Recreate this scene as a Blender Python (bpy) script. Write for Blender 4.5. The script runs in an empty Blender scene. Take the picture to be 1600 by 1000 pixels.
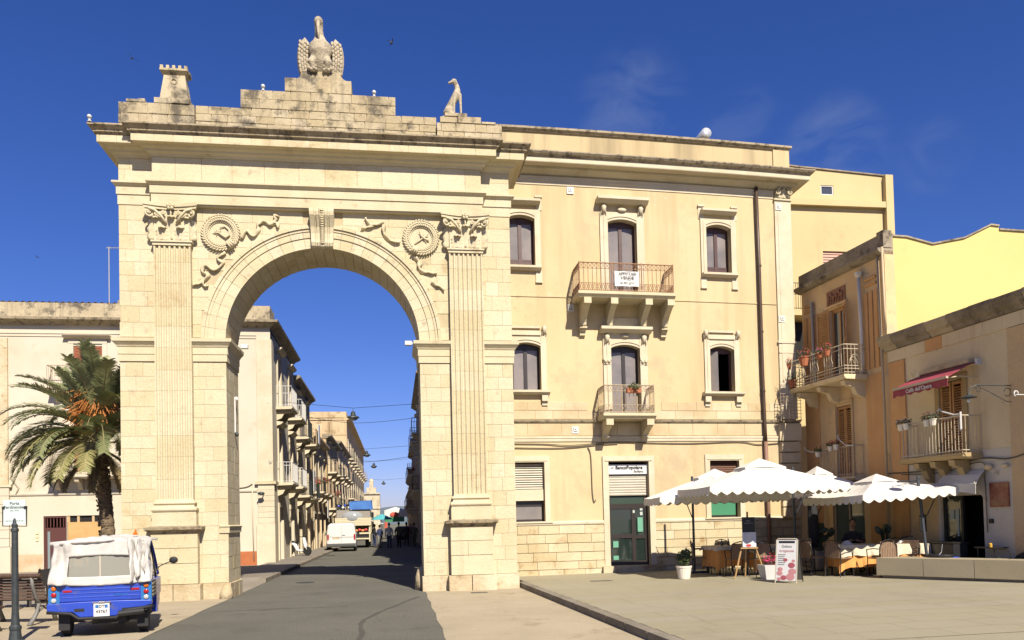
import bpy, math, random
from mathutils import Vector, Matrix, Euler
random.seed(11)
rnd = random.Random(5)
PI = math.pi
SC = bpy.context.scene
COL = SC.collection
# ---------------------------------------------------------------- camera
cam = bpy.data.cameras.new('camera')
camo = bpy.data.objects.new('camera', cam)
COL.objects.link(camo)
YAW, PITCH, ROLL = 0.14592, 0.027874, -0.023027
_f = Vector((math.sin(YAW)*math.cos(PITCH), math.cos(YAW)*math.cos(PITCH), math.sin(PITCH)))
_r = Vector((math.cos(YAW), -math.sin(YAW), 0)); _u = _r.cross(_f)
_r2 = _r*math.cos(ROLL)+_u*math.sin(ROLL); _u2 = -_r*math.sin(ROLL)+_u*math.cos(ROLL)
M = Matrix.Identity(4)
for i in range(3):
    M[i][0] = _r2[i]; M[i][1] = _u2[i]; M[i][2] = -_f[i]; M[i][3] = (0, 0, 1.7)[i]
camo.matrix_world = M
cam.sensor_width = 36; cam.sensor_fit = 'HORIZONTAL'
cam.lens = 1244/1600*36
cam.shift_y = (779.2-500)/1600
cam.clip_start = 0.1; cam.clip_end = 9000
SC.camera = camo
# ---------------------------------------------------------------- light
SUN_AZ, SUN_EL = math.radians(14), math.radians(43.5)
w = bpy.data.worlds.new('World'); SC.world = w; w.use_nodes = True
nt = w.node_tree; nt.nodes.clear()
sky = nt.nodes.new('ShaderNodeTexSky'); sky.sky_type = 'NISHITA'; sky.sun_disc = False
sky.sun_elevation = SUN_EL; sky.sun_rotation = PI-SUN_AZ
sky.altitude = 150; sky.air_density = 1.0; sky.dust_density = 0.25; sky.ozone_density = 3.0
hs = nt.nodes.new('ShaderNodeHueSaturation'); hs.inputs['Saturation'].default_value = 1.22; hs.inputs['Value'].default_value = 0.92
tc = nt.nodes.new('ShaderNodeTexCoord')
mp = nt.nodes.new('ShaderNodeMapping'); mp.inputs['Scale'].default_value = (2.5, 2.5, 5.5)
nz = nt.nodes.new('ShaderNodeTexNoise'); nz.inputs['Scale'].default_value = 4.5; nz.inputs['Detail'].default_value = 8; nz.inputs['Distortion'].default_value = .7
nz2 = nt.nodes.new('ShaderNodeTexNoise'); nz2.inputs['Scale'].default_value = 1.7; nz2.inputs['Detail'].default_value = 2
rp = nt.nodes.new('ShaderNodeValToRGB'); rp.color_ramp.elements[0].position = .40; rp.color_ramp.elements[1].position = .75
rp2 = nt.nodes.new('ShaderNodeValToRGB'); rp2.color_ramp.elements[0].position = .5; rp2.color_ramp.elements[1].position = .68
mu = nt.nodes.new('ShaderNodeMath'); mu.operation = 'MULTIPLY'
mu2 = nt.nodes.new('ShaderNodeMath'); mu2.operation = 'MULTIPLY'; mu2.inputs[1].default_value = .16
mxs = nt.nodes.new('ShaderNodeMix'); mxs.data_type = 'RGBA'; mxs.inputs[7].default_value = (4.6, 5.2, 6.0, 1)
tn = nt.nodes.new('ShaderNodeMix'); tn.data_type = 'RGBA'; tn.blend_type = 'MULTIPLY'; tn.inputs[0].default_value = 1; tn.inputs[7].default_value = (.70, .69, 1.14, 1)
bg = nt.nodes.new('ShaderNodeBackground'); bg.inputs[1].default_value = 0.059
ow = nt.nodes.new('ShaderNodeOutputWorld')
L = nt.links.new
L(sky.outputs[0], hs.inputs['Color']); L(tc.outputs['Generated'], mp.inputs[0]); L(mp.outputs[0], nz.inputs['Vector']); L(tc.outputs['Generated'], nz2.inputs['Vector'])
L(nz.outputs[0], rp.inputs[0]); L(nz2.outputs[0], rp2.inputs[0]); L(rp.outputs[0], mu.inputs[0]); L(mu.outputs[0], mu2.inputs[0])
# thin cloud veils: the noise above shows only near these directions
acc = None
for (dx, dy, dz, c0, st) in ((.2682, .8463, .4603, .9972, .9), (.3864, .8186, .4249, .9985, .8), (.4744, .7898, .3889, .9975, 1.25), (.5577, .744, .368, .9988, .6), (-.45, -.75, .48, .98, 1.), (.8, -.4, .42, .98, 1.), (-.82, .35, .45, .985, 1.)):
    nr = nt.nodes.new('ShaderNodeVectorMath'); nr.operation = 'NORMALIZE'; L(tc.outputs['Generated'], nr.inputs[0])
    dt = nt.nodes.new('ShaderNodeVectorMath'); dt.operation = 'DOT_PRODUCT'; dt.inputs[1].default_value = Vector((dx, dy, dz)).normalized(); L(nr.outputs[0], dt.inputs[0])
    mr = nt.nodes.new('ShaderNodeMapRange'); mr.interpolation_type = 'SMOOTHERSTEP'; mr.inputs[1].default_value = c0; mr.inputs[2].default_value = 1.0; mr.inputs[4].default_value = st; L(dt.outputs['Value'], mr.inputs[0])
    if acc is None: acc = mr.outputs[0]
    else:
        ad = nt.nodes.new('ShaderNodeMath'); ad.operation = 'ADD'; L(acc, ad.inputs[0]); L(mr.outputs[0], ad.inputs[1]); acc = ad.outputs[0]
L(acc, mu.inputs[1]); mu2.inputs[1].default_value = .17
L(mu2.outputs[0], mxs.inputs[0]); L(hs.outputs[0], tn.inputs[6]); L(tn.outputs[2], mxs.inputs[6]); L(mxs.outputs[2], bg.inputs[0]); L(bg.outputs[0], ow.inputs[0])
sd = bpy.data.lights.new('sun', 'SUN'); sd.energy = 5.0; sd.angle = math.radians(.5); sd.color = (1.0, .915, .78)
so = bpy.data.objects.new('sun', sd); COL.objects.link(so)
sdir = Vector((math.sin(SUN_AZ)*math.cos(SUN_EL), -math.cos(SUN_AZ)*math.cos(SUN_EL), math.sin(SUN_EL)))
so.rotation_euler = sdir.to_track_quat('Z', 'Y').to_euler()
so.location = (10, -30, 40)
SC.view_settings.view_transform = 'Standard'; SC.view_settings.look = 'None'
SC.view_settings.gamma = 1; SC.view_settings.exposure = 0.90; SC.view_settings.use_curve_mapping = False
SC.render.engine = 'CYCLES'
SC.cycles.max_bounces = 6; SC.cycles.diffuse_bounces = 3; SC.cycles.transparent_max_bounces = 8

# ---------------------------------------------------------------- materials
_mats = {}
ALB = .66   # real world albedo of the colours below
def pm(name, c, c2=None, scale=2.0, rough=.85, bump=.0, bscale=30, rndv=0.0, attr=False, grime=None, metal=0.0, spec=.5, streak=None, detail=5, fine=0.0, emit=None, trans=0.0, alpha=1.0, coat=0.0, hue=None, aniso=None, crack=None, grime2=None):
    """c, c2: the two linear colours a noise mixes; rndv: piece to piece tint; grime=(colour, scale, threshold[, zmin])"""
    if name in _mats: return _mats[name]
    k_ = ALB; c = tuple(x*k_ for x in c); c2 = tuple(x*k_ for x in c2) if c2 else None
    if grime: grime = (tuple(x*k_ for x in grime[0]),)+tuple(grime[1:])
    if streak: streak = (tuple(x*k_ for x in streak[0]),)+tuple(streak[1:])
    m = bpy.data.materials.new(name); m.use_nodes = True; t = m.node_tree; N = t.nodes; K = t.links.new
    b = N['Principled BSDF']
    b.inputs['Roughness'].default_value = rough; b.inputs['Metallic'].default_value = metal
    b.inputs['Specular IOR Level'].default_value = spec
    if coat: b.inputs['Coat Weight'].default_value = coat; b.inputs['Coat Roughness'].default_value = .08
    if trans: b.inputs['Transmission Weight'].default_value = trans
    if alpha < 1: b.inputs['Alpha'].default_value = alpha
    b.inputs['Base Color'].default_value = (*c, 1)
    geo = N.new('ShaderNodeNewGeometry')
    cur = None
    def noise(sc, det=detail, vec=None, rough_=.6):
        n = N.new('ShaderNodeTexNoise'); n.inputs['Scale'].default_value = sc; n.inputs['Detail'].default_value = det
        n.inputs['Roughness'].default_value = rough_
        K(vec or geo.outputs['Position'], n.inputs['Vector']); return n
    def ramp(src, a, z):
        r = N.new('ShaderNodeMapRange'); r.inputs[1].default_value = a; r.inputs[2].default_value = z; K(src, r.inputs[0]); return r.outputs[0]
    def mix(fac, a, bcol):
        x = N.new('ShaderNodeMix'); x.data_type = 'RGBA'
        if isinstance(fac, float): x.inputs[0].default_value = fac
        else: K(fac, x.inputs[0])
        if isinstance(a, tuple): x.inputs[6].default_value = (*a, 1)
        else: K(a, x.inputs[6])
        if isinstance(bcol, tuple): x.inputs[7].default_value = (*bcol, 1)
        else: K(bcol, x.inputs[7])
        return x.outputs[2]
    if c2 is not None:
        cur = mix(ramp(noise(scale).outputs[0], .36, .64), c, c2)
    if fine:
        n = noise(bscale*1.7, 3); v = N.new('ShaderNodeHueSaturation'); K(ramp(n.outputs[0], .3, .7), v.inputs['Value'])
        mr = N.new('ShaderNodeMapRange'); mr.inputs[1].default_value = .3; mr.inputs[2].default_value = .7; mr.inputs[3].default_value = 1-fine; mr.inputs[4].default_value = 1+fine
        K(n.outputs[0], mr.inputs[0]); K(mr.outputs[0], v.inputs['Value'])
        if cur is None: v.inputs['Color'].default_value = (*c, 1)
        else: K(cur, v.inputs['Color'])
        cur = v.outputs[0]
    if streak:
        mpn = N.new('ShaderNodeMapping'); mpn.inputs['Scale'].default_value = (streak[1], streak[1], streak[1]*.07); K(geo.outputs['Position'], mpn.inputs[0])
        cur = mix(ramp(noise(1.0, 4, mpn.outputs[0]).outputs[0], streak[2], streak[2]+.2), cur if cur is not None else c, streak[0])
    if grime:
        g = ramp(noise(grime[1], 6, None, .7).outputs[0], grime[2], grime[2]+.12)
        if len(grime) > 3:
            sx = N.new('ShaderNodeSeparateXYZ'); K(geo.outputs['Position'], sx.inputs[0])
            h = ramp(sx.outputs[2], grime[3], grime[4]); mm = N.new('ShaderNodeMath'); mm.operation = 'MULTIPLY'; K(g, mm.inputs[0]); K(h, mm.inputs[1]); g = mm.outputs[0]
        cur = mix(g, cur if cur is not None else c, grime[0])
    if grime2:
        cur = mix(ramp(noise(grime2[1], 7, None, .72).outputs[0], grime2[2], grime2[2]+.10), cur if cur is not None else c, tuple(x*ALB for x in grime2[0]))
    if crack:
        nd = noise(crack[0]*2.2, 4); va = N.new('ShaderNodeVectorMath'); va.operation = 'MULTIPLY_ADD'; va.inputs[1].default_value = (.9/crack[0],)*3
        K(nd.outputs['Color'], va.inputs[0]); K(geo.outputs['Position'], va.inputs[2])
        vo = N.new('ShaderNodeTexVoronoi'); vo.feature = 'DISTANCE_TO_EDGE'; vo.inputs['Scale'].default_value = crack[0]; K(va.outputs[0], vo.inputs['Vector'])
        inv = N.new('ShaderNodeMapRange'); inv.inputs[1].default_value = 0; inv.inputs[2].default_value = crack[1]; inv.inputs[3].default_value = 1; inv.inputs[4].default_value = 0; K(vo.outputs['Distance'], inv.inputs[0])
        msk = N.new('ShaderNodeMath'); msk.operation = 'MULTIPLY'; K(inv.outputs[0], msk.inputs[0]); K(ramp(noise(crack[0]*.8, 2).outputs[0], .5, .6), msk.inputs[1])
        cur = mix(msk.outputs[0], cur if cur is not None else c, tuple(x*ALB for x in crack[2]))
    if rndv:
        v = N.new('ShaderNodeHueSaturation')
        if attr:
            at = N.new('ShaderNodeAttribute'); at.attribute_name = 'tint'; rs = at.outputs['Fac']
        else:
            oi = N.new('ShaderNodeObjectInfo'); rs = oi.outputs['Random']
        mr = N.new('ShaderNodeMapRange'); mr.inputs[3].default_value = 1-rndv; mr.inputs[4].default_value = 1+rndv; K(rs, mr.inputs[0]); K(mr.outputs[0], v.inputs['Value'])
        ms = N.new('ShaderNodeMath'); ms.operation = 'MULTIPLY_ADD'; ms.inputs[1].default_value = -.18; ms.inputs[2].default_value = 1.09; K(rs, ms.inputs[0]); K(ms.outputs[0], v.inputs['Saturation'])
        if cur is None: v.inputs['Color'].default_value = (*c, 1)
        else: K(cur, v.inputs['Color'])
        cur = v.outputs[0]
    if cur is not None: K(cur, b.inputs['Base Color'])
    if bump:
        bn = N.new('ShaderNodeBump'); bn.inputs['Strength'].default_value = bump; bn.inputs['Distance'].default_value = .03
        n = noise(bscale, 6, None, .65); K(n.outputs[0], bn.inputs['Height']); K(bn.outputs[0], b.inputs['Normal'])
    if emit: b.inputs['Emission Color'].default_value = (*emit[0], 1); b.inputs['Emission Strength'].default_value = emit[1]
    _mats[name] = m
    return m

# ---------------------------------------------------------------- mesh builder
W = {}      # world offset of every un-rotated object
class MB:
    def __init__(s): s.v = []; s.f = []
    def add(s, v, f):
        o = len(s.v); s.v += [tuple(p) for p in v]; s.f += [tuple(i+o for i in q) for q in f]; return s
    def box(s, x0, x1, y0, y1, z0, z1, seg=1, M=None):
        v = []; f = []
        for i in range(seg+1):
            x = x0+(x1-x0)*i/seg
            v += [(x, y0, z0), (x, y1, z0), (x, y1, z1), (x, y0, z1)]
        for i in range(seg):
            a = i*4; b = a+4
            for k in range(4): f.append((a+k, a+(k+1) % 4, b+(k+1) % 4, b+k))
        f.append((3, 2, 1, 0)); e = seg*4; f.append((e, e+1, e+2, e+3))
        f = [q[::-1] for q in f]
        if M is not None: v = [tuple(M @ Vector(p)) for p in v]
        return s.add(v, f)
    def prism(s, poly, axis, a, b, seg=1, M=None):
        """closed 2D outline swept along an axis: 'x' takes (y,z), 'y' takes (x,z), 'z' takes (x,y)"""
        n = len(poly); v = []; f = []
        def pt(p, t):
            return (t, p[0], p[1]) if axis == 'x' else (p[0], t, p[1]) if axis == 'y' else (p[0], p[1], t)
        ar = sum(poly[i][0]*poly[(i+1) % n][1]-poly[(i+1) % n][0]*poly[i][1] for i in range(n))
        if ar < 0: poly = poly[::-1]
        if axis == 'y': a, b = b, a
        for i in range(seg+1):
            t = a+(b-a)*i/seg; v += [pt(p, t) for p in poly]
        for i in range(seg):
            o = i*n
            for k in range(n): f.append((o+k, o+(k+1) % n, o+n+(k+1) % n, o+n+k))
        f.append(tuple(range(n))[::-1]); f.append(tuple(seg*n+k for k in range(n)))
        if (b < a) != (axis == 'y'): f = [q[::-1] for q in f]
        if M is not None: v = [tuple(M @ Vector(p)) for p in v]
        return s.add(v, f)
    def tube(s, pts, r, n=6, caps=True, flat=None):
        """tube through points; r a number or a list; flat=(ratio) squashes it sideways"""
        P = [Vector(p) for p in pts]; m = len(P)
        if not isinstance(r, (list, tuple)): r = [r]*m
        v = []; f = []; up = None
        for i, p in enumerate(P):
            d = (P[min(i+1, m-1)]-P[max(i-1, 0)])
            if d.length < 1e-9: d = Vector((0, 0, 1))
            d.normalize()
            if up is None:
                up = Vector((0, 0, 1)) if abs(d.z) < .9 else Vector((0, 1, 0))
            a = d.cross(up)
            if a.length < 1e-4: a = d.cross(Vector((1, 0, 0)))
            a.normalize(); b = a.cross(d); up = b
            for k in range(n):
                t = 2*PI*k/n
                rr = r[i]; ra, rb = (rr if isinstance(rr, (tuple, list)) else (rr, rr*(flat or 1)))
                v.append(tuple(p+a*(math.cos(t)*ra)+b*(math.sin(t)*rb)))
        for i in range(m-1):
            for k in range(n):
                f.append((i*n+k, i*n+(k+1) % n, (i+1)*n+(k+1) % n, (i+1)*n+k))
        if caps: f.append(tuple(range(n))[::-1]); f.append(tuple((m-1)*n+k for k in range(n)))
        return s.add(v, f)
    def lathe(s, prof, cx=0, cy=0, n=12, z0=0):
        v = []; f = []; m = len(prof)
        for r, z in prof:
            for k in range(n):
                t = 2*PI*k/n; v.append((cx+math.cos(t)*r, cy+math.sin(t)*r, z0+z))
        for i in range(m-1):
            for k in range(n): f.append((i*n+k, i*n+(k+1) % n, (i+1)*n+(k+1) % n, (i+1)*n+k))
        f.append(tuple(range(n))[::-1]); f.append(tuple((m-1)*n+k for k in range(n)))
        return s.add(v, f)
    def ell(s, c, r, n=10, m=7, M=None):
        if not isinstance(r, (tuple, list)): r = (r, r, r)
        v = [(c[0], c[1], c[2]-r[2])]; f = []
        for i in range(1, m):
            a = -PI/2+PI*i/m
            for k in range(n):
                t = 2*PI*k/n; v.append((c[0]+r[0]*math.cos(a)*math.cos(t), c[1]+r[1]*math.cos(a)*math.sin(t), c[2]+r[2]*math.sin(a)))
        v.append((c[0], c[1], c[2]+r[2])); e = len(v)-1
        for k in range(n): f.append((0, 1+(k+1) % n, 1+k))
        for i in range(m-2):
            for k in range(n): f.append((1+i*n+k, 1+i*n+(k+1) % n, 1+(i+1)*n+(k+1) % n, 1+(i+1)*n+k))
        for k in range(n): f.append((e, 1+(m-2)*n+k, 1+(m-2)*n+(k+1) % n))
        if M is not None: v = [tuple(M @ Vector(p)) for p in v]
        return s.add(v, f)
    def grid(s, P, closed=False):
        """surface through rows of points"""
        r = len(P); c = len(P[0]); v = [p for row in P for p in row]; f = []
        for i in range(r-1):
            for k in range(c-(0 if closed else 1)): f.append((i*c+k, i*c+(k+1) % c, (i+1)*c+(k+1) % c, (i+1)*c+k))
        return s.add(v, f)
    def loft(s, rings):
        n = len(rings[0]); s.grid(rings, closed=True); o = len(s.v)-n*len(rings)
        s.f.append(tuple(o+k for k in range(n))[::-1]); s.f.append(tuple(o+(len(rings)-1)*n+k for k in range(n))); return s
    def xf(s, M):
        s.v = [tuple(M @ Vector(p)) for p in s.v]; return s
    def build(s, name, mat, parent=None, smooth=False, warp=None, kind=None, label=None, tint=False, local=False, thick=0, bevel=0, remesh=0, solid=None):
        v = s.v
        if warp: v = [warp(p) for p in v]
        off = Vector((0, 0, 0)) if (parent is None or local) else W.get(parent.name, Vector((0, 0, 0)))
        me = bpy.data.meshes.new(name)
        me.from_pydata([(p[0]-off[0], p[1]-off[1], p[2]-off[2]) for p in v], [], s.f)
        me.update()
        if mat: me.materials.append(mat)
        if smooth:
            for p in me.polygons: p.use_smooth = True
        if tint:
            at = me.attributes.new('tint', 'FLOAT', 'FACE'); isl = tint if isinstance(tint, int) and tint > 1 else 10
            vals = []; cur = .5
            for i in range(len(me.polygons)):
                if i % isl == 0: cur = rnd.random()
                vals.append(cur)
            at.data.foreach_set('value', vals)
        o = bpy.data.objects.new(name, me); COL.objects.link(o)
        if parent is not None: o.parent = parent
        W[o.name] = Vector(off)
        if kind: o['kind'] = kind
        if label: o['label'] = label
        if thick:
            md = o.modifiers.new('thick', 'SOLIDIFY'); md.thickness = thick; md.offset = 0
        if bevel:
            md = o.modifiers.new('bevel', 'BEVEL'); md.width = bevel; md.segments = 2; md.limit_method = 'ANGLE'; md.angle_limit = math.radians(40)
        if remesh:
            md = o.modifiers.new('skin', 'REMESH'); md.mode = 'VOXEL'; md.voxel_size = remesh; md.use_smooth_shade = True
            md = o.modifiers.new('soft', 'SMOOTH'); md.iterations = 3; md.factor = .5
        return o

def thing(name, label, cat, loc=(0, 0, 0), rz=0, group=None):
    o = bpy.data.objects.new(name, None); COL.objects.link(o); o.empty_display_size = .2
    o.location = loc; o.rotation_euler = (0, 0, rz); o['label'] = label; o['category'] = cat
    if group: o['group'] = group
    W[o.name] = Vector(loc); return o
def tag(o, label, cat, group=None):
    o['label'] = label; o['category'] = cat
    if group: o['group'] = group
    return o
def mesh_inst(name, me, parent, loc, rot=(0, 0, 0), scale=(1, 1, 1), mat=None):
    """one more object on shared mesh data; loc is a world place"""
    o = bpy.data.objects.new(name, me); COL.objects.link(o)
    off = W.get(parent.name, Vector((0, 0, 0))) if parent else Vector((0, 0, 0))
    o.location = Vector(loc)-off; o.rotation_euler = rot; o.scale = scale
    if parent: o.parent = parent
    W[o.name] = Vector(off); return o
def kids(o): return [c for c in bpy.data.objects if c.parent == o]
def copy_tree(root, loc, rz, label, scale=None):
    new = root.copy(); COL.objects.link(new); new.location = loc; new.rotation_euler = (0, 0, rz); new['label'] = label
    if scale: new.scale = scale
    for c in TREE(root):
        d = c.copy(); COL.objects.link(d); d.parent = new
        for g in TREE(c):
            e = g.copy(); COL.objects.link(e); e.parent = d
    return new
_tree = {}
def TREE(o):
    if o.name not in _tree: _tree[o.name] = kids(o)
    return _tree[o.name]
def move(o, loc, rz=0, scale=None):
    o.location = loc; o.rotation_euler = (0, 0, rz)
    if scale: o.scale = scale
    return o
def text(body, size, mat, parent, M, name='lettering', ext=.002, align='CENTER', bold=0, sx=1.0):
    cu = bpy.data.curves.new(name, 'FONT'); cu.body = body; cu.size = size; cu.align_x = align; cu.extrude = ext; cu.offset = bold*size
    cu.space_line = .95
    cu.materials.append(mat)
    tmp = bpy.data.objects.new('tmp', cu); COL.objects.link(tmp)
    me = bpy.data.meshes.new_from_object(tmp.evaluated_get(bpy.context.evaluated_depsgraph_get())); bpy.data.objects.remove(tmp)
    o = bpy.data.objects.new(name, me); COL.objects.link(o); off = Vector((0, 0, 0))
    if parent: o.parent = parent; off = W.get(parent.name, off)
    o.matrix_local = Matrix.Translation(-off) @ M @ Matrix.Diagonal((sx, 1, 1, 1))
    return o
def face_mat(loc, ang=0):
    """text frame on an upright face; ang=0 faces -Y, turned about z by ang"""
    return Matrix.Translation(loc) @ Matrix.Rotation(ang, 4, 'Z') @ Matrix.Rotation(PI/2, 4, 'X')

# unit block with chamfered front (front looks to -Y), used by every ashlar piece
def unit_block(name, cx=.03, cz=.05, mat=None):
    v = [(0, 1, 0), (1, 1, 0), (1, 1, 1), (0, 1, 1), (0, .35, 0), (1, .35, 0), (1, .35, 1), (0, .35, 1), (cx, 0, cz), (1-cx, 0, cz), (1-cx, 0, 1-cz), (cx, 0, 1-cz)]
    f = [(8, 9, 10, 11), (4, 5, 9, 8), (5, 6, 10, 9), (6, 7, 11, 10), (7, 4, 8, 11), (0, 1, 5, 4), (1, 2, 6, 5), (2, 3, 7, 6), (3, 0, 4, 7), (3, 2, 1, 0)]
    me = bpy.data.meshes.new(name); me.from_pydata(v, [], f); me.materials.append(mat); return me
def courses(x0, x1, z0, z1, h, l, jit=.25, keep=None):
    out = []; n = max(1, round((z1-z0)/h)); hs_ = [1+rnd.uniform(-.13, .13) for _ in range(n)]; k = (z1-z0)/sum(hs_); z = z0
    for i in range(n):
        hh = hs_[i]*k; x = x0-rnd.uniform(0, l*.9) if (x1-x0) > l*1.3 else x0
        while x < x1-1e-6:
            ll = l*(1+rnd.uniform(-jit, jit)); a = max(x, x0); b = min(x+ll, x1)
            if x1-b < l*.3: b = x1
            if b-a > .04 and (keep is None or keep(a, b, z, z+hh)): out.append((a, b, z, z+hh))
            x = b if b > x else x+ll
        z += hh
    return out
def lay(parent, rects, me, mat_attr, depth=.06, gap=.004, cap=300, name='stone_block', warp=None, uneven=.003):
    """rects: (a0,a1,z0,z1,frame) frame=(origin xyz of a=0,z=0, angle) ; the cap largest are objects, the rest one stuff part"""
    rects = sorted(rects, key=lambda r: -(r[1]-r[0])*(r[3]-r[2]))
    rest = MB()
    for i, (a0, a1, z0, z1, fr) in enumerate(rects):
        (ox, oy, oz), ang = fr; du = rnd.uniform(-uneven, uneven)
        ca, sa = math.cos(ang), math.sin(ang)
        a = a0+gap; px = ox+ca*a+sa*du; py = oy+sa*a-ca*du; sx = (a1-a0)-2*gap; sz = z1-z0-2*gap
        if warp:
            q = warp((px+ca*sx/2, py, z0)); py = q[1]
            e0 = warp((px, 0, 0))[1]; e1 = warp((px+sx, 0, 0))[1]; ang2 = math.atan2(e1-e0, sx); py = warp((px, oy, 0))[1]-du
        else: ang2 = ang
        if i < cap:
            mesh_inst(name, me, parent, (px, py, oz+z0+gap), (0, 0, ang2), (sx, depth, sz))
        else:
            Mx = Matrix.Translation((px, py, oz+z0+gap)) @ Matrix.Rotation(ang2, 4, 'Z') @ Matrix.Diagonal((sx, depth, sz, 1))
            rest.add([tuple(Mx @ v.co) for v in me.vertices], [tuple(p.vertices) for p in me.polygons])
    if rest.v: rest.build(name+'s_small', mat_attr, parent, kind='stuff', tint=10)
# ---------------------------------------------------------------- material set
GR = (.10, .085, .06)
S1, S2 = (.73, .635, .42), (.66, .56, .35)
m_stone = pm('cream_limestone', S1, S2, .9, .9, .4, 16, .045, grime=((.54, .41, .22), .8, .58), grime2=((.50, .42, .28), 3.2, .60), streak=((.56, .45, .27), 1.6, .60), fine=.07)
m_stone_a = pm('cream_limestone_small', S1, S2, .9, .9, .4, 16, .045, attr=True, grime=((.54, .41, .22), .8, .58), grime2=((.50, .42, .28), 3.2, .60), fine=.07)
m_core = pm('lime_mortar', (.62, .52, .33), (.54, .44, .26), 3, .95, .2, 40)
m_trim = pm('dressed_limestone', (.73, .64, .43), (.65, .555, .345), 1.3, .88, .35, 22, fine=.06, grime2=((.50, .40, .24), 2.6, .61), streak=((.54, .43, .26), 1.8, .60))
m_attic = pm('weathered_limestone', (.60, .50, .32), (.48, .39, .24), 1.2, .92, .4, 18, .07, grime=((.15, .125, .085), 1.9, .49, 10.2, 11.2), fine=.12, streak=((.24, .195, .13), 2.6, .55), grime2=((.34, .27, .17), 6, .57))
m_attic_a = pm('weathered_limestone_small', (.60, .50, .32), (.48, .39, .24), 1.2, .92, .4, 18, .07, attr=True, grime=((.15, .125, .085), 1.9, .49, 10.2, 11.2), fine=.12, grime2=((.34, .27, .17), 6, .57))
m_cyma = pm('blackened_limestone', (.46, .38, .25), (.36, .29, .18), 3, .93, .5, 20, .1, grime=((.15, .12, .08), 5.5, .50), fine=.12)
m_statue = pm('carved_limestone', (.62, .53, .38), (.50, .42, .29), 3.5, .9, 1.0, 26, fine=.16, grime=((.30, .24, .16), 3.5, .56), grime2=((.24, .19, .13), 14, .60))
m_lowstone = pm('worn_limestone', (.70, .60, .40), (.50, .37, .20), 1.1, .95, .7, 13, .12, grime=((.36, .25, .13), 2.2, .56), fine=.1)
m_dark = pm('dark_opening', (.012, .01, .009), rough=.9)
m_black = pm('black_metal', (.018, .018, .02), rough=.45)
m_iron = pm('grey_iron', (.045, .055, .058), (.07, .08, .08), 12, rough=.5, metal=.3)
m_white = pm('white_plastic', (.78, .77, .74), rough=.4)
m_glass = pm('window_glass', (.12, .13, .14), rough=.06, spec=1.0, metal=.35)
m_asph = pm('grey_asphalt', (.128, .123, .095), (.155, .148, .113), .5, .92, 1.0, 22, fine=.38, grime=((.108, .10, .078), .6, .55), grime2=((.19, .175, .135), 7.0, .60), crack=(.33, .008, (.07, .065, .05)))
m_pave = pm('pale_paving', (.50, .415, .28), (.43, .355, .235), .6, .9, .5, 30, fine=.14, grime=((.34, .27, .17), 1.1, .56), grime2=((.56, .49, .36), 2.8, .60), crack=(.5, .008, (.24, .19, .12)))
m_plaza = pm('beige_paving', (.37, .33, .222), (.34, .30, .198), .35, .85, .25, 40, fine=.06, grime=((.315, .275, .185), .35, .56), grime2=((.285, .245, .165), 1.8, .62))
m_plaza_a = pm('beige_paving_slabs', (.375, .335, .225), (.345, .305, .20), .35, .8, .2, 40, .02, attr=True, fine=.06, grime=((.315, .275, .185), .35, .56), grime2=((.285, .245, .165), 1.8, .62))
m_kerb = pm('kerb_stone', (.30, .255, .19), (.22, .185, .135), 1.2, .9, .4, 25, .12, fine=.1)

# ---------------------------------------------------------------- ground
PZ = lambda x: .13+max(0, x-3.1)*.0075
g = MB(); g.grid([[(x, y, -.03) for x in (-4000, -40, 40, 4000)] for y in (-300, -5, 300, 6000)][::1])
g.build('ground', pm('dry_earth', (.22, .19, .12), (.15, .15, .08), .02), kind='structure')
g = MB(); n = 40
g.grid([[(x, y, 0) for x in (-3.95, -2.2, -.6, .72)] for y in [-6+i*3.4 for i in range(8)]]); g.build('road', m_asph, kind='structure')
g = MB(); g.grid([[(x, y, 0.0) for x in (-3.95, -1.5, 2.4)] for y in [17.8+i*5 for i in range(44)]]); g.build('street', m_asph, kind='structure')
g = MB(); g.grid([[(x, y, .004) for x in (.70+.02*math.sin(y*3), 1.9, 3.5)] for y in [-6+i*1.05 for i in range(27)]]); g.build('paving_strip', m_pave, kind='structure')
g = MB(); g.grid([[(x, y, .004) for x in (-40, -14, -8, -3.95+.015*math.sin(y*4))] for y in [-6+i*1.05 for i in range(26)]]); g.build('pavement', m_pave, kind='structure')
g = MB(); g.grid([[(x, y, .002) for x in (-40, -14, -8, -3.95)] for y in (20.2, 26, 32, 37)]); sq = g.build('square', pm('worn_square_paving', (.36, .31, .24), (.29, .25, .19), .4, .9, .3, 40, fine=.1), kind='structure')
# raised pavement on the left of the street beyond the arch, with kerb stones
g = MB(); g.box(-7.5, -4.16, 28, 34, .0, .11); g.box(-5.6, -4.16, 34, 150, 0, .11)
g.build('side_pavement', pm('side_paving', (.27, .24, .19), (.22, .19, .15), .6, .9, .3, 30, fine=.08), kind='structure')
pv = bpy.data.objects['side_pavement']
mek = unit_block('kerb_piece', .01, .04, m_kerb)
for i in range(26):
    y = 25.2+i*1.0 if i < 20 else 25.2+i
    mesh_inst('kerb_stone', mek, pv, (-3.95, y, 0), (0, 0, PI/2), (.985, .2, .12))
g = MB(); g.box(-3.95-.2, -3.95, 51.3, 150, 0, .12); g.build('kerb_far', m_kerb, pv, kind='stuff')
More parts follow.
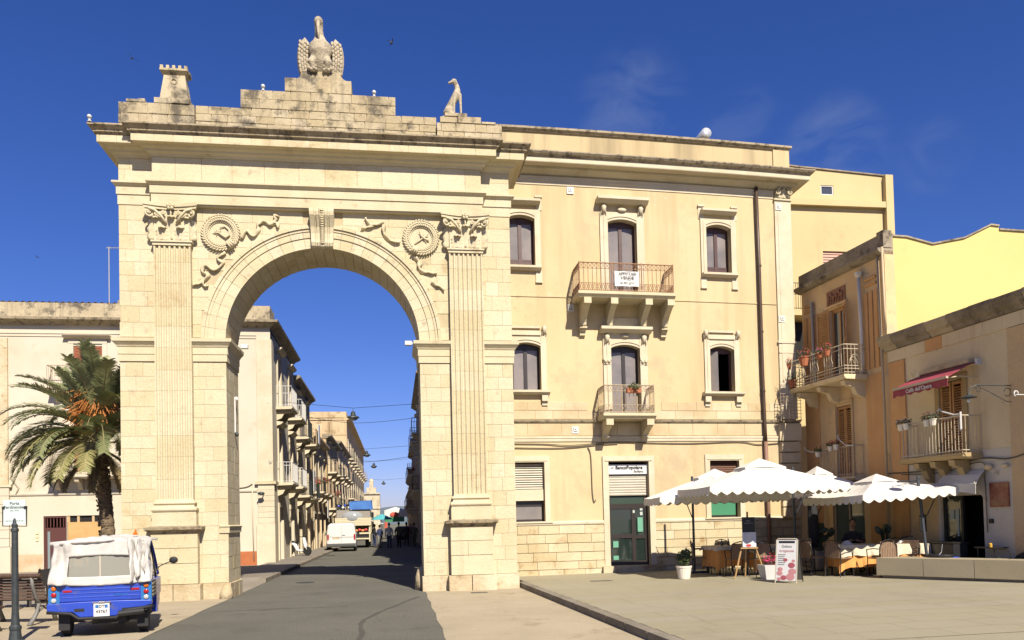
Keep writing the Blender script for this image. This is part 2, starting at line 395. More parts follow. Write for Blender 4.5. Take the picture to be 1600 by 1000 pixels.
# plaza on the right: body, kerb and slabs
g = MB()
ys = [-6+i*1.0 for i in range(30)]
kx = lambda y: 3.10+(20.3-y)*.0335
g.grid([[(x if j else kx(y)+.16, y, PZ(x if j else kx(y))-.004) for j, x in enumerate((3.2, 6, 12, 30))] for y in ys])
plaza = g.build('plaza', m_plaza, kind='structure')
ang = math.atan2(1, -.0335)
for i in range(27):
    y = -5.6+i*.96
    mesh_inst('kerb_stone', mek, plaza, (kx(y)+.002, y, -.01), (0, 0, ang+PI*0), (.95, -.17, .142))
slabs = []
rowy = 6.0
sm = MB()
y = 9.0
while y < 22.2:
    hgt = .62; x = kx(y)+.18-rnd.random()*.4
    while x < 14:
        l = rnd.uniform(.9, 1.25); a = max(x, kx(y)+.165)
        if a < x+l-.1:
            x1 = x+l; v = []
            for (px, py) in ((a+.003, y+.003), (x1-.003, y+.003), (x1-.003, y+hgt-.003), (a+.003, y+hgt-.003)): v.append((px, py, PZ(px)+.001))
            sm.add(v, [(0, 1, 2, 3)])
        x += l
    y += hgt
sm.build('paving_slabs', m_plaza_a, plaza, kind='stuff', tint=1)
# drains / covers
m_patch = pm('asphalt_seam', (.075, .07, .055), (.10, .095, .075), 6, .95, .8, 50, fine=.3)
for pts, w_ in (([(-.62, 9.5), (-.55, 12.6), (-.62, 14.2), (-.35, 15.6), (.1, 17.2), (.5, 18.6)], .045), ([(-3.7, 16.8), (-2.4, 17.0), (-1.0, 16.9)], .02)):
    q = [pts[0]]
    for i in range(len(pts)-1):
        for k in range(1, 6): q.append((pts[i][0]+(pts[i+1][0]-pts[i][0])*k/5+rnd.uniform(-.02, .02), pts[i][1]+(pts[i+1][1]-pts[i][1])*k/5))
    g = MB(); g.grid([[(x-w_*rnd.uniform(.6, 1.2), y, .003) for x, y in q], [(x+w_*rnd.uniform(.6, 1.2), y, .003) for x, y in q]] if w_ > .03 else [[(x, y-w_, .003) for x, y in q], [(x, y+w_, .003) for x, y in q]]); g.build('asphalt_seam', m_patch, bpy.data.objects['road'])
for (x, y, r) in ((-2.7, 24.5, .28),):
    g = MB(); g.lathe([(r, 0), (r, .004), (r*.9, .008), (r*.88, .005), (r*.2, .007), (.01, .008)], x, y, 20, .002); g.build('manhole_cover', m_iron, bpy.data.objects['road'])
g = MB(); g.box(1.75, 2.15, 18.9, 19.15, .004, .008); g.build('drain_cover', m_iron, bpy.data.objects['paving_strip'])
g = MB(); g.box(4.8, 5.35, 19.35, 19.6, .144, .150); g.build('drain_cover', m_iron, plaza)

# ---------------------------------------------------------------- the arch
YW, YP, YB = 19.95, 19.80, 21.42
CX, ZS, RI, RO = -1.65, 6.2, 2.33, 2.88
XL, XR = -6.40, 3.03
gate = thing('stone_archway', 'tall cream limestone town gate with one round arch over the street', 'archway', (CX, 20.6, 0))
me_b = unit_block('ashlar', .003, .006, m_stone); me_l = unit_block('ashlar_low', .012, .03, m_lowstone); me_at = unit_block('ashlar_attic', .012, .022, m_attic)
# core masonry
c = MB(); e = .013
arcp = [(CX+(RI+.02)*math.cos(t), ZS+(RI+.02)*math.sin(t)) for t in [PI*i/36 for i in range(37)]]
for k in range(36):   # the mass above the arch, in upright slices
    (xa, za), (xb, zb) = arcp[k], arcp[k+1]
    c.prism([(xb, zb), (xa, za), (xa, 9.6), (xb, 9.6)], 'y', YW+e, YB)
c.box(XL+e, CX-RI-.02, YW+e, YB, 0, 9.6); c.box(CX+RI+.02, XR-e, YW+e, YB, 0, 9.6)
c.box(XL+e, XR-e, YW+e, YB, 9.6, 11.1)
c.build('core_wall', m_core, gate)
# soffit stones of the barrel (inside of the arch)
sof = MB()
for k in range(30):
    a0, a1 = PI*k/30+.002, PI*(k+1)/30-.002
    for (ya, yb) in ((YW+.002, 20.42), (20.426, 20.92), (20.926, YB+.01)):
        r0, r1 = RI, RI+.06
        p = [(CX+r0*math.cos(a0), ZS+r0*math.sin(a0)), (CX+r0*math.cos(a1), ZS+r0*math.sin(a1)), (CX+r1*math.cos(a1), ZS+r1*math.sin(a1)), (CX+r1*math.cos(a0), ZS+r1*math.sin(a0))]
        sof.prism(p, 'y', ya, yb)
sof.build('soffit_stones', m_stone_a, gate, kind='stuff', tint=6)
# wall faces
F = ((0, YW, 0), 0)
rects = []
PLc, PRc, PW = -5.16, 1.875, .42
for (x0, x1) in ((XL, PLc-PW), (PRc+PW, XR)):
    rects += [r+(F,) for r in courses(x0, x1, .38, 5.70, .335, .42)]
    rects += [r+(F,) for r in courses(x0, x1, 6.29, 9.46, .335, .42)]
for (x0, x1) in ((PLc+PW, CX-RI), (CX+RI, PRc-PW)):
    rects += [r+(F,) for r in courses(x0, x1, .38, 5.70, .335, .40)]
def keep(a, b, z0, z1):
    return all(math.hypot(px-CX, pz-ZS) > RI+.22 for px in (a, b, (a+b)/2) for pz in (z0, z1)) and not (CX-.25 < (a+b)/2 < CX+.25 and z0 < 9.3)
rects += [r+(F,) for r in courses(PLc+PW, PRc-PW, 6.29, 9.46, .31, .55, keep=keep)]
# inner jamb of the left pier (faces the street)
JF = ((CX-RI, YW, 0), PI/2)
rects += [r+(JF,) for r in courses(.002, YB-YW, .38, 5.70, .335, .48)]
rects += [r+(((CX+RI, YB, 0), -PI/2),) for r in courses(0, YB-YW-.002, .38, 5.70, .335, .6)]
# frieze slabs
rects += [(a, b, z0, z1, ((0, YP, 0), 0)) for a, b, z0, z1 in courses(-5.60, 2.30, 10.02, 10.60, .58, .72, .2)]
rects += [(a, b, z0, z1, F) for x0, x1 in ((XL, -5.60), (2.30, XR)) for a, b, z0, z1 in courses(x0, x1, 10.02, 10.60, .29, .6)]
lay(gate, rects, me_b, m_stone_a, depth=.05, gap=.0016, cap=300, uneven=.0025)
# projecting centre of the entablature
c = MB(); c.box(-5.585, 2.285, YP+.02, YW+.1, 9.5, 11.05); c.build('entablature_core', m_core, gate)
# low plinth blocks, rough
rects = []
for (x0, x1) in ((XL-.05, PLc-.57), (PLc+.57, CX-RI+.05), (CX+RI-.05, PRc-.57), (PRc+.57, XR+.05)):
    rects += [(a, b, z0, z1, ((0, YW-.028, 0), 0)) for a, b, z0, z1 in courses(x0, x1, -.02, .375, .4, .8)]
rects += [(a, b, z0, z1, ((CX-RI+.05, YW-.05, 0), PI/2)) for a, b, z0, z1 in courses(.0, YB-YW, -.02, .375, .4, .55)]
lay(gate, rects, me_l, m_lowstone, depth=.1, gap=.003, name='plinth_stone', uneven=.014)
# worn wheel guard at the left jamb foot
g = MB(); g.tube([(CX-RI-.05, YW-.09, -.02), (CX-RI-.05, YW-.07, .14), (CX-RI-.04, YW-.03, .27), (CX-RI-.02, YW+.03, .36)], [.16, .15, .11, .04], 10); g.build('wheel_guard', m_lowstone, gate, smooth=True)
g = MB(); g.tube([(CX+RI-.02, YW+.55, -.02), (CX+RI-.02, YW+.55, .3), (CX+RI, YW+.55, .5), (CX+RI+.02, YW+.55, .62)], [.2, .19, .15, .05], 10); g.build('wheel_guard', m_lowstone, gate, smooth=True)

def mould(name, mat, prof, x0, x1, yb, z0, retL=0, retR=0, seg=1, parent=gate, warp=None, dL=.5, dR=.5):
    """straight run of moulding: prof = (projection, height) pairs up from z0, sticking out of the plane yb; ends may be returned round the corner"""
    g = MB(); n = len(prof)
    def row(x, sgn, dd):
        return [(x+sgn*p, yb-p, z0+z) for p, z in prof]
    back = .06
    rows = []
    if retL: rows.append([(x0-p, yb+dL, z0+z) for p, z in prof])
    rows.append([(x0-(p if retL else 0), yb-p, z0+z) for p, z in prof])
    for i in range(1, seg): rows.append([(x0+(x1-x0)*i/seg, yb-p, z0+z) for p, z in prof])
    rows.append([(x1+(p if retR else 0), yb-p, z0+z) for p, z in prof])
    if retR: rows.append([(x1+p, yb+dR, z0+z) for p, z in prof])
    # close the back so that it is a solid run
    full = []
    for i, r in enumerate(rows):
        if retL and i == 0: bk = [(x0+back, yb+dL, r[-1][2]), (x0+back, yb+dL, r[0][2])]
        elif retR and i == len(rows)-1: bk = [(x1-back, yb+dR, r[-1][2]), (x1-back, yb+dR, r[0][2])]
        else:
            xx = x0+(back if retL else 0) if i == (1 if retL else 0) else x1-(back if retR else 0) if i == len(rows)-(2 if retR else 1) else r[0][0]
            bk = [(xx, yb+back, r[-1][2]), (xx, yb+back, r[0][2])]
        full.append(r+bk)
    g.loft([r[::-1] for r in full][::-1])
    return g.build(name, mat, parent, warp=warp)
# architrave: two faces and a cap, centre and wings
P_arch = [(.0, 0), (.02, .0), (.02, .235), (.045, .24), (.045, .43), (.06, .435), (.10, .475), (.125, .49), (.125, .535), (0, .545)]
mould('architrave', m_trim, P_arch, -5.60, 2.30, YP+.005, 9.475, 1, 1, dL=.15, dR=.15)
mould('architrave', m_trim, P_arch, XL, -5.62, YW+.005, 9.475, 1, 0, dL=1.4)
mould('architrave', m_trim, P_arch, 2.32, XR, YW+.005, 9.475, 0, 1, dR=1.4)
# soffit of the architrave between the capitals
g = MB(); g.box(PLc+.5, PRc-.5, YP+.02, YW+.02, 9.44, 9.474); g.build('architrave_soffit', m_trim, gate)
# cornice: bed mould, corona blocks, weathered gutter mould
P_bed = [(0, 0), (.03, .0), (.05, .05), (.12, .09), (.13, .13), (.2, .17), (.22, .2), (0, .205)]
P_cor = [(.2, 0), (.36, .004), (.37, .03), (.37, .17), (.2, .175)]
P_cym = [(.2, 0), (.385, 0), (.39, .03), (.43, .05), (.43, .075), (.46, .11), (.50, .15), (.53, .17), (.53, .205), (.2, .25)]
for (x0, x1, yy, l, r, dl, dr) in ((-5.60, 2.30, YP, 1, 1, .16, .16), (XL, -5.60, YW, 1, 0, 1.4, .1), (2.30, XR, YW, 0, 1, .1, 1.4)):
    mould('bed_moulding', m_trim, P_bed, x0, x1, yy, 10.60, l, r, dL=dl, dR=dr)
    mould('corona', m_trim, [(p-.012 if p > .3 else p, z) for p, z in P_cor], x0, x1, yy, 10.80, l, r, dL=dl, dR=dr)
    mould('gutter_moulding', m_cyma, [(p-.01 if p > .3 else p, z) for p, z in P_cym], x0, x1, yy, 10.975-.005, l, r, dL=dl, dR=dr)
def profile_mesh(name, prof, mat, l=1.0):
    g = MB(); g.prism([(-p, z) for p, z in prof], 'x', 0, l)
    me = bpy.data.meshes.new(name); me.from_pydata(g.v, [], g.f); me.materials.append(mat); return me
me_cor = profile_mesh('corona_piece', [(.3, .002), (.37, .004), (.372, .03), (.372, .165), (.3, .17)], m_stone)
me_cym = profile_mesh('gutter_piece', [(.30, 0.004), (.385, .004), (.392, .03), (.432, .05), (.432, .075), (.462, .11), (.502, .15), (.532, .17), (.532, .207), (.3, .24)], m_cyma)
for (x0, x1, yy) in ((-5.60-.36, 2.30+.36, YP), (XL-.36, -5.98, YW), (2.68, XR+.36, YW)):
    for a, b, _, _ in courses(x0, x1, 0, 1, 1, .46, .2): mesh_inst('cornice_block', me_cor, gate, (a+.004, yy, 10.80), scale=(b-a-.008, 1, 1))
    for a, b, _, _ in courses(x0, x1, 0, 1, 1, .46, .2): mesh_inst('gutter_block', me_cym, gate, (a+.004, yy, 10.972), scale=(b-a-.008, 1, 1))

# attic: blocks on a solid core, with stepped top
att = MB()
ATT = [(-6.36, -4.62, 11.15, 11.93, YW-.10), (1.22, 2.87, 11.15, 11.80, YW-.10), (-4.62, 1.22, 11.15, 11.98, YW+.02), (-3.57, .20, 11.98, 12.45, YW+.02), (-2.51, -.88, 12.45, 12.80, YW+.02)]
for x0, x1, z0, z1, yy in ATT: att.box(x0+.03, x1-.03, yy+.03, YB-.05, z0, z1-.03)
att.build('attic_core', m_core, gate)
rects = []
for x0, x1, z0, z1, yy in ATT:
    rects += [r+(((0, yy, 0), 0),) for r in courses(x0, x1, z0, z1, .235, .43, .35)]
rects += [r+(((-6.36, YB-.2, 0), -PI/2),) for r in courses(0, YB-.2-YW+.09, 11.15, 11.93, .26, .5)]
rects += [r+(((2.87, YW-.09, 0), PI/2),) for r in courses(0, 1.2, 11.15, 11.80, .26, .5)]
rects += [(a, b, z0, z1, ((0, YW-.12, 0), 0)) for a, b, z0, z1 in ((-6.18, -5.9, 11.93, 12.0), (-5.9, -5.75, 11.93, 12.02), (1.3, 1.75, 11.80, 11.95), (1.75, 2.35, 11.80, 11.97), (2.35, 2.72, 11.80, 11.86), (-5.55, -5.15, 11.93, 12.07), (-5.15, -4.72, 11.93, 12.07), (1.42, 2.0, 11.97, 12.06))]
lay(gate, rects, me_at, m_attic_a, depth=.9, gap=.0035, name='attic_stone', uneven=.010)
# throne of the bird: concave little base
g = MB()
pr = [(-2.22, 12.69)]+[(-2.22+.14*(1-math.cos(t)) , 12.69+.12*math.sin(t)) for t in (.5, 1.0, 1.57)]
g.prism([(-2.30, 12.80), (-2.22, 12.82), (-2.14, 12.87), (-2.12, 12.94), (-2.12, 13.02), (-1.17, 13.02), (-1.15, 12.94), (-1.10, 12.87), (-1.02, 12.82), (-.95, 12.80)], 'y', YW+.08, YB-.4)
g.build('statue_base', m_attic, gate)

# archivolt: voussoirs on shared meshes, turned round the arch centre
def vous(name, mat, bands, da, n=3):
    g = MB()
    for (r0, r1, yy) in bands:
        pts = [(r0*math.cos(PI/2-da/2+da*k/n), r0*math.sin(PI/2-da/2+da*k/n)) for k in range(n+1)]
        pts += [(r1*math.cos(PI/2-da/2+da*k/n), r1*math.sin(PI/2-da/2+da*k/n)) for k in range(n, -1, -1)]
        g.prism(pts, 'y', yy, YW+.05-YW+.0)
    me = bpy.data.meshes.new(name); me.from_pydata(g.v, [], g.f); me.materials.append(mat); return me
NV = 27
DA = (PI-0.0)/NV
me_v = vous('voussoir_mesh', m_stone, [(RI-.002, 2.585, -.055), (2.585, 2.735, -.08), (2.735, 2.80, -.10), (2.80, RO, -.135)], DA-.0022)
for k in range(NV):
    th = PI*(k+.5)/NV
    mesh_inst('voussoir', me_v, gate, (CX, YW, ZS), (0, PI/2-th, 0))
# keystone: S shaped bracket with ribs
key = None
prof = [(0.0, 8.50), (-.10, 8.50), (-.16, 8.54), (-.19, 8.62), (-.17, 8.72), (-.16, 8.85), (-.19, 9.0), (-.27, 9.15), (-.33, 9.25), (-.34, 9.34), (-.31, 9.42), (-.22, 9.455), (0, 9.455)]
for i, (x0, x1, dd) in enumerate(((-1.94, -1.83, 0), (-1.825, -1.78, .05), (-1.775, -1.71, .0), (-1.70, -1.58, .06), (-1.57, -1.505, 0), (-1.50, -1.455, .05), (-1.45, -1.35, 0))):
    g = MB(); sh = lambda t, z: t
    pp = [(YW+p*(1-dd) - (0 if dd else .02), z) for p, z in prof]
    taper = lambda p: ((p[0]+1.645)*(.86+.14*(p[2]-8.5)/.95)-1.645, p[1], p[2])
    g.prism(pp, 'x', x0, x1); o = g.build('keystone' if key is None else 'keystone_rib', m_trim, gate if key is None else key, warp=taper)
    if key is None: key = o
g = MB()
for i in range(16):
    z = 8.62+i*.05; yy = YW-.17-max(0, (z-8.95))*.36
    g.ell(((-1.64-(-1.645))-1.645, yy-.005, z), (.05, .035, .027), 7, 5)
g.build('rope_ornament', m_trim, key, smooth=True)
# impost bands
P_imp = [(0, 0), (.03, 0), (.03, .16), (.045, .17), (.045, .33), (.06, .345), (.075, .38), (.12, .43), (.15, .46), (.155, .54), (.0, .565)]
mould('impost', m_trim, P_imp, XL, PLc-PW, YW, 5.705, 1, 0, dL=1.4)
mould('impost', m_trim, P_imp, PLc+PW, CX-RI, YW, 5.705, 0, 1, dR=YB-YW)
mould('impost', m_trim, P_imp, CX+RI, PRc-PW, YW, 5.705, 1, 0, dL=YB-YW)
mould('impost', m_trim, P_imp, PRc+PW, XR, YW, 5.705, 0, 1, dR=1.4)
# stepped course round the pier feet
P_st = [(0, 0), (.03, .0), (.035, .12), (.06, .16), (.0, .19)]
mould('dado_band', m_trim, P_st, CX-RI-.2, CX-RI, YW, 1.57, 0, 1, dR=YB-YW)

# pilasters with pedestal, base, fluted shaft and capital
def shaft_mesh(h0, h1, name):
    wv = .84; n = 7; fw = wv/(n+.9)*.74; gap = (wv-n*fw)/(n+1); yF, yBk = -.15, .03
    poly = [(-wv/2, yBk), (-wv/2, yF)]
    x = -wv/2+gap
    for i in range(n):
        for k in range(5):
            t = PI*k/4; poly.append((x+fw/2-fw/2*math.cos(t), yF+.045*math.sin(t)))
        x += fw+gap
    poly += [(wv/2, yF), (wv/2, yBk)]
    g = MB(); g.prism(poly, 'z', 0, 1)
    me = bpy.data.meshes.new(name); me.from_pydata(g.v, [], g.f); me.materials.append(m_stone); return me
me_sh = shaft_mesh(0, 1, 'fluted_block')
def leaf(wd, h, out, curl, lobes=4):
    """acanthus leaf standing at x=0,y=0 rising in z, tip curling out to -y and down"""
    R = []; nn = 12
    for i in range(nn+1):
        t = i/nn
        if t < .72: z = h*t/.72; y = -out*(t/.72)**2
        else:
            a = (t-.72)/.28*2.5; z = h+curl*.5*(math.sin(a))-curl*.15*a; y = -out-curl*(1-math.cos(a))*.62
        ser = .78+.22*abs(math.sin(t*PI*lobes)); ww = wd/2*ser*(1 if t < .55 else max(.18, 1-(t-.55)*1.55))
        R.append([(-ww, y+.045, z-.012), (-ww*.72, y+.005, z+.006), (-ww*.36, y+.012, z), (0, y-.028, z+.004), (ww*.36, y+.012, z), (ww*.72, y+.005, z+.006), (ww, y+.045, z-.012)])
    g = MB(); g.grid(R); return g
def volute(side, s=1.0):
    pts = []; rr = []
    for i in range(26):
        t = i/25; a = t*PI*2*1.6; r = .115*(1-t*.86)*s
        pts.append((side*(r*math.cos(a+PI*.5)), 0, r*math.sin(a+PI*.5))); rr.append(.030*(1-t*.45))
    return pts, rr
for cxp in (PLc, PRc):
    ped = MB(); ped.box(cxp-.52, cxp+.52, YW-.22, YW+.05, .36, 1.58); pd = ped.build('pedestal', m_core, gate)
    lay(pd, [(a, b, z0, z1, ((0, YW-.24, 0), 0)) for a, b, z0, z1 in ((cxp-.53, cxp+.53, 1.24, 1.575), (cxp-.53, cxp-.1, .88, 1.235), (cxp-.1, cxp+.53, .88, 1.235), (cxp-.53, cxp+.53, .39, .875))], me_b, m_stone_a, depth=.2, gap=.002, name='die_stone')
    lay(pd, [(a, b, z0, z1, ((0, YW-.31, 0), 0)) for a, b, z0, z1 in ((cxp-.6, cxp-.02, -.02, .385), (cxp-.02, cxp+.6, -.02, .385))], me_l, m_lowstone, depth=.3, gap=.003, name='foot_stone')
    mould('pedestal_cornice', m_cyma, [(0, 0), (.03, 0), (.04, .04), (.10, .08), (.13, .1), (.135, .16), (0, .19)], cxp-.52, cxp+.52, YW-.22, 1.575, 1, 1, parent=gate, dL=.25, dR=.25)
    b = MB(); b.box(cxp-.5, cxp+.5, YW-.22, YW+.05, 1.765, 2.05); b.box(cxp-.49, cxp+.49, YW-.205, YW+.05, 2.052, 2.10)
    b.build('pilaster_plinth', m_trim, gate)
    mould('pilaster_base', m_trim, [(0, 0), (.07, 0), (.095, .035), (.095, .07), (.07, .105), (.03, .115), (.02, .15), (.035, .17), (.055, .19), (.055, .215), (.035, .24), (.01, .25), (.0, .3)], cxp-.42, cxp+.42, YW-.15, 2.10, 1, 1, parent=gate, dL=.17, dR=.17)
    z = 2.40; hs2 = [.46, .52, .49, .50, .54, .48, .52, .50, .47, .53, .50, .38]; kk = (8.46-2.40)/sum(hs2)
    for h in hs2:
        mesh_inst('shaft_block', me_sh, gate, (cxp, YW, z), scale=(1, 1, h*kk-.004)); z += h*kk
    cap = MB(); cap.box(cxp-.47, cxp+.47, YW-.2, YW+.02, 8.535, 8.575); cap.box(cxp-.44, cxp+.44, YW-.17, YW+.02, 8.465, 8.53)
    cap.prism([(cxp-.40, 8.58), (cxp-.40, 8.95), (cxp-.46, 9.3), (cxp+.46, 9.3), (cxp+.40, 8.95), (cxp+.40, 8.58)], 'y', YW-.15, YW+.03)
    C = cap.build('capital', m_trim, gate)
    ab = MB(); P = []
    N = 14
    for i in range(N+1):
        t = i/N; x = -.62+1.24*t; P.append((cxp+x, YW-.33+.14*math.sin(t*PI)))
    poly = P+[(cxp+.55, YW+.02), (cxp-.55, YW+.02)]
    ab.prism(poly, 'z', 9.385, 9.465); ab.prism([(p[0]*.97+cxp*.03, p[1]+.03) for p in P]+[(cxp+.5, YW+.02), (cxp-.5, YW+.02)], 'z', 9.32, 9.384)
    ab.build('abacus', m_trim, C)
    for row, (zz, hh, out, curl, xs_, wd) in enumerate(((8.58, .27, .03, .11, (-.205, .205), .36), (8.60, .50, .05, .13, (-.40, 0, .40), .34))):
        for x in xs_:
            l = leaf(wd, hh, out, curl); l.xf(Matrix.Translation((cxp+x, YW-.155+(.02 if row else 0)+(.0 if abs(x) < .3 else .06), zz)) @ Matrix.Rotation(-x*(.9 if row else .2), 4, 'Z'))
            l.build('leaf', m_trim, C, smooth=True, thick=.022)
    for sd_ in (-1, 1):
        pts, rr = volute(sd_)
        g = MB(); Mx = Matrix.Translation((cxp+sd_*.49, YW-.27, 9.205)) @ Matrix.Rotation(sd_*-.6, 4, 'Z')
        g.tube([tuple(Mx @ Vector(p)) for p in pts], rr, 6)
        g.tube([(cxp+sd_*.12, YW-.19, 8.98), (cxp+sd_*.22, YW-.23, 9.14), (cxp+sd_*.36, YW-.27, 9.27), (cxp+sd_*.49, YW-.28, 9.31)], [.03, .035, .035, .03], 6)
        g.ell((cxp+sd_*.49, YW-.29, 9.2), .035, 7, 5)
        g.build('volute', m_trim, C, smooth=True)
        pts, rr = volute(-sd_, .45)
        g = MB(); Mx = Matrix.Translation((cxp+sd_*.16, YW-.23, 9.22))
        g.tube([tuple(Mx @ Vector(p)) for p in pts], [q*.6 for q in rr], 5)
        g.tube([(cxp+sd_*.2, YW-.18, 9.0), (cxp+sd_*.22, YW-.2, 9.12), (cxp+sd_*.16, YW-.23, 9.27)], .018, 5); g.build('small_scroll', m_trim, C, smooth=True)
    g = MB()
    for k in range(5):
        a = PI*2*k/5+.3; g.ell((cxp+.055*math.cos(a), YW-.26, 9.38+.055*math.sin(a)), (.045, .03, .045), 7, 5)
    g.ell((cxp, YW-.28, 9.38), .03, 7, 5); g.tube([(cxp, YW-.2, 9.08), (cxp, YW-.22, 9.33)], .02, 5)
    g.build('flower', m_trim, C, smooth=True)

# medallions with wreaths and ribbons
RIB = [[(-3.58, 8.72), (-3.45, 8.91), (-3.29, 8.79), (-3.18, 8.92), (-3.19, 9.07), (-3.05, 9.15), (-2.89, 9.09), (-2.76, 9.22), (-2.79, 9.32), (-2.68, 9.28)], [(-2.89, 9.09), (-2.74, 9.12), (-2.71, 9.00)],
       [(-3.96, 8.37), (-4.14, 8.22), (-4.02, 8.10), (-4.22, 7.94), (-4.43, 8.03), (-4.50, 7.87), (-4.36, 7.79), (-4.51, 7.64), (-4.72, 7.54)], [(-4.51, 7.66), (-4.47, 7.55), (-4.36, 7.54)],
       [(.25, 8.75), (.04, 8.76), (-.13, 8.90), (-.16, 9.09), (-.14, 9.21), (-.37, 9.16), (-.52, 9.18), (-.60, 9.33)], [(-.41, 9.14), (-.58, 9.08), (-.71, 9.04)],
       [(.60, 8.37), (.69, 8.26), (.71, 8.12), (.77, 8.01), (.98, 7.99), (1.15, 7.96)], [(.71, 8.12), (.78, 8.20)], [(1.02, 7.75), (1.09, 7.68), (1.20, 7.66), (1.32, 7.53)]]
def smooth_line(p, k=5):
    out = []
    for i in range(len(p)-1):
        p0 = p[max(i-1, 0)]; p1 = p[i]; p2 = p[i+1]; p3 = p[min(i+2, len(p)-1)]
        for j in range(k):
            t = j/k
            out.append(tuple(.5*((2*b)+(-a+c_)*t+(2*a-5*b+4*c_-d)*t*t+(-a+3*b-3*c_+d)*t**3) for a, b, c_, d in zip(p0, p1, p2, p3)))
    out.append(p[-1]); return out
for li in RIB:
    q = smooth_line(li); m_ = len(q); rows = []
    for i, (x, z) in enumerate(q):
        a = q[max(i-1, 0)]; b = q[min(i+1, m_-1)]; dx, dz = b[0]-a[0], b[1]-a[1]; L_ = math.hypot(dx, dz) or 1
        nx, nz = -dz/L_, dx/L_; wv = .042*(.5+.5*abs(math.sin(i*.45+1)))*(1.0 if i < m_-3 else .5); ph = math.sin(i*.55)*.05
        rows.append([(x-nx*wv, YW-.035+ph, z-nz*wv), (x, YW-.06, z), (x+nx*wv, YW-.035-ph, z+nz*wv)])
    g = MB(); g.grid(rows); g.build('carved_ribbon', m_trim, gate, smooth=True, thick=.03)
for mx, mz, fl in ((-4.06, 8.84, -1), (.77, 8.86, 1)):
    g = MB(); g.lathe([(.44, 0), (.44, .03), (.285, .06), (.265, .06), (.255, .03), (0.01, .03)], 0, 0, 36); g.xf(Matrix.Translation((mx, YW+.01, mz)) @ Matrix.Rotation(PI/2, 4, 'X'))
    med = g.build('medallion', m_trim, gate, smooth=False)
    g = MB(); N = 36
    for rr_, q in ((.375, .062),):
        rows = [[(mx+(rr_+q*1.35*math.cos(u))*math.cos(t), YW-.03-q*.8*math.sin(u), mz+(rr_+q*math.cos(u))*math.sin(t)) for u in [2*PI*j/8 for j in range(8)]] for t in [2*PI*i/N for i in range(N+1)]]
        g.grid(rows, closed=True)
    wr = g.build('wreath', m_trim, med, smooth=True)
    g = MB()
    for i in range(38):
        t = 2*PI*i/38
        for off_, tw in ((-.055, .7), (.0, 0), (.055, -.7)):
            Mx = Matrix.Translation((mx+(.375+off_)*math.cos(t+abs(off_)), YW-.075, mz+(.375+off_)*math.sin(t+abs(off_)))) @ Matrix.Rotation(-(t+PI/2)+tw, 4, 'Y')
            g.ell((0, 0, 0), (.05, .014, .02), 6, 4, Mx)
    g.build('wreath_leaves', m_trim, wr, smooth=True, kind='stuff')
    g = MB()
    for k in range(3):
        t = (-PI*.32 if fl < 0 else -PI*.68)+k*.13; g.tube([(mx+.29*math.cos(t), YW-.13, mz+.29*math.sin(t)), (mx+.38*math.cos(t), YW-.15, mz+.38*math.sin(t)), (mx+.46*math.cos(t), YW-.12, mz+.46*math.sin(t))], .026, 6)
    g.build('wreath_tie', m_trim, wr, smooth=True)
    # relief in the middle: laurel sprig and curling figure
    g = MB()
    if fl < 0:
        g.tube([(mx-.20, YW-.02, mz-.02), (mx-.05, YW-.06, mz), (mx+.02, YW-.06, mz-.05), (mx+.12, YW-.06, mz-.12), (mx+.2, YW-.05, mz-.05), (mx+.2, YW-.05, mz+.08), (mx+.1, YW-.05, mz+.16), (mx-.02, YW-.05, mz+.12)], [.008, .018, .024, .028, .028, .024, .018, .01], 7)
        for a in (.2, .9, 1.6, 2.4, -.5, -1.1): g.tube([(mx-.06, YW-.03, mz), (mx-.06+.1*math.cos(a+1.8), YW-.04, mz+.1*math.sin(a+1.8))], [.015, .005], 5)
    else:
        g.tube([(mx-.2, YW-.03, mz-.2), (mx-.05, YW-.05, mz-.08), (mx+.08, YW-.05, mz+.02), (mx+.18, YW-.04, mz+.12)], [.01, .018, .024, .012], 7)
        g.tube([(mx-.02, YW-.05, mz+.18), (mx, YW-.06, mz+.05), (mx+.08, YW-.06, mz-.02), (mx+.2, YW-.05, mz-.08)], [.01, .025, .03, .012], 7)
        for a in (-.9, -.3, .4, 1.2, 2.2): g.tube([(mx+.04, YW-.03, mz), (mx+.04+.16*math.cos(a), YW-.05, mz+.16*math.sin(a))], [.025, .006], 5)
    g.build('relief_figure', m_trim, med, smooth=True)

# statues on top
YT = 20.15
bird = thing('bird_statue', 'carved stone pelican with lifted wings on the topmost step of the arch', 'statue', (-1.645, YT+.05, 13.02))
g = MB(); bx, by, bz = -1.645, YT+.05, 13.0
g.tube([(bx, by-.02, bz), (bx, by-.05, bz+.12), (bx, by-.10, bz+.30), (bx, by-.10, bz+.50), (bx, by-.06, bz+.66), (bx-.01, by, bz+.82), (bx-.02, by+.02, bz+1.0)], [.10, .14, .20, .27, .30, .20, .125], 16)
g.tube([(bx-.02, by+.0, bz+.95), (bx-.03, by-.03, bz+1.15), (bx-.03, by-.07, bz+1.30)], [.12, .105, .11], 12)
g.ell((bx-.03, by-.10, bz+1.33), (.115, .135, .13), 12, 9)
for sd_ in (-1, 1):
    g.tube([(bx+sd_*.12, by-.12, bz+.42), (bx+sd_*.22, by-.26, bz+.2), (bx+sd_*.14, by-.18, bz+.0)], [.11, .095, .06], 9)
    g.tube([(bx+sd_*.1, by+.02, bz+.55), (bx+sd_*.26, by+.04, bz+.64), (bx+sd_*.36, by+.04, bz+.70)], [.16, .14, .12], 9)
B_ = g.build('body', m_statue, bird, remesh=.02)
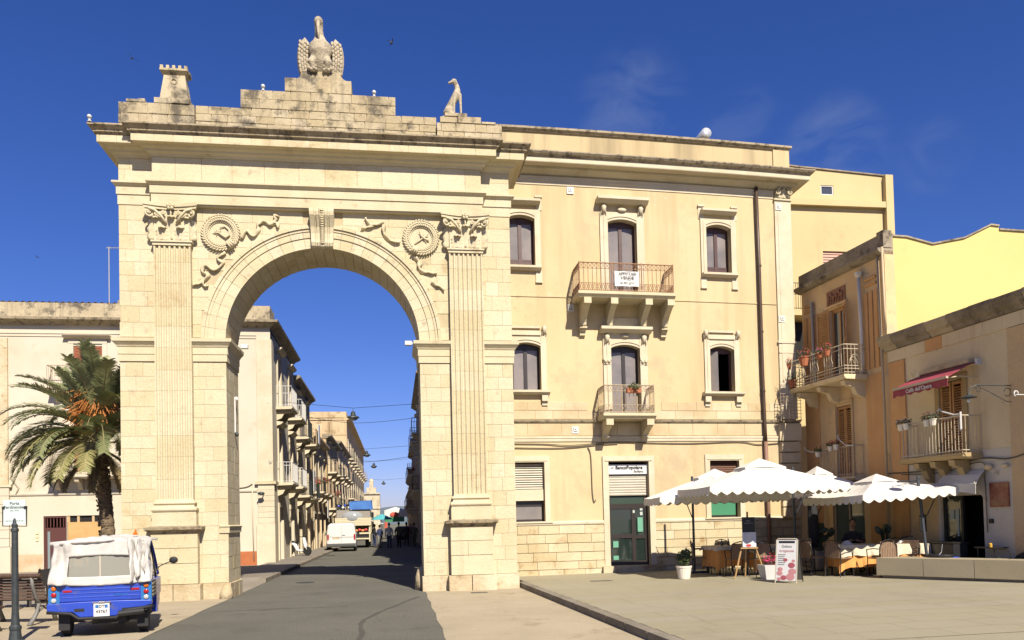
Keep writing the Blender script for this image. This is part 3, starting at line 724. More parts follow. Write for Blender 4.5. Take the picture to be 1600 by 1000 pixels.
g = MB(); g.tube([(bx-.03, by-.18, bz+1.28), (bx-.03, by-.27, bz+1.15), (bx-.02, by-.30, bz+.95), (bx-.01, by-.32, bz+.74)], [.052, .045, .032, .012], 8); g.build('beak', m_statue, bird, smooth=True)
for sd_ in (-1, 1):
    g = MB(); rows = []
    for i in range(17):
        t = i/16; z = bz+.90-t*.90; hw = .135*math.sqrt(max(.03, 1-(max(0, .22-t)/.22)**2))*(1-.10*t+.08*math.sin(t*3)); cxw = bx+sd_*(.375+.05*math.sin(t*PI)+.03*t)
        rows.append([(cxw+hw*math.cos(a), by-.02+.085*math.sin(a)*(1.15-.4*t), z) for a in [2*PI*k/12 for k in range(12)]])
    g.loft(rows); wn = g.build('wing', m_statue, bird, smooth=True)
    for r_ in range(8):
        for k in range(4):
            z = bz+.80-r_*.10-(k % 2)*.045; x = bx+sd_*(.375+.045*math.sin((.9-(z-bz))/.9*PI))-.095+k*.062; ln = .055 if r_ < 4 else .085
            f = MB(); f.ell((0, 0, 0), (.040, .017, ln), 6, 5, Matrix.Translation((x, by-.105+.02*r_/8, z)) @ Matrix.Rotation(-.10, 4, 'X') @ Matrix.Rotation(sd_*.10, 4, 'Y')); f.build('feather', m_statue, wn, smooth=True)
for sd_ in (-1, 1):
    for k in range(4):
        g = MB(); g.ell((bx+sd_*(.10+.055*k), by-.22, bz+.04+.03*(k % 2)), (.048, .07, .06), 7, 5); g.tube([(bx+sd_*(.10+.055*k), by-.24, bz+.08), (bx+sd_*(.10+.055*k), by-.27, bz+.15)], [.03, .015], 6); g.build('nestling', m_statue, bird, smooth=True)

dog = thing('dog_statue', 'small stone hound sitting upright on the right end of the arch parapet', 'statue', (1.68, YT, 12.05))
g = MB(); dx, dy, dz = 1.70, YT-.02, 12.06
def D(x, y, z): return (dx+x*1.12, dy+y, dz+z*1.22)
g.tube([D(-.19, .02, .08), D(-.13, .02, .18), D(-.04, 0, .34), D(.05, -.02, .50), D(.08, -.02, .60)], [(.11, .10), (.13, .11), (.12, .10), (.125, .10), (.08, .075)], 12)
g.tube([D(.08, -.02, .55), D(.06, -.02, .68), D(.02, -.03, .76)], [.08, .065, .058], 10)
g.ell(D(.0, -.03, .78), (.078, .062, .066), 10, 8)
g.tube([D(-.02, -.03, .775), D(-.08, -.03, .75), D(-.14, -.03, .735)], [.05, .038, .026], 8)
g.tube([D(.03, -.09, .79), D(.05, -.10, .71)], [.024, .014], 6); g.tube([D(.03, .03, .79), D(.05, .04, .71)], [.024, .014], 6)
g.tube([D(.12, -.07, .5), D(.135, -.08, .25), D(.14, -.08, .02)], [.055, .034, .03], 8)
g.tube([D(.01, -.09, .46), D(-.02, -.12, .25), D(-.02, -.12, .02)], [.055, .034, .03], 8)
g.ell(D(-.12, -.07, .14), (.12, .07, .12), 9, 7); g.tube([D(-.12, -.10, .08), D(-.04, -.14, .03)], .036, 7)
g.ell(D(.12, -.11, .015), (.04, .065, .028), 7, 5); g.ell(D(-.03, -.15, .015), (.04, .065, .028), 7, 5)
g.tube([D(-.2, .03, .05), D(-.27, .0, .02), D(-.30, -.06, .015)], [.035, .026, .012], 6)
g.build('body', m_statue, dog, remesh=.016)

tw = thing('stone_turret', 'miniature stone tower with battlements on the left end of the arch parapet', 'sculpture', (-5.1, YT, 12.07))
g = MB()
def frus(g, x0, x1, y0, y1, z0, X0, X1, Y0, Y1, z1):
    g.add([(x0, y0, z0), (x1, y0, z0), (x1, y1, z0), (x0, y1, z0), (X0, Y0, z1), (X1, Y0, z1), (X1, Y1, z1), (X0, Y1, z1)], [(0, 1, 5, 4), (1, 2, 6, 5), (2, 3, 7, 6), (3, 0, 4, 7), (4, 5, 6, 7), (3, 2, 1, 0)])
frus(g, -5.45, -4.79, YT-.2, YT+.2, 12.07, -5.36, -4.87, YT-.13, YT+.13, 12.72)
g.build('tower_body', m_attic, tw)
g = MB(); frus(g, -5.36, -4.87, YT-.13, YT+.13, 12.722, -5.43, -4.80, YT-.2, YT+.2, 12.80); g.box(-5.44, -4.79, YT-.21, YT+.21, 12.802, 12.85); g.build('parapet', m_attic, tw)
for k in range(5):
    g = MB(); g.box(-5.43+k*.14, -5.36+k*.14, YT-.2, YT-.1, 12.852, 12.93); g.build('merlon', m_attic, tw)
for k in range(2):
    g = MB(); g.box(-5.43+k*.28*2, -5.36+k*.28*2, YT+.10, YT+.19, 12.852, 12.93); g.build('merlon', m_attic, tw)
g = MB(); g.lathe([(.07, 0), (.07, .02), (.055, .02), (.055, 0)], 0, 0, 20); g.xf(Matrix.Translation((-5.12, YT-.145, 12.55)) @ Matrix.Rotation(PI/2, 4, 'X')); g.build('round_window', m_attic, tw)
g = MB(); g.box(-5.17, -5.05, YT-.195, YT-.1, 12.09, 12.28); g.build('door', m_attic, tw)
# lamps on the gate
def ball_lamp(x, y, z, label, r=.052):
    t = thing('floodlight', label, 'floodlight', (x, y, z))
    g = MB(); g.ell((x, y, z+r+.06), (r, r*1.25, r), 12, 9); g.build('housing', m_white, t, smooth=True)
    g = MB(); g.tube([(x, y, z), (x, y, z+.07)], .025, 8); g.lathe([(.045, 0), (.045, .015)], x, y, 10, z); g.build('bracket', m_white, t)
ball_lamp(-6.87, 19.48, 11.22, 'white round floodlight on the left tip of the arch cornice')
ball_lamp(-3.03, 20.0, 12.44, 'white round floodlight on the left shoulder of the stepped parapet')
ball_lamp(-.33, 20.0, 12.44, 'white round floodlight on the right shoulder of the stepped parapet')
for x, y, sx, lab in ((CX-RI, 20.85, 1, 'white floodlight on an arm at the left springing of the arch'), (CX+RI, 20.3, -1, 'white floodlight on an arm at the right springing of the arch')):
    t = thing('arm_floodlight', lab, 'floodlight', (x, y, 6.25))
    g = MB(); g.tube([(x, y, 6.29), (x+sx*.3, y, 6.27)], .02, 6); g.build('arm', m_white, t)
    g = MB(); g.box(x+sx*.18, x+sx*.36, y-.06, y+.06, 6.22, 6.33); g.build('housing', m_white, t, bevel=.015)
# metal bracket with small lamps inside the left pier
t = thing('wall_lamp_strip', 'slim white cable box with two small lamps inside the left pier', 'lamp', (CX-RI, 20.9, 4.4))
g = MB(); g.box(CX-RI, CX-RI+.03, 20.88, 20.91, 4.1, 5.0); g.build('conduit', m_white, t)
for z in (4.95, 4.05):
    g = MB(); g.ell((CX-RI+.05, 20.9, z), (.05, .04, .06), 8, 6); g.build('lamp', m_iron if z < 4.5 else m_white, t, smooth=True)
# ---------------------------------------------------------------- bank building on the right of the arch
BY = 22.2
def dF(x): x = max(0, x-3.4); return .02*x+.0035*x*x
def wb(p): return (p[0], p[1]+dF(p[0]), p[2])
m_plast = pm('yellow_plaster', (.74, .59, .345), (.69, .535, .29), .5, .92, .2, 28, streak=((.59, .45, .25), 1.8, .50), grime=((.60, .475, .285), .55, .53), grime2=((.76, .62, .42), 1.4, .62), fine=.03, crack=(.35, .004, (.56, .43, .25)))
m_glassb = pm('reflection_toned_glass', (.36, .31, .28), (.22, .20, .19), .9, rough=.22, spec=.6)  # pale pane colour stands in for the reflection of the buildings opposite
m_surr = pm('pale_surround', (.76, .67, .49), (.68, .585, .405), 1.6, .9, .25, 24, fine=.06, grime2=((.52, .42, .27), 2.6, .61))
m_surr_blk = pm('pale_band_stone', (.72, .60, .38), (.60, .46, .27), 1.0, .9, .3, 24, .07, grime=((.46, .30, .15), 1.1, .6))
m_brown = pm('brown_window_wood', (.10, .045, .035), (.075, .032, .026), 6, .45)
m_brown2 = pm('dark_window_wood', (.035, .026, .022), rough=.4)
m_rust = pm('rusty_iron', (.34, .17, .085), (.46, .27, .15), 9, .8, .4, 60)
m_ironpale = pm('pale_iron', (.50, .40, .27), (.42, .30, .18), 8, .7)
m_alu = pm('pale_shutter', (.62, .56, .44), (.55, .49, .38), 3, .5)
m_pipe = pm('brown_downpipe', (.085, .045, .025), (.06, .034, .02), 4, .5)
m_grn = pm('green_blind', (.05, .26, .13), rough=.6)
bank = thing('bank_building', 'long yellow three storey palazzo with balconies and a bank entrance beside the arch', 'building', (7.5, 24, 0))
X0, X1 = 2.95, 12.13
def wall(x0, x1, z0, z1, ops, y, th, mat, name='wall', warp=None, parent=None, seg=1.0):
    """wall with rectangular openings (xa,xb,za,zb)"""
    xs = sorted(set([x0, x1]+[v for o in ops for v in o[:2] if x0 < v < x1])); g = MB()
    for a, b in zip(xs, xs[1:]):
        cov = sorted((o[2], o[3]) for o in ops if o[0] <= a+1e-6 and o[1] >= b-1e-6); z = z0; sg = max(1, math.ceil((b-a)/seg))
        for c0, c1 in cov+[(z1, z1)]:
            if c0 > z+1e-6: g.box(a, b, y, y+th, z, c0, seg=sg)
            z = max(z, c1)
    return g.build(name, mat, parent, warp=warp)
W3 = [(3.69, .80, 8.95, 10.42), (9.72, .80, 8.95, 10.42)]
W2 = [(3.77, .82, 5.38, 6.76), (9.72, .78, 5.38, 6.76)]
D3 = (6.70, .88, 7.98, 10.42); D2 = (6.70, .88, 4.60, 6.74)
G1 = (3.70, 1.02, 1.66, 3.35); G2 = (9.70, .94, 1.66, 3.35); GD = (6.70, 1.22, .34, 3.34)
ops = [(c-w_/2, c+w_/2, a, b) for c, w_, a, b in W3+W2+[D3, D2, G1, G2, GD]]
wall(X0, X1, .0, 11.9, ops, BY, .35, m_plast, warp=wb, parent=bank)
# sides and roof body
g = MB(); g.box(X0, X0+.3, BY+.35, 30, 0, 12.9); g.box(X1-.3, X1, BY+.36+.42, 30, 0, 12.9); g.box(X0, X1-.02, 29.7, 30, 0, 12.9); g.build('side_wall', m_plast, bank)
g = MB(); g.box(X0+.3, X1-.3, BY+.9, 29.7, 11.8, 11.9); g.build('roof', m_core, bank)
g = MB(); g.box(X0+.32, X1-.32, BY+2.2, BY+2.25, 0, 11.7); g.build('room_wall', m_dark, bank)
for z in (4.3, 7.8):
    g = MB(); g.box(X0+.3, X1-.3, BY+.36+.4, BY+2.2, z, z+.1); g.build('floor_slab', m_dark, bank)
def bmould(name, mat, prof, x0, x1, z0, y=BY, seg=10, retL=0, retR=1, dR=.6): return mould(name, mat, prof, x0, x1, y, z0, retL, retR, seg=seg, parent=bank, warp=wb, dR=dR)
# cornice and parapet
g = MB(); g.box(X0, X1, BY+.01, BY+.31, 11.9, 12.90, seg=10); g.build('parapet', pm('parapet_plaster', (.66, .53, .30), (.60, .47, .26), .6, .95, .2, 30, streak=((.42, .33, .19), 1.6, .48)), bank, warp=wb)
bmould('parapet_coping', m_cyma, [(-.02, 0), (.04, .0), (.05, .03), (.10, .06), (.10, .12), (-.02, .14)], X0, X1, 12.86, dR=7)
g = MB(); g.box(11.62, 12.16, BY-.03, BY+.0, 12.0, 12.86); g.build('parapet_pier', m_plast, bank, warp=wb)
bmould('cornice_bed', m_trim, [(0, 0), (.05, .02), (.12, .07), (.2, .13), (.2, .19), (0, .2)], X0, X1, 11.60, dR=3)
bmould('cornice_face', m_surr, [(.0, 0), (.46, .0), (.47, .02), (.47, .14), (0, .15)], X0, X1, 11.79, dR=3)
bmould('cornice_gutter', m_cyma, [(.0, 0), (.48, .0), (.5, .03), (.56, .06), (.6, .11), (.6, .14), (.0, .17)], X0, X1, 11.93, dR=3)
# frieze lines, string courses
bmould('architrave_line', m_surr, [(0, 0), (.02, 0), (.02, .11), (.04, .115), (.04, .2), (.06, .205), (.06, .23), (0, .24)], X0, 11.58, 11.33, retR=0)
bmould('string_course', m_plast, [(0, 0), (.02, 0), (.02, .04), (0, .045)], X0, 5.3, 8.08, retR=0, seg=4); bmould('string_course', m_plast, [(0, 0), (.02, 0), (.02, .04), (0, .045)], 8.15, 11.58, 8.08, retR=0, seg=4)
bmould('string_course', m_cyma, [(0, 0), (.03, .0), (.06, .04), (.07, .09), (.0, .1)], X0, X1+.06, 4.46)
bmould('string_course', m_surr, [(0, 0), (.025, 0), (.03, .03), (.03, .08), (.045, .09), (.045, .14), (0, .15)], X0, 11.58, 3.93, retR=0)
rects = [(a, b, z0, z1, ((0, BY-.012, 0), 0)) for a, b, z0, z1 in courses(X0, 11.55, 4.09, 4.455, .37, .8) + courses(X0, 11.55, 4.57, 5.08, .26, .62, keep=lambda a, b, z0, z1: b < D2[0]-.7 or a > D2[0]+.7)]
me_s = unit_block('band_block', .01, .02, m_surr_blk)
lay(bank, rects, me_s, None, depth=.05, gap=.0025, name='band_stone', warp=wb, uneven=.001)
# base storey stones and cap
rects = [(a, b, z0, z1, ((0, BY-.035, 0), 0)) for a, b, z0, z1 in courses(X0, GD[0]-.68, .05, 1.55, .25, .62)+courses(GD[0]+.68, X1+.06, .05, 1.55, .25, .62)]
me_bs = unit_block('base_block', .003, .035, m_lowstone); me_bs.materials[0] = pm('base_limestone', (.73, .62, .40), (.64, .525, .32), 1.0, .92, .5, 16, .08, grime=((.48, .34, .17), 1.6, .56), fine=.08)
lay(bank, rects, me_bs, None, depth=.08, gap=.003, name='base_stone', warp=wb, uneven=.006)
for a, b in ((X0, GD[0]-.62), (GD[0]+.62, 11.55)): bmould('dado_cap', m_surr, [(0, 0), (.05, 0), (.06, .03), (.06, .07), (.03, .1), (0, .11)], a, b, 1.555, retR=0, seg=6)
# right pilaster and rusticated quoins
g = MB(); g.box(11.60, 12.15, BY-.05, BY, 4.6, 11.3, seg=2); g.box(11.70, 12.05, BY-.06, BY-.05, 4.9, 10.9, seg=2); g.build('corner_pilaster', m_surr, bank, warp=wb)
g = MB(); g.box(11.57, 12.18, BY-.08, BY-.05, 6.9, 6.98); g.box(11.60, 12.15, BY-.07, BY-.05, 6.6, 6.64); g.build('pilaster_band', m_surr, bank, warp=wb)
rects = [(11.52, 12.2, z, z+.325, ((0, BY-.11, 0), 0)) for z in [1.6+.33*i for i in range(7)]]
lay(bank, rects, me_s, None, depth=.12, gap=.012, name='quoin_stone', warp=wb)
g = MB(); g.box(11.50, 12.22, BY-.13, BY, 3.93, 4.45, seg=1); g.build('quoin_cap', m_surr_blk, bank, warp=wb)
# capital of the corner pilaster
g = MB(); g.box(11.58, 12.17, BY-.09, BY, 11.28, 11.33)
ccap = g.build('pilaster_capital', m_trim, bank, warp=wb)
for i, (x, s_) in enumerate(((11.72, 1), (11.88, 1), (12.04, 1))):
    l = leaf(.2, .26, .05, .07); l.xf(Matrix.Translation((x, BY-.08+dF(x), 11.34))); l.build('leaf', m_trim, ccap, smooth=True, thick=.02)
for sd_ in (-1, 1):
    pts, rr = volute(sd_, .75); g = MB(); g.tube([(11.88+sd_*.2+p[0], BY-.16+dF(11.9), 11.5+p[2]) for p in pts], [q*.8 for q in rr], 6); g.build('volute', m_trim, ccap, smooth=True)

def arc_top(xc, w_, z1, rise, y0, y1, over, n=10):
    """filler between a segmental arch and the square head above it"""
    pts = [(xc-w_/2+w_*i/n, z1-rise+rise*math.sin(PI*(.0+i/n))**.8 if 0 < i < n else z1-rise) for i in range(n+1)]
    g = MB()
    for (xa, za), (xb, zb) in zip(pts, pts[1:]): g.prism([(xa, za), (xb, zb), (xb, z1+over), (xa, z1+over)], 'y', y0, y1)
    return g, pts
def window(xc, w_, z0, z1, wood, name='window', rise=.10, sill=True, style=3, open_leaf=False, door=False):
    g = MB(); f = .065; yy = BY+.20
    a, b = xc-w_/2, xc+w_/2
    g.box(a, a+f, yy, yy+.07, z0, z1); g.box(b-f, b, yy, yy+.07, z0, z1); g.box(a, b, yy-.004, yy+.066, z1-.18, z1-.0)
    g.box(a+f, b-f, yy+.004, yy+.06, z0, z0+f)
    if not open_leaf: g.box(xc-.05, xc+.05, yy-.02, yy+.05, z0, z1-.05)
    if style == 3 and not door: g.box(a+f, b-f, yy-.01, yy+.03, z0+.0, z0+.20); g.box(a+f, b-f, yy-.016, yy+.02, z0+.2, z0+.25)
    fr = g.build(name, wood, bank, warp=wb)
    for s_ in (-1, 1):
        if open_leaf and s_ > 0: continue
        q = MB(); xa, xb = (a+f, xc-.05) if s_ < 0 else (xc+.05, b-f)
        if open_leaf: q.prism([(a+f, yy+.02), (a+f+.22, yy-.14), (a+f+.25, yy-.11), (a+f+.03, yy+.05)], 'z', z0+.06, z1-.14)
        else: q.box(xa, xb, yy+.02, yy+.03, z0+.06, z1-.1)
        q.build('pane', m_glassb, fr, warp=wb)
    if rise:
        g, pts = arc_top(xc, w_, z1, rise, BY+.002, BY+.24, .0); g.build('arch_head', m_surr, fr, warp=wb)
    return fr
def surround(fr, xc, w_, z0, z1, ow, top, mat=m_surr, rise=.10, pr=.05):
    """flat raised frame round an opening"""
    a, b = xc-w_/2, xc+w_/2; g = MB()
    g.box(a-ow, a, BY-pr, BY+.02, z0, z1+top); g.box(b, b+ow, BY-pr, BY+.02, z0, z1+top); g.box(a, b, BY-pr, BY+.02, z1, z1+top)
    g.box(a-ow*.55, a, BY-pr-.015, BY-pr, z0, z1+top*.5); g.box(b, b+ow*.55, BY-pr-.015, BY-pr, z0, z1+top*.5)
    if rise:
        n = 10
        for i in range(n):
            xa, xb = a+w_*i/n, a+w_*(i+1)/n
            za = z1-rise+rise*math.sin(PI*i/n)**.8 if i else z1-rise; zb = z1-rise+rise*math.sin(PI*(i+1)/n)**.8 if i < n-1 else z1-rise
            g.prism([(xa, za), (xb, zb), (xb, z1+.001), (xa, z1+.001)], 'y', BY-pr, BY+.002)
            g.prism([(xa, za+.07), (xb, zb+.07), (xb, zb+.12), (xa, za+.12)], 'y', BY-pr-.02, BY-pr+.001)
    return g.build('surround', mat, fr, warp=wb)
def ledge(fr, name, x0, x1, z, d=.2, h=.12, mat=None):
    g = MB(); g.prism([(BY+.01, z), (BY-d*.5, z), (BY-d*.8, z+h*.35), (BY-d, z+h*.5), (BY-d, z+h), (BY+.01, z+h)], 'x', x0, x1, seg=2); return g.build(name, mat or m_surr, fr, warp=wb)
def ornament(fr, x, z, s_=1):
    g = MB(); g.tube([(x, BY-.06, z), (x, BY-.12, z-.04*s_), (x, BY-.10, z-.12*s_), (x, BY-.06, z-.18*s_)], [.05*s_, .06*s_, .045*s_, .02], 7)
    g.tube([(x-.05*s_, BY-.07, z-.02), (x-.05*s_, BY-.09, z-.2*s_)], .014, 5); g.tube([(x+.05*s_, BY-.07, z-.02), (x+.05*s_, BY-.09, z-.2*s_)], .014, 5)
    g.build('carved_bracket', m_surr, fr, smooth=True, warp=wb)
for i, (xc, w_, z0, z1) in enumerate(W3):
    fr = window(xc, w_, z0, z1, m_brown); surround(fr, xc, w_, z0-.02, z1, .17, .16)
    ledge(fr, 'sill', xc-.56, xc+.56, z0-.13, .17); ledge(fr, 'hood', xc-.56, xc+.56, z1+.29, .22, .13)
    for s_ in (-1, 1):
        g = MB(); g.box(xc+s_*.5-.09, xc+s_*.5+.09, BY-.03, BY, z0-.42, z0-.14); g.box(xc+s_*.5-.1, xc+s_*.5+.1, BY-.055, BY, z0-.47, z0-.42); g.build('apron_tab', m_surr, fr, warp=wb)
        g = MB(); g.box(xc+s_*.53-.09, xc+s_*.53+.09, BY-.025, BY, z1+.16, z1+.52); g.box(xc+s_*.53-.11, xc+s_*.53+.11, BY-.07, BY, z1+.52, z1+.57); g.build('head_tab', m_surr, fr, warp=wb)
for i, (xc, w_, z0, z1) in enumerate(W2):
    fr = window(xc, w_, z0, z1, m_brown if i else m_brown2, style=2, open_leaf=bool(i)); surround(fr, xc, w_, z0-.02, z1, .17, .34)
    ledge(fr, 'sill', xc-.64, xc+.64, z0-.12, .2)
    g = MB(); g.box(xc-.42, xc+.42, BY-.09, BY-.05, z1+.2, z1+.24); g.box(xc-.42, xc+.42, BY-.08, BY-.05, z1+.40, z1+.46); g.build('head_moulding', m_surr, fr, warp=wb)
    for s_ in (-1, 1):
        ornament(fr, xc+s_*.52, z1+.44, 1.2); g = MB(); g.box(xc+s_*.5-.09, xc+s_*.5+.09, BY-.12, BY, z0-.30, z0-.12); g.box(xc+s_*.5-.08, xc+s_*.5+.08, BY-.05, BY, z0-.42, z0-.30); g.build('sill_bracket', m_surr, fr, warp=wb)
# balcony doors
fr = window(*D3[:2], 7.98, 10.42, m_brown, name='balcony_door', style=3, door=True); surround(fr, 6.70, .88, 7.98, 10.42, .23, .2)
ledge(fr, 'hood', 5.93, 7.47, 10.84, .3, .16)
for s_ in (-1, 1): ornament(fr, 6.7+s_*.56, 10.78, 1.3)
g = MB(); g.ell((6.7, BY-.08, 10.68), (.14, .05, .06), 10, 7); g.build('carved_shell', m_surr, fr, smooth=True, warp=wb)
fr = window(*D2[:2], 4.60, 6.74, m_brown2, name='balcony_door', style=2, door=True); surround(fr, 6.70, .88, 4.60, 6.74, .23, .36)
ledge(fr, 'hood', 5.93, 7.47, 7.06, .3, .16)
for s_ in (-1, 1):
    ornament(fr, 6.7+s_*.56, 7.0, 1.3)
    g = MB(); g.box(6.7+s_*.56-.12, 6.7+s_*.56+.12, BY-.09, BY, 6.28, 6.36); g.box(6.7+s_*.56-.10, 6.7+s_*.56+.10, BY-.08, BY, 6.16, 6.26); g.ell((6.7+s_*.56-.05, BY-.09, 6.24), .05, 7, 5); g.ell((6.7+s_*.56+.05, BY-.09, 6.24), .05, 7, 5); g.build('carved_capital', m_surr, fr, warp=wb)
g = MB(); g.ell((6.7, BY-.08, 6.98), (.14, .05, .05), 10, 7); g.build('carved_shell', m_surr, fr, smooth=True, warp=wb)
g = MB(); g.box(6.05, 7.35, BY-.03, BY, 7.24, 7.52); g.build('panel_over_hood', m_surr, bank, warp=wb)

def scroll_bracket(x, ztop, depth, h, w_=.17, mat=m_trim, warp=wb, y=BY, long=True):
    P = [(0, ztop), (-depth, ztop), (-depth, ztop-.14), (-depth*.93, ztop-.2)]
    for i in range(7):
        t = i/6; P.append((-depth*(.9-.62*math.sin(t*PI/2)), ztop-.2-(h-.2)*.62*t))
    P += [(-depth*.22, ztop-h*.72), (-depth*.22, ztop-h*.86), (-depth*.12, ztop-h*.88), (-depth*.12, ztop-h), (0, ztop-h)]
    g = MB(); g.prism([(y+p, z) for p, z in P], 'x', x-w_/2, x+w_/2); g.box(x-w_/2-.02, x+w_/2+.02, y-depth-.02, y-depth+.2, ztop-.17, ztop-.005)
    g.box(x-w_/2-.02, x+w_/2+.02, y-depth*.3, y, ztop-h*.8, ztop-h*.75)
    return g
def lattice(g, P0, P1, z0, z1, n, r=.007, y=0):
    for i in range(n):
        a = Vector(P0).lerp(Vector(P1), i/n); b = Vector(P0).lerp(Vector(P1), (i+1)/n)
        g.tube([(a.x, a.y, z0), (b.x, b.y, z1)], r, 4, caps=False); g.tube([(a.x, a.y, z1), (b.x, b.y, z0)], r, 4, caps=False)
def balcony(xa, xb, zt, depth, h, br, mat, brh, kind):
    g = MB(); g.prism([(BY, zt-.16), (BY-depth+.08, zt-.16), (BY-depth+.05, zt-.12), (BY-depth, zt-.08), (BY-depth, zt), (BY, zt)], 'x', xa, xb, seg=3)
    slab = g.build('balcony', m_trim, bank, warp=wb)
    for x in br: scroll_bracket(x, zt-.163, depth-.08, brh).build('bracket', m_trim, slab, warp=wb)
    g = MB(); y = BY-depth+.05; z0, z1 = zt+.03, zt+h; yb = BY-.03
    path = [((xa+.05, yb), (xa+.05, y)), ((xa+.05, y), (xb-.05, y)), ((xb-.05, y), (xb-.05, yb))]
    for (ax, ay), (bx, by_) in path:
        L_ = math.hypot(bx-ax, by_-ay); n = max(1, round(L_/.125))
        for z, r in ((z1, .018), (z1-.16, .009), (z0+.2, .009), (z0, .012)): g.tube([(ax, ay, z), ((ax+bx)/2, (ay+by_)/2, z), (bx, by_, z)], r, 5)
        for i in range(n+1):
            t = i/n; g.tube([(ax+(bx-ax)*t, ay+(by_-ay)*t, z0), (ax+(bx-ax)*t, ay+(by_-ay)*t, z1)], .0085, 4, caps=False)
        lattice(g, (ax, ay, 0), (bx, by_, 0), z1-.16, z1, n*1, .0065); lattice(g, (ax, ay, 0), (bx, by_, 0), z0, z0+.2, n*2 if kind else n, .0065)
    for px, py in ((xa+.05, y), (xb-.05, y), (xa+.05+(xb-xa)*.33, y), (xb-.05-(xb-xa)*.33, y)): g.tube([(px, py, zt), (px, py, z1+.03)], .018, 6)
    g.build('railing', mat, slab, warp=wb)
    return slab
b3 = balcony(5.14, 8.0, 8.06, .85, .80, (5.42, 6.20, 7.22, 7.88), m_rust, .92, 1)
b2 = balcony(5.80, 7.36, 4.66, .75, .78, (6.0, 7.2), m_ironpale, .58, 0)
# banner and flower box on the railings
t = thing('rental_banner', 'white letting banner tied to the upper balcony railing of the palazzo', 'banner', (6.6, BY-.86, 8.2))
g = MB(); rows = []
for i in range(9):
    x = 6.19+.72*i/8; rows.append([(x, BY-.868+.012*math.sin(i*1.7)+dF(x), z) for z in (8.20, 8.4, 8.62)])
g.grid(rows); g.build('cloth', pm('white_banner', (.80, .79, .74), rough=.8), t, thick=.006)
m_txt = pm('dark_lettering', (.03, .03, .035), rough=.7)
text('AFFITTASI', .115, m_txt, t, face_mat((6.56, BY-.89+dF(6.5), 8.51), math.atan(.04)), bold=.0)
text('VENDE', .125, m_txt, t, face_mat((6.56, BY-.89+dF(6.5), 8.39), math.atan(.04)), bold=.0)
text('tel. 0931 83 51', .07, m_txt, t, face_mat((6.56, BY-.89+dF(6.5), 8.27), math.atan(.04)))
def leaf_clump(g, c, r, n, size, rs, flat=1.0):
    for _ in range(n):
        d = Vector((rs.gauss(0, 1), rs.gauss(0, 1), rs.gauss(0, 1)*flat)).normalized()*r*rs.uniform(.45, 1.0)
        p = Vector(c)+d; q = Euler((rs.uniform(0, 6.3), rs.uniform(0, 6.3), rs.uniform(0, 6.3))).to_matrix().to_4x4(); q.translation = p
        s_ = size*rs.uniform(.6, 1.2)
        g.add([tuple(q @ Vector(v)) for v in ((-s_*.35, 0, 0), (0, -s_, s_*.1), (s_*.35, 0, 0), (0, s_, s_*.12))], [(0, 1, 2, 3)])
m_leaf = pm('plant_leaves', (.035, .085, .02), (.07, .14, .03), 8, .55)
m_leaf2 = pm('dry_green_leaves', (.06, .10, .025), (.10, .12, .04), 9, .6)
m_flred = pm('red_petals', (.55, .03, .04), (.65, .10, .10), 20, .6)
m_flwhite = pm('pale_petals', (.75, .62, .50), rough=.6)
m_terra = pm('terracotta', (.50, .17, .07), (.42, .13, .06), 6, .8)
t = thing('balcony_planter', 'small trough of trailing green plants on the lower balcony rail of the palazzo', 'planter', (6.62, BY-.75+.1, 5.3))
g = MB(); g.box(6.50, 6.90, BY-.80, BY-.66, 5.22, 5.36); g.build('trough', m_terra, t, warp=wb)
g = MB(); leaf_clump(g, (6.7, BY-.76+dF(6.7), 5.36), .17, 160, .05, rnd, .5); g.build('foliage', m_leaf2, t)
# ground floor windows and entrance
def rwin(op, sign=0):
    xc, w_, z0, z1 = op; a, b = xc-w_/2, xc+w_/2
    g = MB(); yy = BY+.2; g.box(a, b, yy, yy+.06, z0, z0+.07); g.box(a, a+.06, yy, yy+.06, z0+.07, z1); g.box(b-.06, b, yy, yy+.06, z0+.07, z1); g.box(a+.06, b-.06, yy-.005, yy+.055, z0+.45, z0+.62)
    fr = g.build('window', m_brown2, bank, warp=wb)
    g = MB(); g.box(a+.06, b-.06, yy+.02, yy+.03, z0+.07, z1-.3); g.build('pane', m_glassb, fr, warp=wb)
    g = MB(); g.box(a-.15, a, BY-.04, BY+.02, z0-.05, z1+.18); g.box(b, b+.15, BY-.04, BY+.02, z0-.05, z1+.18); g.box(a, b, BY-.04, BY+.02, z1, z1+.18); g.box(a-.09, b+.09, BY-.055, BY-.04, z1+.03, z1+.06); g.build('surround', m_surr, fr, warp=wb)
    ledge(fr, 'sill', a-.2, b+.2, z0-.08, .09, .08)
    return fr
fr = rwin(G1); a, b = G1[0]-G1[1]/2, G1[0]+G1[1]/2
for i in range(11):
    g = MB(); z = 2.60+i*.066; g.prism([(BY+.1, z), (BY+.135, z+.05), (BY+.145, z+.045), (BY+.11, z-.005)], 'x', a, b); g.build('slat', m_alu, fr, warp=wb)
g = MB(); g.box(a, b, BY+.08, BY+.16, 2.26, 2.58); g.build('shutter_box', m_surr, fr, warp=wb)
fr = rwin(G2); a, b = G2[0]-G2[1]/2, G2[0]+G2[1]/2
for i in range(13):
    g = MB(); z = 2.55+i*.06; g.prism([(BY+.1, z), (BY+.135, z+.045), (BY+.145, z+.04), (BY+.11, z-.005)], 'x', a, b); g.build('slat', pm('brown_slat', (.20, .09, .05), rough=.6), fr, warp=wb)
g = MB(); g.box(a+.06, b-.06, BY+.19, BY+.196, 1.73, 2.1); g.build('blind', m_grn, fr, warp=wb)
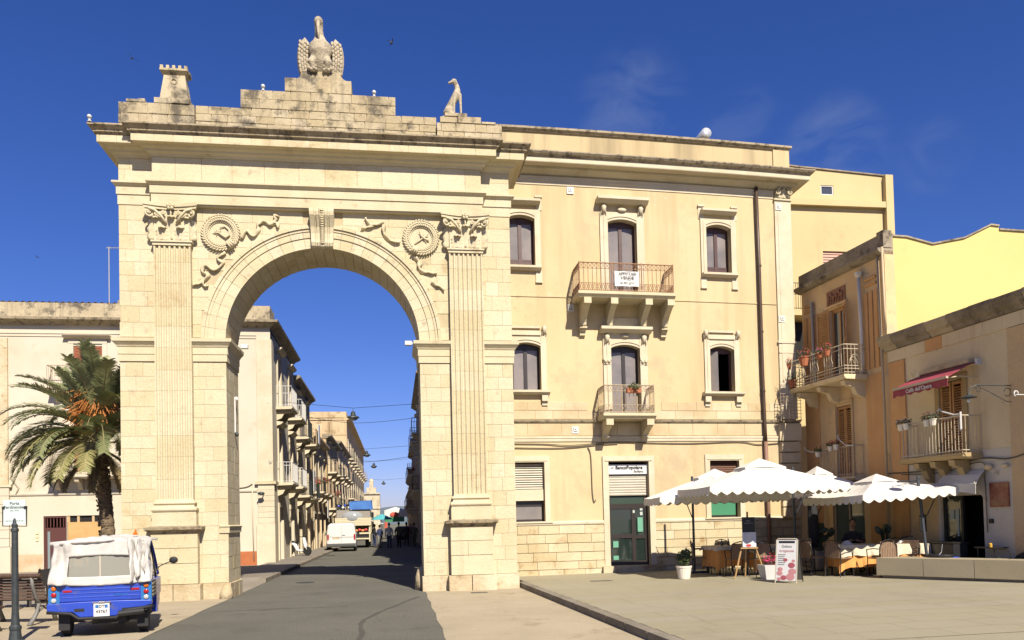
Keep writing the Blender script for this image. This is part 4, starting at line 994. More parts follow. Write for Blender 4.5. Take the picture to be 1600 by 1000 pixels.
# entrance
a, b = GD[0]-GD[1]/2, GD[0]+GD[1]/2
g = MB(); g.box(a-.17, a, BY-.06, BY+.02, .34, 3.50); g.box(b, b+.17, BY-.06, BY+.02, .34, 3.50); g.box(a, b, BY-.06, BY+.02, 3.34, 3.50); g.box(a-.1, b+.1, BY-.08, BY-.06, 3.36, 3.39)
dr = g.build('entrance', m_surr, bank, warp=wb)
g = MB(); g.box(a-.25, b+.3, BY-.18, BY+.3, .1, .335, seg=2); g.build('doorstep', m_lowstone, dr, warp=wb)
g = MB(); g.box(a, b, BY+.06, BY+.10, 2.98, 3.26); sg_ = g.build('sign_board', m_white, dr, warp=wb)
for i in range(8):
    z = 2.36+i*.075; g = MB(); g.prism([(BY+.13, z), (BY+.12, z+.02), (BY+.12, z+.05), (BY+.13, z+.07), (BY+.15, z+.07), (BY+.15, z)], 'x', a, b); g.build('shutter_slat', m_alu, dr, warp=wb)
g = MB(); yy = BY+.16
for x0, x1, z0, z1 in ((a, a+.10, .34, 2.35), (b-.10, b, .34, 2.35), (a+.72, a+.84, .34, 2.1), (a+.1, b-.1, 1.98, 2.12), (a+.1, a+.72, .34, .46), (a+.84, b-.1, .34, .46), (a+.1, a+.72, 1.12, 1.24), (a+.84, b-.1, 1.1, 1.2)): g.box(x0, x1, yy, yy+.06, z0, z1)
fr = g.build('door_frame', m_brown2, dr, warp=wb)
g = MB(); g.box(a+.1, b-.1, yy+.03, yy+.04, .4, 2.0); g.build('door_glass', pm('dark_glass', (.02, .035, .03), rough=.05, spec=1), dr, warp=wb)
g = MB(); g.box(a+.0, b, yy+.03, yy+.05, 2.12, 2.36); g.build('transom_blind', pm('dull_green', (.025, .055, .035), rough=.5), dr, warp=wb)
m_notice = pm('pale_notice', (.55, .62, .55), rough=.6); m_notg = pm('green_notice', (.16, .42, .28), rough=.6)
for x0, x1, z0, z1, mt in ((a+.9, a+1.06, 1.3, 1.72, m_notg), (a+.98, a+1.06, 1.78, 1.88, m_notice), (a+.98, a+1.06, 1.92, 1.98, m_notice), (a+.76, a+.82, 1.85, 1.93, m_notice), (a+.14, a+.30, .86, 1.04, m_notg), (a+.14, a+.30, .5, .62, m_notg)):
    g = MB(); g.box(x0, x1, yy-.006, yy-.001, z0, z1); g.build('notice', mt, dr, warp=wb)
A_ = math.atan(.045)
text('BancoPopolare', .135, m_txt, dr, face_mat((6.74, BY+.05+dF(6.7), 3.13), A_), bold=.02)
text('Siciliano', .09, m_txt, dr, face_mat((7.03, BY+.05+dF(7), 3.03), A_))
g = MB()
for k in range(3): g.ell((6.20+k*.03, BY+.055+dF(6.2), 3.15+.01*k), (.01, .004, .025), 6, 4)
g.build('bank_mark', m_txt, dr)
# plaques, pipe, cables, hooks
m_plaq = pm('white_tile', (.80, .78, .70), rough=.5)
for x, z in ((5.17, 11.20), (5.10, 7.78), (5.14, 4.26), (11.72, 11.08), (11.72, 7.64)):
    g = MB(); g.box(x-.10, x+.10, BY-.07 if x > 11 else BY-.03, BY-.05 if x > 11 else BY, z-.1, z+.1); pq = g.build('plaque', m_plaq, bank, warp=wb)
    g = MB(); yy = BY-.075 if x > 11 else BY-.035
    g.box(x-.05, x-.035, yy, yy+.006, z-.05, z+.06); g.box(x-.035, x+.06, yy, yy+.006, z-.05, z-.035); g.box(x, x+.03, yy, yy+.006, z, z+.03); g.build('plaque_mark', m_txt, pq, warp=wb)
g = MB(); px = 11.0; g.tube([(px-.02, BY-.09, 11.62), (px, BY-.09, 9), (px+.0, BY-.09, 6), (px+.02, BY-.09, 4.4), (px+.03, BY-.10, 3.9)], .055, 8); dp = g.build('downpipe', m_pipe, bank, smooth=True, warp=wb)
g = MB(); g.tube([(px+.03, BY-.10, 3.9), (px+.05, BY-.10, 2), (px+.05, BY-.10, .2)], .06, 8); g.build('lower_pipe', pm('faded_brown_pipe', (.28, .15, .10), rough=.6), dp, smooth=True, warp=wb)
for z in (5.4, 7.2, 9.2, 2.9):
    g = MB(); g.lathe([(.068, 0), (.068, .04)], px+.01, BY-.09, 8, z); g.build('pipe_clip', m_pipe, dp, warp=wb)
def cable(name, pts, r, mat, parent, warp=None): g = MB(); g.tube(smooth_line(pts, 6), r, 5, caps=False); return g.build(name, mat, parent, warp=warp)
m_cab = pm('grey_cable', (.16, .13, .09), rough=.8)
cable('wall_cable', [(X0, BY-.03, 3.88), (4.2, BY-.03, 3.86), (5.0, BY-.04, 3.82), (6.2, BY-.03, 3.90), (7.3, BY-.03, 3.88), (8.6, BY-.03, 3.86), (10.2, BY-.03, 3.90), (10.8, BY-.03, 3.82), (11.5, BY-.03, 3.86)], .013, m_cab, bank, wb)
cable('wall_cable', [(X0, BY-.03, 3.77), (4.4, BY-.03, 3.74), (5.1, BY-.03, 3.76), (5.7, BY-.03, 3.82), (6.4, BY-.03, 3.86)], .013, m_cab, bank, wb)
cable('wall_cable', [(5.50, BY-.03, 3.76), (5.58, BY-.03, 3.5), (5.60, BY-.03, 2.5), (5.64, BY-.03, 2.2), (5.70, BY-.03, 2.25)], .015, m_cab, bank, wb)
g = MB()
for i in range(9):
    z = 4.52+i*.1; g.tube([(11.46, BY-.3, z), (12.15, BY-.3, z)], .008, 4)
for i in range(7): g.tube([(11.46+i*.11, BY-.3, 4.5), (11.46+i*.11, BY-.3, 5.35-.03*i)], .008, 4)
for x in (11.46, 12.15): g.tube([(x, BY-.3, 4.55), (x, BY-.02, 4.55)], .012, 4); g.tube([(x, BY-.3, 5.2), (x, BY-.02, 5.2)], .012, 4)
g.build('corner_grille', m_ironpale, bank, warp=wb)
# boiler on the roof, tv aerial
t = thing('solar_water_heater', 'silver solar water heater standing on the roof edge of the palazzo', 'water heater', (9.55, 23.4, 11.9))
g = MB(); g.tube([(9.58, 22.75, 13.36), (9.58, 23.9, 13.36)], .16, 18); g.build('tank', pm('bright_steel', (.95, .95, .95), rough=.3, metal=.5), t, smooth=True)
g = MB(); g.prism([(9.18, 12.95), (9.22, 12.90), (9.55, 13.30), (9.51, 13.35)], 'y', 22.9, 23.8); g.build('solar_panel', m_black, t)
g = MB(); g.prism([(9.22, 12.90), (9.25, 12.87), (9.58, 13.27), (9.55, 13.30)], 'y', 22.88, 22.94); g.build('panel_edge', m_white, t)
g = MB()
for y in (22.9, 23.8): g.tube([(9.66, y, 11.9), (9.66, y, 13.25)], .015, 5); g.tube([(9.5, y, 11.9), (9.5, y, 13.25)], .015, 5)
g.build('stand', m_alu, t)
# ---------------------------------------------------------------- houses by the cafe
def frame(A, B):
    A = Vector((A[0], A[1], 0)); B = Vector((B[0], B[1], 0)); d = (B-A).normalized(); T = Matrix.Identity(4)
    T[0][0], T[1][0] = d.x, d.y; T[0][1], T[1][1] = -d.y, d.x; T[0][3], T[1][3] = A.x, A.y
    return T, (B-A).length
def wr(T): return lambda p: tuple(T @ Vector(p))
T1, L1 = frame((12.60, 22.95), (12.93, 19.20)); w1 = wr(T1)
T2, L2 = frame((12.93, 19.19), (13.22, 14.62)); w2 = wr(T2)
m_ochre = pm('ochre_plaster', (.92, .66, .35), (.82, .57, .30), 1.1, .95, .25, 24, grime=((.62, .50, .34), 1.5, .55), streak=((.50, .34, .19), 1.8, .60), grime2=((.45, .34, .22), 3.2, .60))
m_orange = pm('orange_plaster', (.84, .47, .19), (.74, .40, .155), 1.4, .95, .2, 24, streak=((.56, .33, .15), 2.0, .58))
m_greyw = pm('grey_plaster', (.92, .75, .47), (.82, .66, .40), .9, .95, .25, 22, streak=((.55, .40, .23), 1.5, .56), grime=((.82, .56, .27), .9, .60), grime2=((.52, .42, .28), 2.8, .61))
m_bluew = pm('pale_blue_grey_plaster', (.78, .70, .58), (.70, .63, .52), 1.2, .9, .15, 22, grime2=((.42, .37, .30), 2.2, .60))
m_grst = pm('dark_weathered_stone', (.40, .33, .23), (.26, .21, .14), 2.0, .95, .5, 18, .12, fine=.15, grime=((.07, .06, .045), 3, .55))
m_wood = pm('orange_brown_shutter', (.62, .32, .12), (.52, .26, .09), 5, .55)
m_wood_d = pm('dark_shutter_gap', (.05, .03, .015), rough=.8)
m_yel = pm('yellow_party_wall', (.84, .68, .26), (.78, .62, .235), .5, .9, .15, 30, grime=((.70, .55, .22), .6, .60), streak=((.66, .52, .24), 1.2, .62), grime2=((.66, .56, .30), 2.6, .64))
h1 = thing('cafe_house', 'ochre two storey house with grey stone parapet and flowered iron balcony above the parasols', 'house', (14.5, 21, 0))
g = MB(); g.box(0, .35+1.0-.02, 0, .3, 5.5, 8.6); g.box(2.05, L1, 0, .3, 5.5, 8.6); g.box(.35+.98, 2.05, 0, .3, 7.65, 8.6)
g.box(0, 1.5, 0, .3, 2.7, 5.5); g.box(2.2, L1, 0, .3, 2.7, 5.5); g.box(1.5, 2.2, 0, .3, 4.78, 5.5)
g.box(0, 1.2, 0, .3, 0, 2.7); g.box(2.6, L1, 0, .3, 0, 2.7); g.box(1.2, 2.6, 0, .3, 2.3, 2.7)
g.build('wall', m_ochre, h1, warp=w1)
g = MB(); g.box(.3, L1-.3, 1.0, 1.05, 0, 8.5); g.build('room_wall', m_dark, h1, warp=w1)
g = MB(); g.box(0, L1-.1, .3, 5, 8.5, 8.6); g.build('roof', m_grst, h1, warp=w1)
g = MB(); g.box(0, .25, .3, 5, 0, 8.6); g.build('rear_wall', m_ochre, h1, warp=w1)
# party wall to the camera, yellow, with uneven top
g = MB(); pts = [(13.0, 9.02), (13.6, 9.0), (14.35, 8.83), (15.3, 9.02), (16.1, 9.40), (16.35, 9.38), (16.36, 9.28), (17.35, 9.25), (17.35, 0), (13.0, 0)]
g.prism(pts, 'y', 19.24, 19.5); g.build('party_wall', m_yel, h1)
g = MB()
for (a, b) in zip(pts[:7], pts[1:8]):
    if b[0]-a[0] > .1: g.prism([(a[0], a[1]+.002), (b[0], b[1]+.002), (b[0], b[1]+.045), (a[0], a[1]+.045)], 'y', 19.2, 19.56)
g.build('wall_coping', m_grst, h1)
g = MB(); g.box(17.36, 18.6, 19.05, 19.5, 0, 9.15); g.build('orange_pier', pm('amber_plaster', (.70, .40, .07), rough=.9), h1)
g = MB(); g.box(L1-.12, L1+.02, -.03, .25, 5.9, 8.62); g.build('corner_strip', m_ochre, h1, warp=w1)
# parapet and cornice
g = MB(); g.prism([(0, 8.52), (-.12, 8.55), (-.22, 8.62), (-.22, 8.68), (-.02, 8.70), (-.02, 9.1), (.25, 9.1), (.25, 8.52)], 'x', -.1, L1+.02); g.build('parapet', m_grst, h1, warp=w1)
g = MB(); g.box(L1-.22, L1+.04, -.06, .2, 8.7, 9.16); g.build('parapet_pier', m_grst, h1, warp=w1)
# fluted strips
for u0 in (.12, L1-.85):
    for k in range(3):
        g = MB(); g.box(u0+k*.2, u0+k*.2+.14, -.035, 0, 5.6 if u0 > 1 else 5.6, 7.7); g.build('fluted_strip', m_orange, h1, warp=w1)
    g = MB(); g.box(u0-.05, u0+.62, -.02, -.0005, .3, 5.45); g.build('plaster_band', m_orange, h1, warp=w1)
    for k in range(2):
        g = MB(); g.box(u0+.05, u0+.5, -.05, 0, 7.85+k*.16, 7.92+k*.16); g.build('band_moulding', m_orange, h1, warp=w1)
def shutter(name, parent, warp, M, w_, z0, z1, mat, n=None):
    """louvred leaf from x=0..w_ in the plane y=0, placed by M"""
    g = MB(); t = .035
    g.box(0, .05, -t, 0, z0, z1); g.box(w_-.05, w_, -t, 0, z0, z1); g.box(.05, w_-.05, -t, 0, z0, z0+.07); g.box(.05, w_-.05, -t, 0, z1-.07, z1); zm = (z0+z1)/2; g.box(.05, w_-.05, -t, 0, zm-.03, zm+.03)
    g.xf(M); o = g.build(name, mat, parent, warp=warp)
    n = n or int((z1-z0-.2)/.06)
    s = MB()
    for i in range(n):
        z = z0+.08+(z1-z0-.18)*i/n
        if abs(z+.02-zm) < .04: continue
        s.prism([(-t+.002, z), (-.004, z+.035), (-.004, z+.045), (-t+.002, z+.01)], 'x', .05, w_-.05)
    s.xf(M); s.build('louvres', mat, o, warp=warp, kind='stuff'); return o
I4 = Matrix.Identity(4)
g = MB(); g.box(1.33, 1.39, .1, .16, 5.5, 7.65); g.box(1.99, 2.05, .1, .16, 5.5, 7.65); g.box(1.39, 1.99, .1, .16, 7.55, 7.65); g.box(1.66, 1.72, .1, .16, 5.5, 7.55); dr1 = g.build('balcony_door', m_wood, h1, warp=w1)
g = MB(); g.box(1.39, 1.99, .13, .14, 5.5, 7.55); g.build('pane', m_glass, dr1, warp=w1)
shutter('shutter', h1, w1, Matrix.Translation((1.33, -.01, 0)) @ Matrix.Rotation(PI+.35, 4, 'Z') @ Matrix.Translation((0, 0, 0)), .42, 5.6, 7.65, m_wood)
shutter('shutter', h1, w1, Matrix.Translation((2.05, -.01, 0)) @ Matrix.Rotation(-.5, 4, 'Z'), .42, 5.6, 7.65, m_wood)
g = MB(); g.box(1.28, 2.12, -.03, 0, 7.78, 8.2); rl = g.build('relief_panel', pm('faded_red_relief', (.42, .17, .09), (.36, .20, .12), 12, .9, .5, 40), h1, warp=w1)
for k in range(6):
    g = MB(); g.ell((1.40+k*.12, -.05, 8.02+.05*math.sin(k*2)), (.06, .03, .07), 7, 5); g.tube([(1.36+k*.12, -.04, 7.82), (1.42+k*.12, -.05, 7.93)], .02, 5); g.build('carved_tuft', bpy.data.materials['faded_red_relief'], rl, smooth=True, warp=w1)
g = MB(); g.box(1.2, 2.2, -.06, 0, 7.70, 7.76); g.build('door_head', m_ochre, h1, warp=w1)
# lower closed shutters
for u in (1.52, 1.86): shutter('shutter', h1, w1, Matrix.Translation((u, .08, 0)), .33, 2.75, 4.76, m_wood)
g = MB(); g.box(1.42, 1.5, -.03, 0, 2.7, 4.86); g.box(2.2, 2.28, -.03, 0, 2.7, 4.86); g.box(1.42, 2.28, -.04, 0, 4.86, 4.93); g.build('window_surround', m_ochre, h1, warp=w1)
# shop front
m_teal = pm('teal_glass', (.10, .14, .13), rough=.08, spec=.8)
g = MB(); g.box(1.2, 1.27, .05, .12, .2, 2.3); g.box(2.53, 2.6, .05, .12, .2, 2.3); g.box(1.86, 1.93, .05, .12, .2, 2.3); g.box(1.27, 2.53, .05, .12, 2.2, 2.3); g.box(1.27, 2.53, .05, .12, .15, .3); sf = g.build('shop_front', pm('pale_wood_frame', (.42, .34, .24), rough=.6), h1, warp=w1)
g = MB(); g.box(1.27, 2.53, .08, .09, .3, 2.2); g.build('pane', m_teal, sf, warp=w1)
def pipe(name, pts, r, mat, parent, warp): g = MB(); g.tube(pts, r, 8); return g.build(name, mat, parent, smooth=True, warp=warp)
m_pvc = pm('white_pvc', (.92, .84, .70), rough=.35)
pipe('rain_pipe', [(2.82, -.1, 8.18), (2.84, -.09, 7), (2.86, -.09, 5.75), (2.82, -.09, 5.55), (2.72, -.05, 5.45)], .05, m_pvc, h1, w1)
g = MB(); g.lathe([(.05, 0), (.1, .06), (.1, .14), (.02, .14)], 0, 0, 10); g.xf(Matrix.Translation((2.82, -.1, 8.18))); g.build('hopper', m_pvc, h1, warp=w1)
pipe('rain_pipe', [(.62, -.08, 8.1), (.63, -.08, 6.5), (.65, -.08, 5.5)], .045, pm('grey_pvc', (.52, .47, .37), rough=.5), h1, w1)
pipe('gutter_pipe', [(L1-.16, -.1, 8.5), (L1-.14, -.1, 7), (L1-.10, -.1, 5.2), (L1-.08, -.1, .3)], .035, pm('buff_pipe', (.60, .46, .28), rough=.6), h1, w1)
pipe('gutter_pipe', [(L1+.03, -.1, 8.7), (L1+.05, -.1, 7), (L1+.07, -.1, 6.55)], .03, bpy.data.materials['buff_pipe'], h1, w1)
m_cream_iron = pm('cream_painted_iron', (.68, .60, .44), (.58, .48, .33), 9, .6)
def iron_balcony(parent, warp, u0, u1, zt, depth, h, deco, mat, brs=None, stone=m_greyw, gap=.11, slabn='balcony'):
    g = MB(); g.prism([(0, zt-.14), (-depth+.06, zt-.12), (-depth, zt-.06), (-depth, zt), (0, zt)], 'x', u0, u1); s = g.build(slabn, stone, parent, warp=warp)
    for u in (brs or []):
        P = [(0, zt-.14), (-depth*.85, zt-.14), (-depth*.8, zt-.26), (-depth*.45, zt-.32), (-depth*.3, zt-.52), (0, zt-.62)]
        q = MB(); q.prism(P, 'x', u-.09, u+.09); q.build('bracket', stone, s, warp=warp)
    g = MB(); y = -depth+.04
    for (a, b) in (((u0+.04, -.02), (u0+.04, y)), ((u0+.04, y), (u1-.04, y)), ((u1-.04, y), (u1-.04, -.02))):
        L_ = math.hypot(b[0]-a[0], b[1]-a[1]); n = max(2, round(L_/gap))
        for z in (zt+.06, zt+h)+((zt+h-.12, zt+.16, zt+.24) if deco else ()): g.tube([(a[0], a[1], z), (b[0], b[1], z)], .012 if z < zt+h else .016, 5)
        for i in range(n+1):
            if deco and 2 <= i <= n-2 and (i//2) % 3 == 1 and L_ > 1: continue
            t = i/n; g.tube([(a[0]+(b[0]-a[0])*t, a[1]+(b[1]-a[1])*t, zt), (a[0]+(b[0]-a[0])*t, a[1]+(b[1]-a[1])*t, zt+h)], .009, 4, caps=False)
        if deco:
            for t in ((.25, .5, .75) if L_ > 1 else (.5,)):
                cx_, cy_ = a[0]+(b[0]-a[0])*t, a[1]+(b[1]-a[1])*t; dx, dy = (b[0]-a[0])/L_, (b[1]-a[1])/L_
                for k in range(3):
                    R = .17-.05*k; g.tube([(cx_+dx*R*math.cos(q_)-dx*.05*k, cy_+dy*R*math.cos(q_)-dy*.05*k, zt+.30+R*math.sin(q_)*1.5) for q_ in [PI*j/8 for j in range(9)]], .009, 4)
    g.build('railing', mat, s, warp=warp); return s
iron_balcony(h1, w1, .25, 2.95, 5.48, .75, .82, True, m_cream_iron, (.6, 1.6, 2.7))
iron_balcony(h1, w1, 1.0, 2.7, 2.72, .35, .85, False, m_cream_iron)
g = MB(); g.tube([(2.66, -.33, 3.56), (2.4, -.4, 3.6), (2.25, -.45, 3.75), (2.2, -.5, 3.86), (2.28, -.5, 3.88)], .014, 5); g.tube([(1.05, -.33, 3.50), (.8, -.42, 3.55), (.62, -.45, 3.62), (.58, -.45, 3.70)], .014, 5); g.build('rail_scroll', m_white, h1, warp=w1)

# house with the awning and the cafe door
h2 = thing('cafe_building', 'low grey house with heavy stone cornice, red awning and cafe doorway on the right', 'house', (15.5, 16, 0))
U = lambda y: 19.19-y
ops2 = [(U(17.42), U(16.68), 3.02, 4.78), (U(17.50), U(16.2), .15, 2.05)]
wall(0, L2, 0, 6.0, ops2, 0, .3, m_greyw, warp=w2, parent=h2)
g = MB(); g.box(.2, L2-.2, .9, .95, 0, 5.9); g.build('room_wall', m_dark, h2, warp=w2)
g = MB(); g.box(0, L2, .3, 5.5, 5.8, 5.9); g.build('roof', m_grst, h2, warp=w2); g = MB(); g.box(L2-.3, L2, .3, 5.5, 0, 5.9); g.build('side_wall', m_greyw, h2, warp=w2)
Pco = [(0, 5.92), (-.06, 5.94), (-.10, 6.02), (-.2, 6.08), (-.22, 6.16), (-.26, 6.2), (-.26, 6.3), (.2, 6.34), (.2, 5.92)]
u = -.12
while u < L2:
    l = rnd.uniform(.5, .8); g = MB(); dz = rnd.uniform(-.02, .02); g.prism([(p+rnd.uniform(-.008, .008), z+dz*(z > 6.2)) for p, z in Pco], 'x', u+.004, min(u+l, L2)-.004); g.build('cornice_stone', m_grst if rnd.random() < .8 else m_attic, h2, warp=w2); u += l
u = 0
while u < L2:
    l = rnd.uniform(.5, .8); g = MB(); g.box(u+.003, min(u+l, L2)-.003, -.03, .02, 5.62, 5.91); g.build('frieze_stone', m_greyw if rnd.random() < .7 else m_orange, h2, warp=w2); u += l
for a, b in ((.03, .62), (U(15.35), L2)):
    g = MB(); g.box(a, b, -.04, 0, .1, 5.6); g.build('pilaster', m_orange if a < 1 else pm('amber_stone', (.80, .57, .30), (.68, .50, .30), 1.2, .95, .4, 20, fine=.1), h2, warp=w2)
g = MB(); g.box(.63, U(17.50), -.012, 0, .1, 2.95); g.box(U(16.2), U(15.36), -.012, 0, .1, 2.62); g.box(U(17.50), U(16.2), -.012, 0, 2.05, 2.9); g.box(U(16.2), U(15.36), -.011, 0, 2.62, 3.05); g.build('painted_dado', m_bluew, h2, warp=w2)
g = MB(); g.box(.66, U(17.6), -.02, -.0125, .1, 2.2); g.build('cafe_panel', m_ochre, h2, warp=w2)
g = MB(); g.prism([(0, 5.02), (-.16, 5.06), (-.18, 5.14), (0, 5.16)], 'x', U(17.9), U(16.3)); g.build('window_hood', m_greyw, h2, warp=w2)
for u0 in (U(17.42)+.02, U(17.05)+.02): shutter('shutter', h2, w2, Matrix.Translation((u0, .04, 0)), .33, 3.04, 4.74, m_wood)
g = MB(); g.box(U(17.42)-.14, U(17.42), -.03, .0, 3.0, 4.9); g.box(U(16.68), U(16.68)+.14, -.03, .0, 3.0, 4.9); g.box(U(17.42), U(16.68), -.03, .0, 4.78, 4.9); g.build('door_surround', pm('ochre_stone', (.50, .36, .17), rough=.9), h2, warp=w2)
iron_balcony(h2, w2, U(18.25), U(16.15), 3.0, .55, .84, False, m_cream_iron, (U(17.75), U(17.2), U(16.6)), stone=pm('ochre_stone', (.50, .36, .17)), gap=.10)
g = MB(); g.tube([(U(16.9), -.52, 4.02), (U(16.85), -.52, 4.08), (U(16.75), -.52, 4.0), (U(16.4), -.52, 3.88), (U(16.2), -.52, 3.87)], .018, 6); g.tube([(U(16.2), -.52, 3.5), (U(16.2), -.52, 3.92)], .025, 6); g.build('rail_scroll', m_white, h2, warp=w2)
# red awning
m_awn = pm('crimson_canvas', (.42, .06, .09), (.34, .045, .07), 4, .8)
t = thing('red_awning', 'small crimson awning with white lettering above the shuttered balcony door', 'awning', (12.7, 17, 4.7))
g = MB(); a, b = U(17.95), U(16.15); rows = [[(a, -.05, 5.06), (b, -.05, 5.06)], [(a, -.4, 4.93), (b, -.4, 4.93)], [(a, -.85, 4.70), (b, -.85, 4.70)]]; g.grid(rows); g.build('canvas', m_awn, t, thick=.012, warp=w2)
g = MB(); g.grid([[(a+(b-a)*i/12, -.86, 4.66) for i in range(13)], [(a+(b-a)*i/12, -.865+.01*math.sin(i*2), 4.50-.02*math.cos(i*PI)) for i in range(13)]]); g.build('valance', m_awn, t, thick=.008, warp=w2)
g = MB(); g.box(a, b, -.90, -.84, 4.665, 4.715); g.build('front_bar', pm('cream_bar', (.60, .50, .36), rough=.6), t, warp=w2)
for u_ in (a+.1, b-.1):
    g = MB(); g.tube([(u_, -.02, 4.72), (u_, -.45, 4.74), (u_, -.84, 4.68)], .015, 5); g.build('arm', m_cream_iron, t, warp=w2)
g = MB(); g.box(b-.02, b+.04, -.12, 0, 4.98, 5.12); g.box(a-.04, a+.02, -.12, 0, 4.98, 5.12); g.build('wall_bracket', m_white, t, warp=w2)
m_wtxt = pm('white_lettering', (.75, .70, .66), rough=.7)
angT2 = math.atan2(T2[1][0], T2[0][0])
text("Caff\u00e8 dell'Opera", .13, m_wtxt, t, face_mat(Vector(w2(((a+b)/2, -.885, 4.54))), angT2), bold=.02)
# white folded awning over the cafe door
t = thing('white_awning', 'folded white canvas awning hanging over the dark cafe doorway', 'awning', (12.8, 16.8, 2.3))
a, b = U(17.2), U(16.05); g = MB(); g.grid([[(a, -.04, 2.62), (b, -.04, 2.62)], [(a, -.18, 2.53), (b, -.18, 2.50)], [(a, -.33, 2.36), (b, -.33, 2.28)], [(a, -.35, 2.22), (b, -.34, 2.06)]]); g.build('canvas', pm('white_canvas_dull', (.68, .66, .62), rough=.8), t, thick=.01, warp=w2)
for u_ in (a+.05, b-.05):
    g = MB(); g.tube([(u_, -.02, 1.9), (u_, -.33, 2.30)], .012, 5); g.tube([(u_, -.02, 2.62), (u_, -.33, 2.31)], .012, 5)
    g.build('arm', m_cream_iron, t, warp=w2)
# cafe door
g = MB(); a, b = U(17.50), U(16.2)
g.box(a, a+.08, .05, .12, .15, 2.05); g.box(a+.55, a+.62, .05, .12, .15, 2.05); cd = g.build('cafe_door', m_black, h2, warp=w2)
g = MB(); g.box(a+.08, a+.55, .07, .085, .15, 2.05); g.build('door_glass', bpy.data.materials['dark_glass'], cd, warp=w2)
for z0, z1, u0, u1 in ((1.5, 1.72, .2, .34), (1.45, 1.75, .38, .48), (1.1, 1.44, .42, .48)):
    g = MB(); g.box(a+u0, a+u1, .055, .06, z0, z1); g.build('notice', m_notice, cd, warp=w2)
g = MB(); g.box(a-.1, b+.1, -.25, .3, .14, .24); g.build('doorstep', m_greyw, h2, warp=w2)
t = thing('painted_poster', 'square russet painting hung on the grey wall right of the cafe doorway', 'poster', (13.1, 15.7, 2.0))
g = MB(); g.box(U(15.98), U(15.46), -.045, -.013, 1.76, 2.30); g.build('board', pm('russet_painting', (.24, .05, .025), (.44, .20, .10), 5, .7), t, warp=w2)
g = MB(); g.box(U(15.95), U(15.49), -.05, -.045, 1.79, 1.92); g.build('painted_base', pm('sandy_paint', (.45, .26, .12), (.36, .14, .07), 9, .7), t, warp=w2)
g = MB(); g.box(U(16.02), U(15.92), -.05, -.012, 1.4, 1.5); g.build('meter_box', m_black, h2, warp=w2)
g = MB(); g.box(U(18.2), U(18.0), -.05, -.021, 1.2, 1.62); fb = g.build('menu_frame', m_iron, h2, warp=w2); g = MB(); g.box(U(18.18), U(18.02), -.054, -.051, 1.22, 1.56); g.build('menu_sheet', m_notice, fb, warp=w2)
cable('wall_cable', [(-.1, -.05, 2.72), (1.5, -.06, 2.70), (3, -.05, 2.86), (3.8, -.05, 2.80), (L2, -.05, 2.95)], .018, m_cab, h2, w2)
cable('wall_cable', [(.4, -.05, 2.66), (1.8, -.05, 2.62), (3, -.05, 2.78), (3.1, -.05, 2.4), (3.12, -.05, 1.2)], .012, m_cab, h2, w2)
for u_, r in ((U(15.95), .07), (U(15.5), .05)):
    g = MB(); g.ell((u_, -.08, 2.66), (r*1.6, .06, r), 8, 6); g.build('junction_box', m_greyw, h2, warp=w2, smooth=True)
# lamp on scrolled bracket
t = thing('wall_lamp', 'wrought iron wall lamp on a scrolled arm beside the amber corner pilaster', 'lamp', (13.1, 15.2, 4.2))
u_ = U(15.3); g = MB(); g.tube([(u_, 0, 4.36), (u_, -.9, 4.36), (u_, -1.05, 4.30), (u_, -1.1, 4.16)], .013, 6); g.tube([(u_, 0, 4.0), (u_, -.15, 4.02), (u_, -.75, 4.30)], .008, 5); g.tube([(u_, -.01, 3.95), (u_, -.01, 4.42)], .014, 5)
g.tube([(u_, -.12-.09*math.cos(q), 4.22+.09*math.sin(q)) for q in [j*.7 for j in range(9)]], .009, 5); g.tube([(u_, -.85-.06*math.cos(q), 4.28+.06*math.sin(q)) for q in [j*.7 for j in range(9)]], .009, 5); g.build('arm', m_iron, t, warp=w2)
g = MB(); g.lathe([(.02, .06), (.04, .03), (.17, -.03), (.16, -.035), (.03, .0)], 0, 0, 14, 4.12); g.xf(Matrix.Translation((u_, -1.1, 0))); g.build('shade', m_iron, t, warp=w2)
g = MB(); g.ell((u_, -1.1, 4.03), (.035, .035, .05), 8, 6); g.build('bulb', m_white, t, warp=w2, smooth=True)
g = MB(); g.tube([(U(14.9), -.3+.05*math.cos(q), 4.12+.06*math.sin(q)) for q in [j*.6 for j in range(8)]], .014, 5); g.tube([(U(14.9), -.02, 4.1), (U(14.9), -.3, 4.1)], .012, 5); g.build('hook', m_white, h2, warp=w2)

# planters on the balconies
def planter(p, label, pot, fl, n=1, w_=.18, warp=None, hang=False):
    c = Vector(warp(p)) if warp else Vector(p)
    t = thing('flower_pot', label, 'flower pot', tuple(c), group='flower pots on the cafe balconies')
    g = MB(); g.lathe([(w_*.35, 0), (w_*.5, w_*.8), (w_*.55, w_*.8), (w_*.55, w_*.9), (w_*.4, w_*.88)], c.x, c.y, 10, c.z); g.build('pot', pot, t, smooth=False)
    g = MB(); leaf_clump(g, (c.x, c.y, c.z+w_*1.15), w_*.75, 70, .035, rnd, .6); g.build('foliage', m_leaf, t)
    g = MB(); leaf_clump(g, (c.x, c.y, c.z+w_*1.4), w_*.75, 60, .028, rnd, .55); g.build('flowers', fl, t)
planter((.3, -.72, 6.12), 'small pot of mixed flowers at the far left corner of the upper balcony rail', m_terra, m_flred, warp=w1)
planter((.45, -.70, 5.52), 'round terracotta pot on the floor of the upper balcony at its left end', m_terra, m_leaf2, w_=.26, warp=w1)
planter((1.25, -.82, 6.02), 'terracotta pot crowded with bright red geraniums on the upper balcony rail', m_terra, m_flred, w_=.30, warp=w1)
planter((1.95, -.80, 6.08), 'pink flowers in a small pot midway along the upper balcony rail', m_terra, pm('pink_petals', (.60, .10, .28), rough=.6), warp=w1)
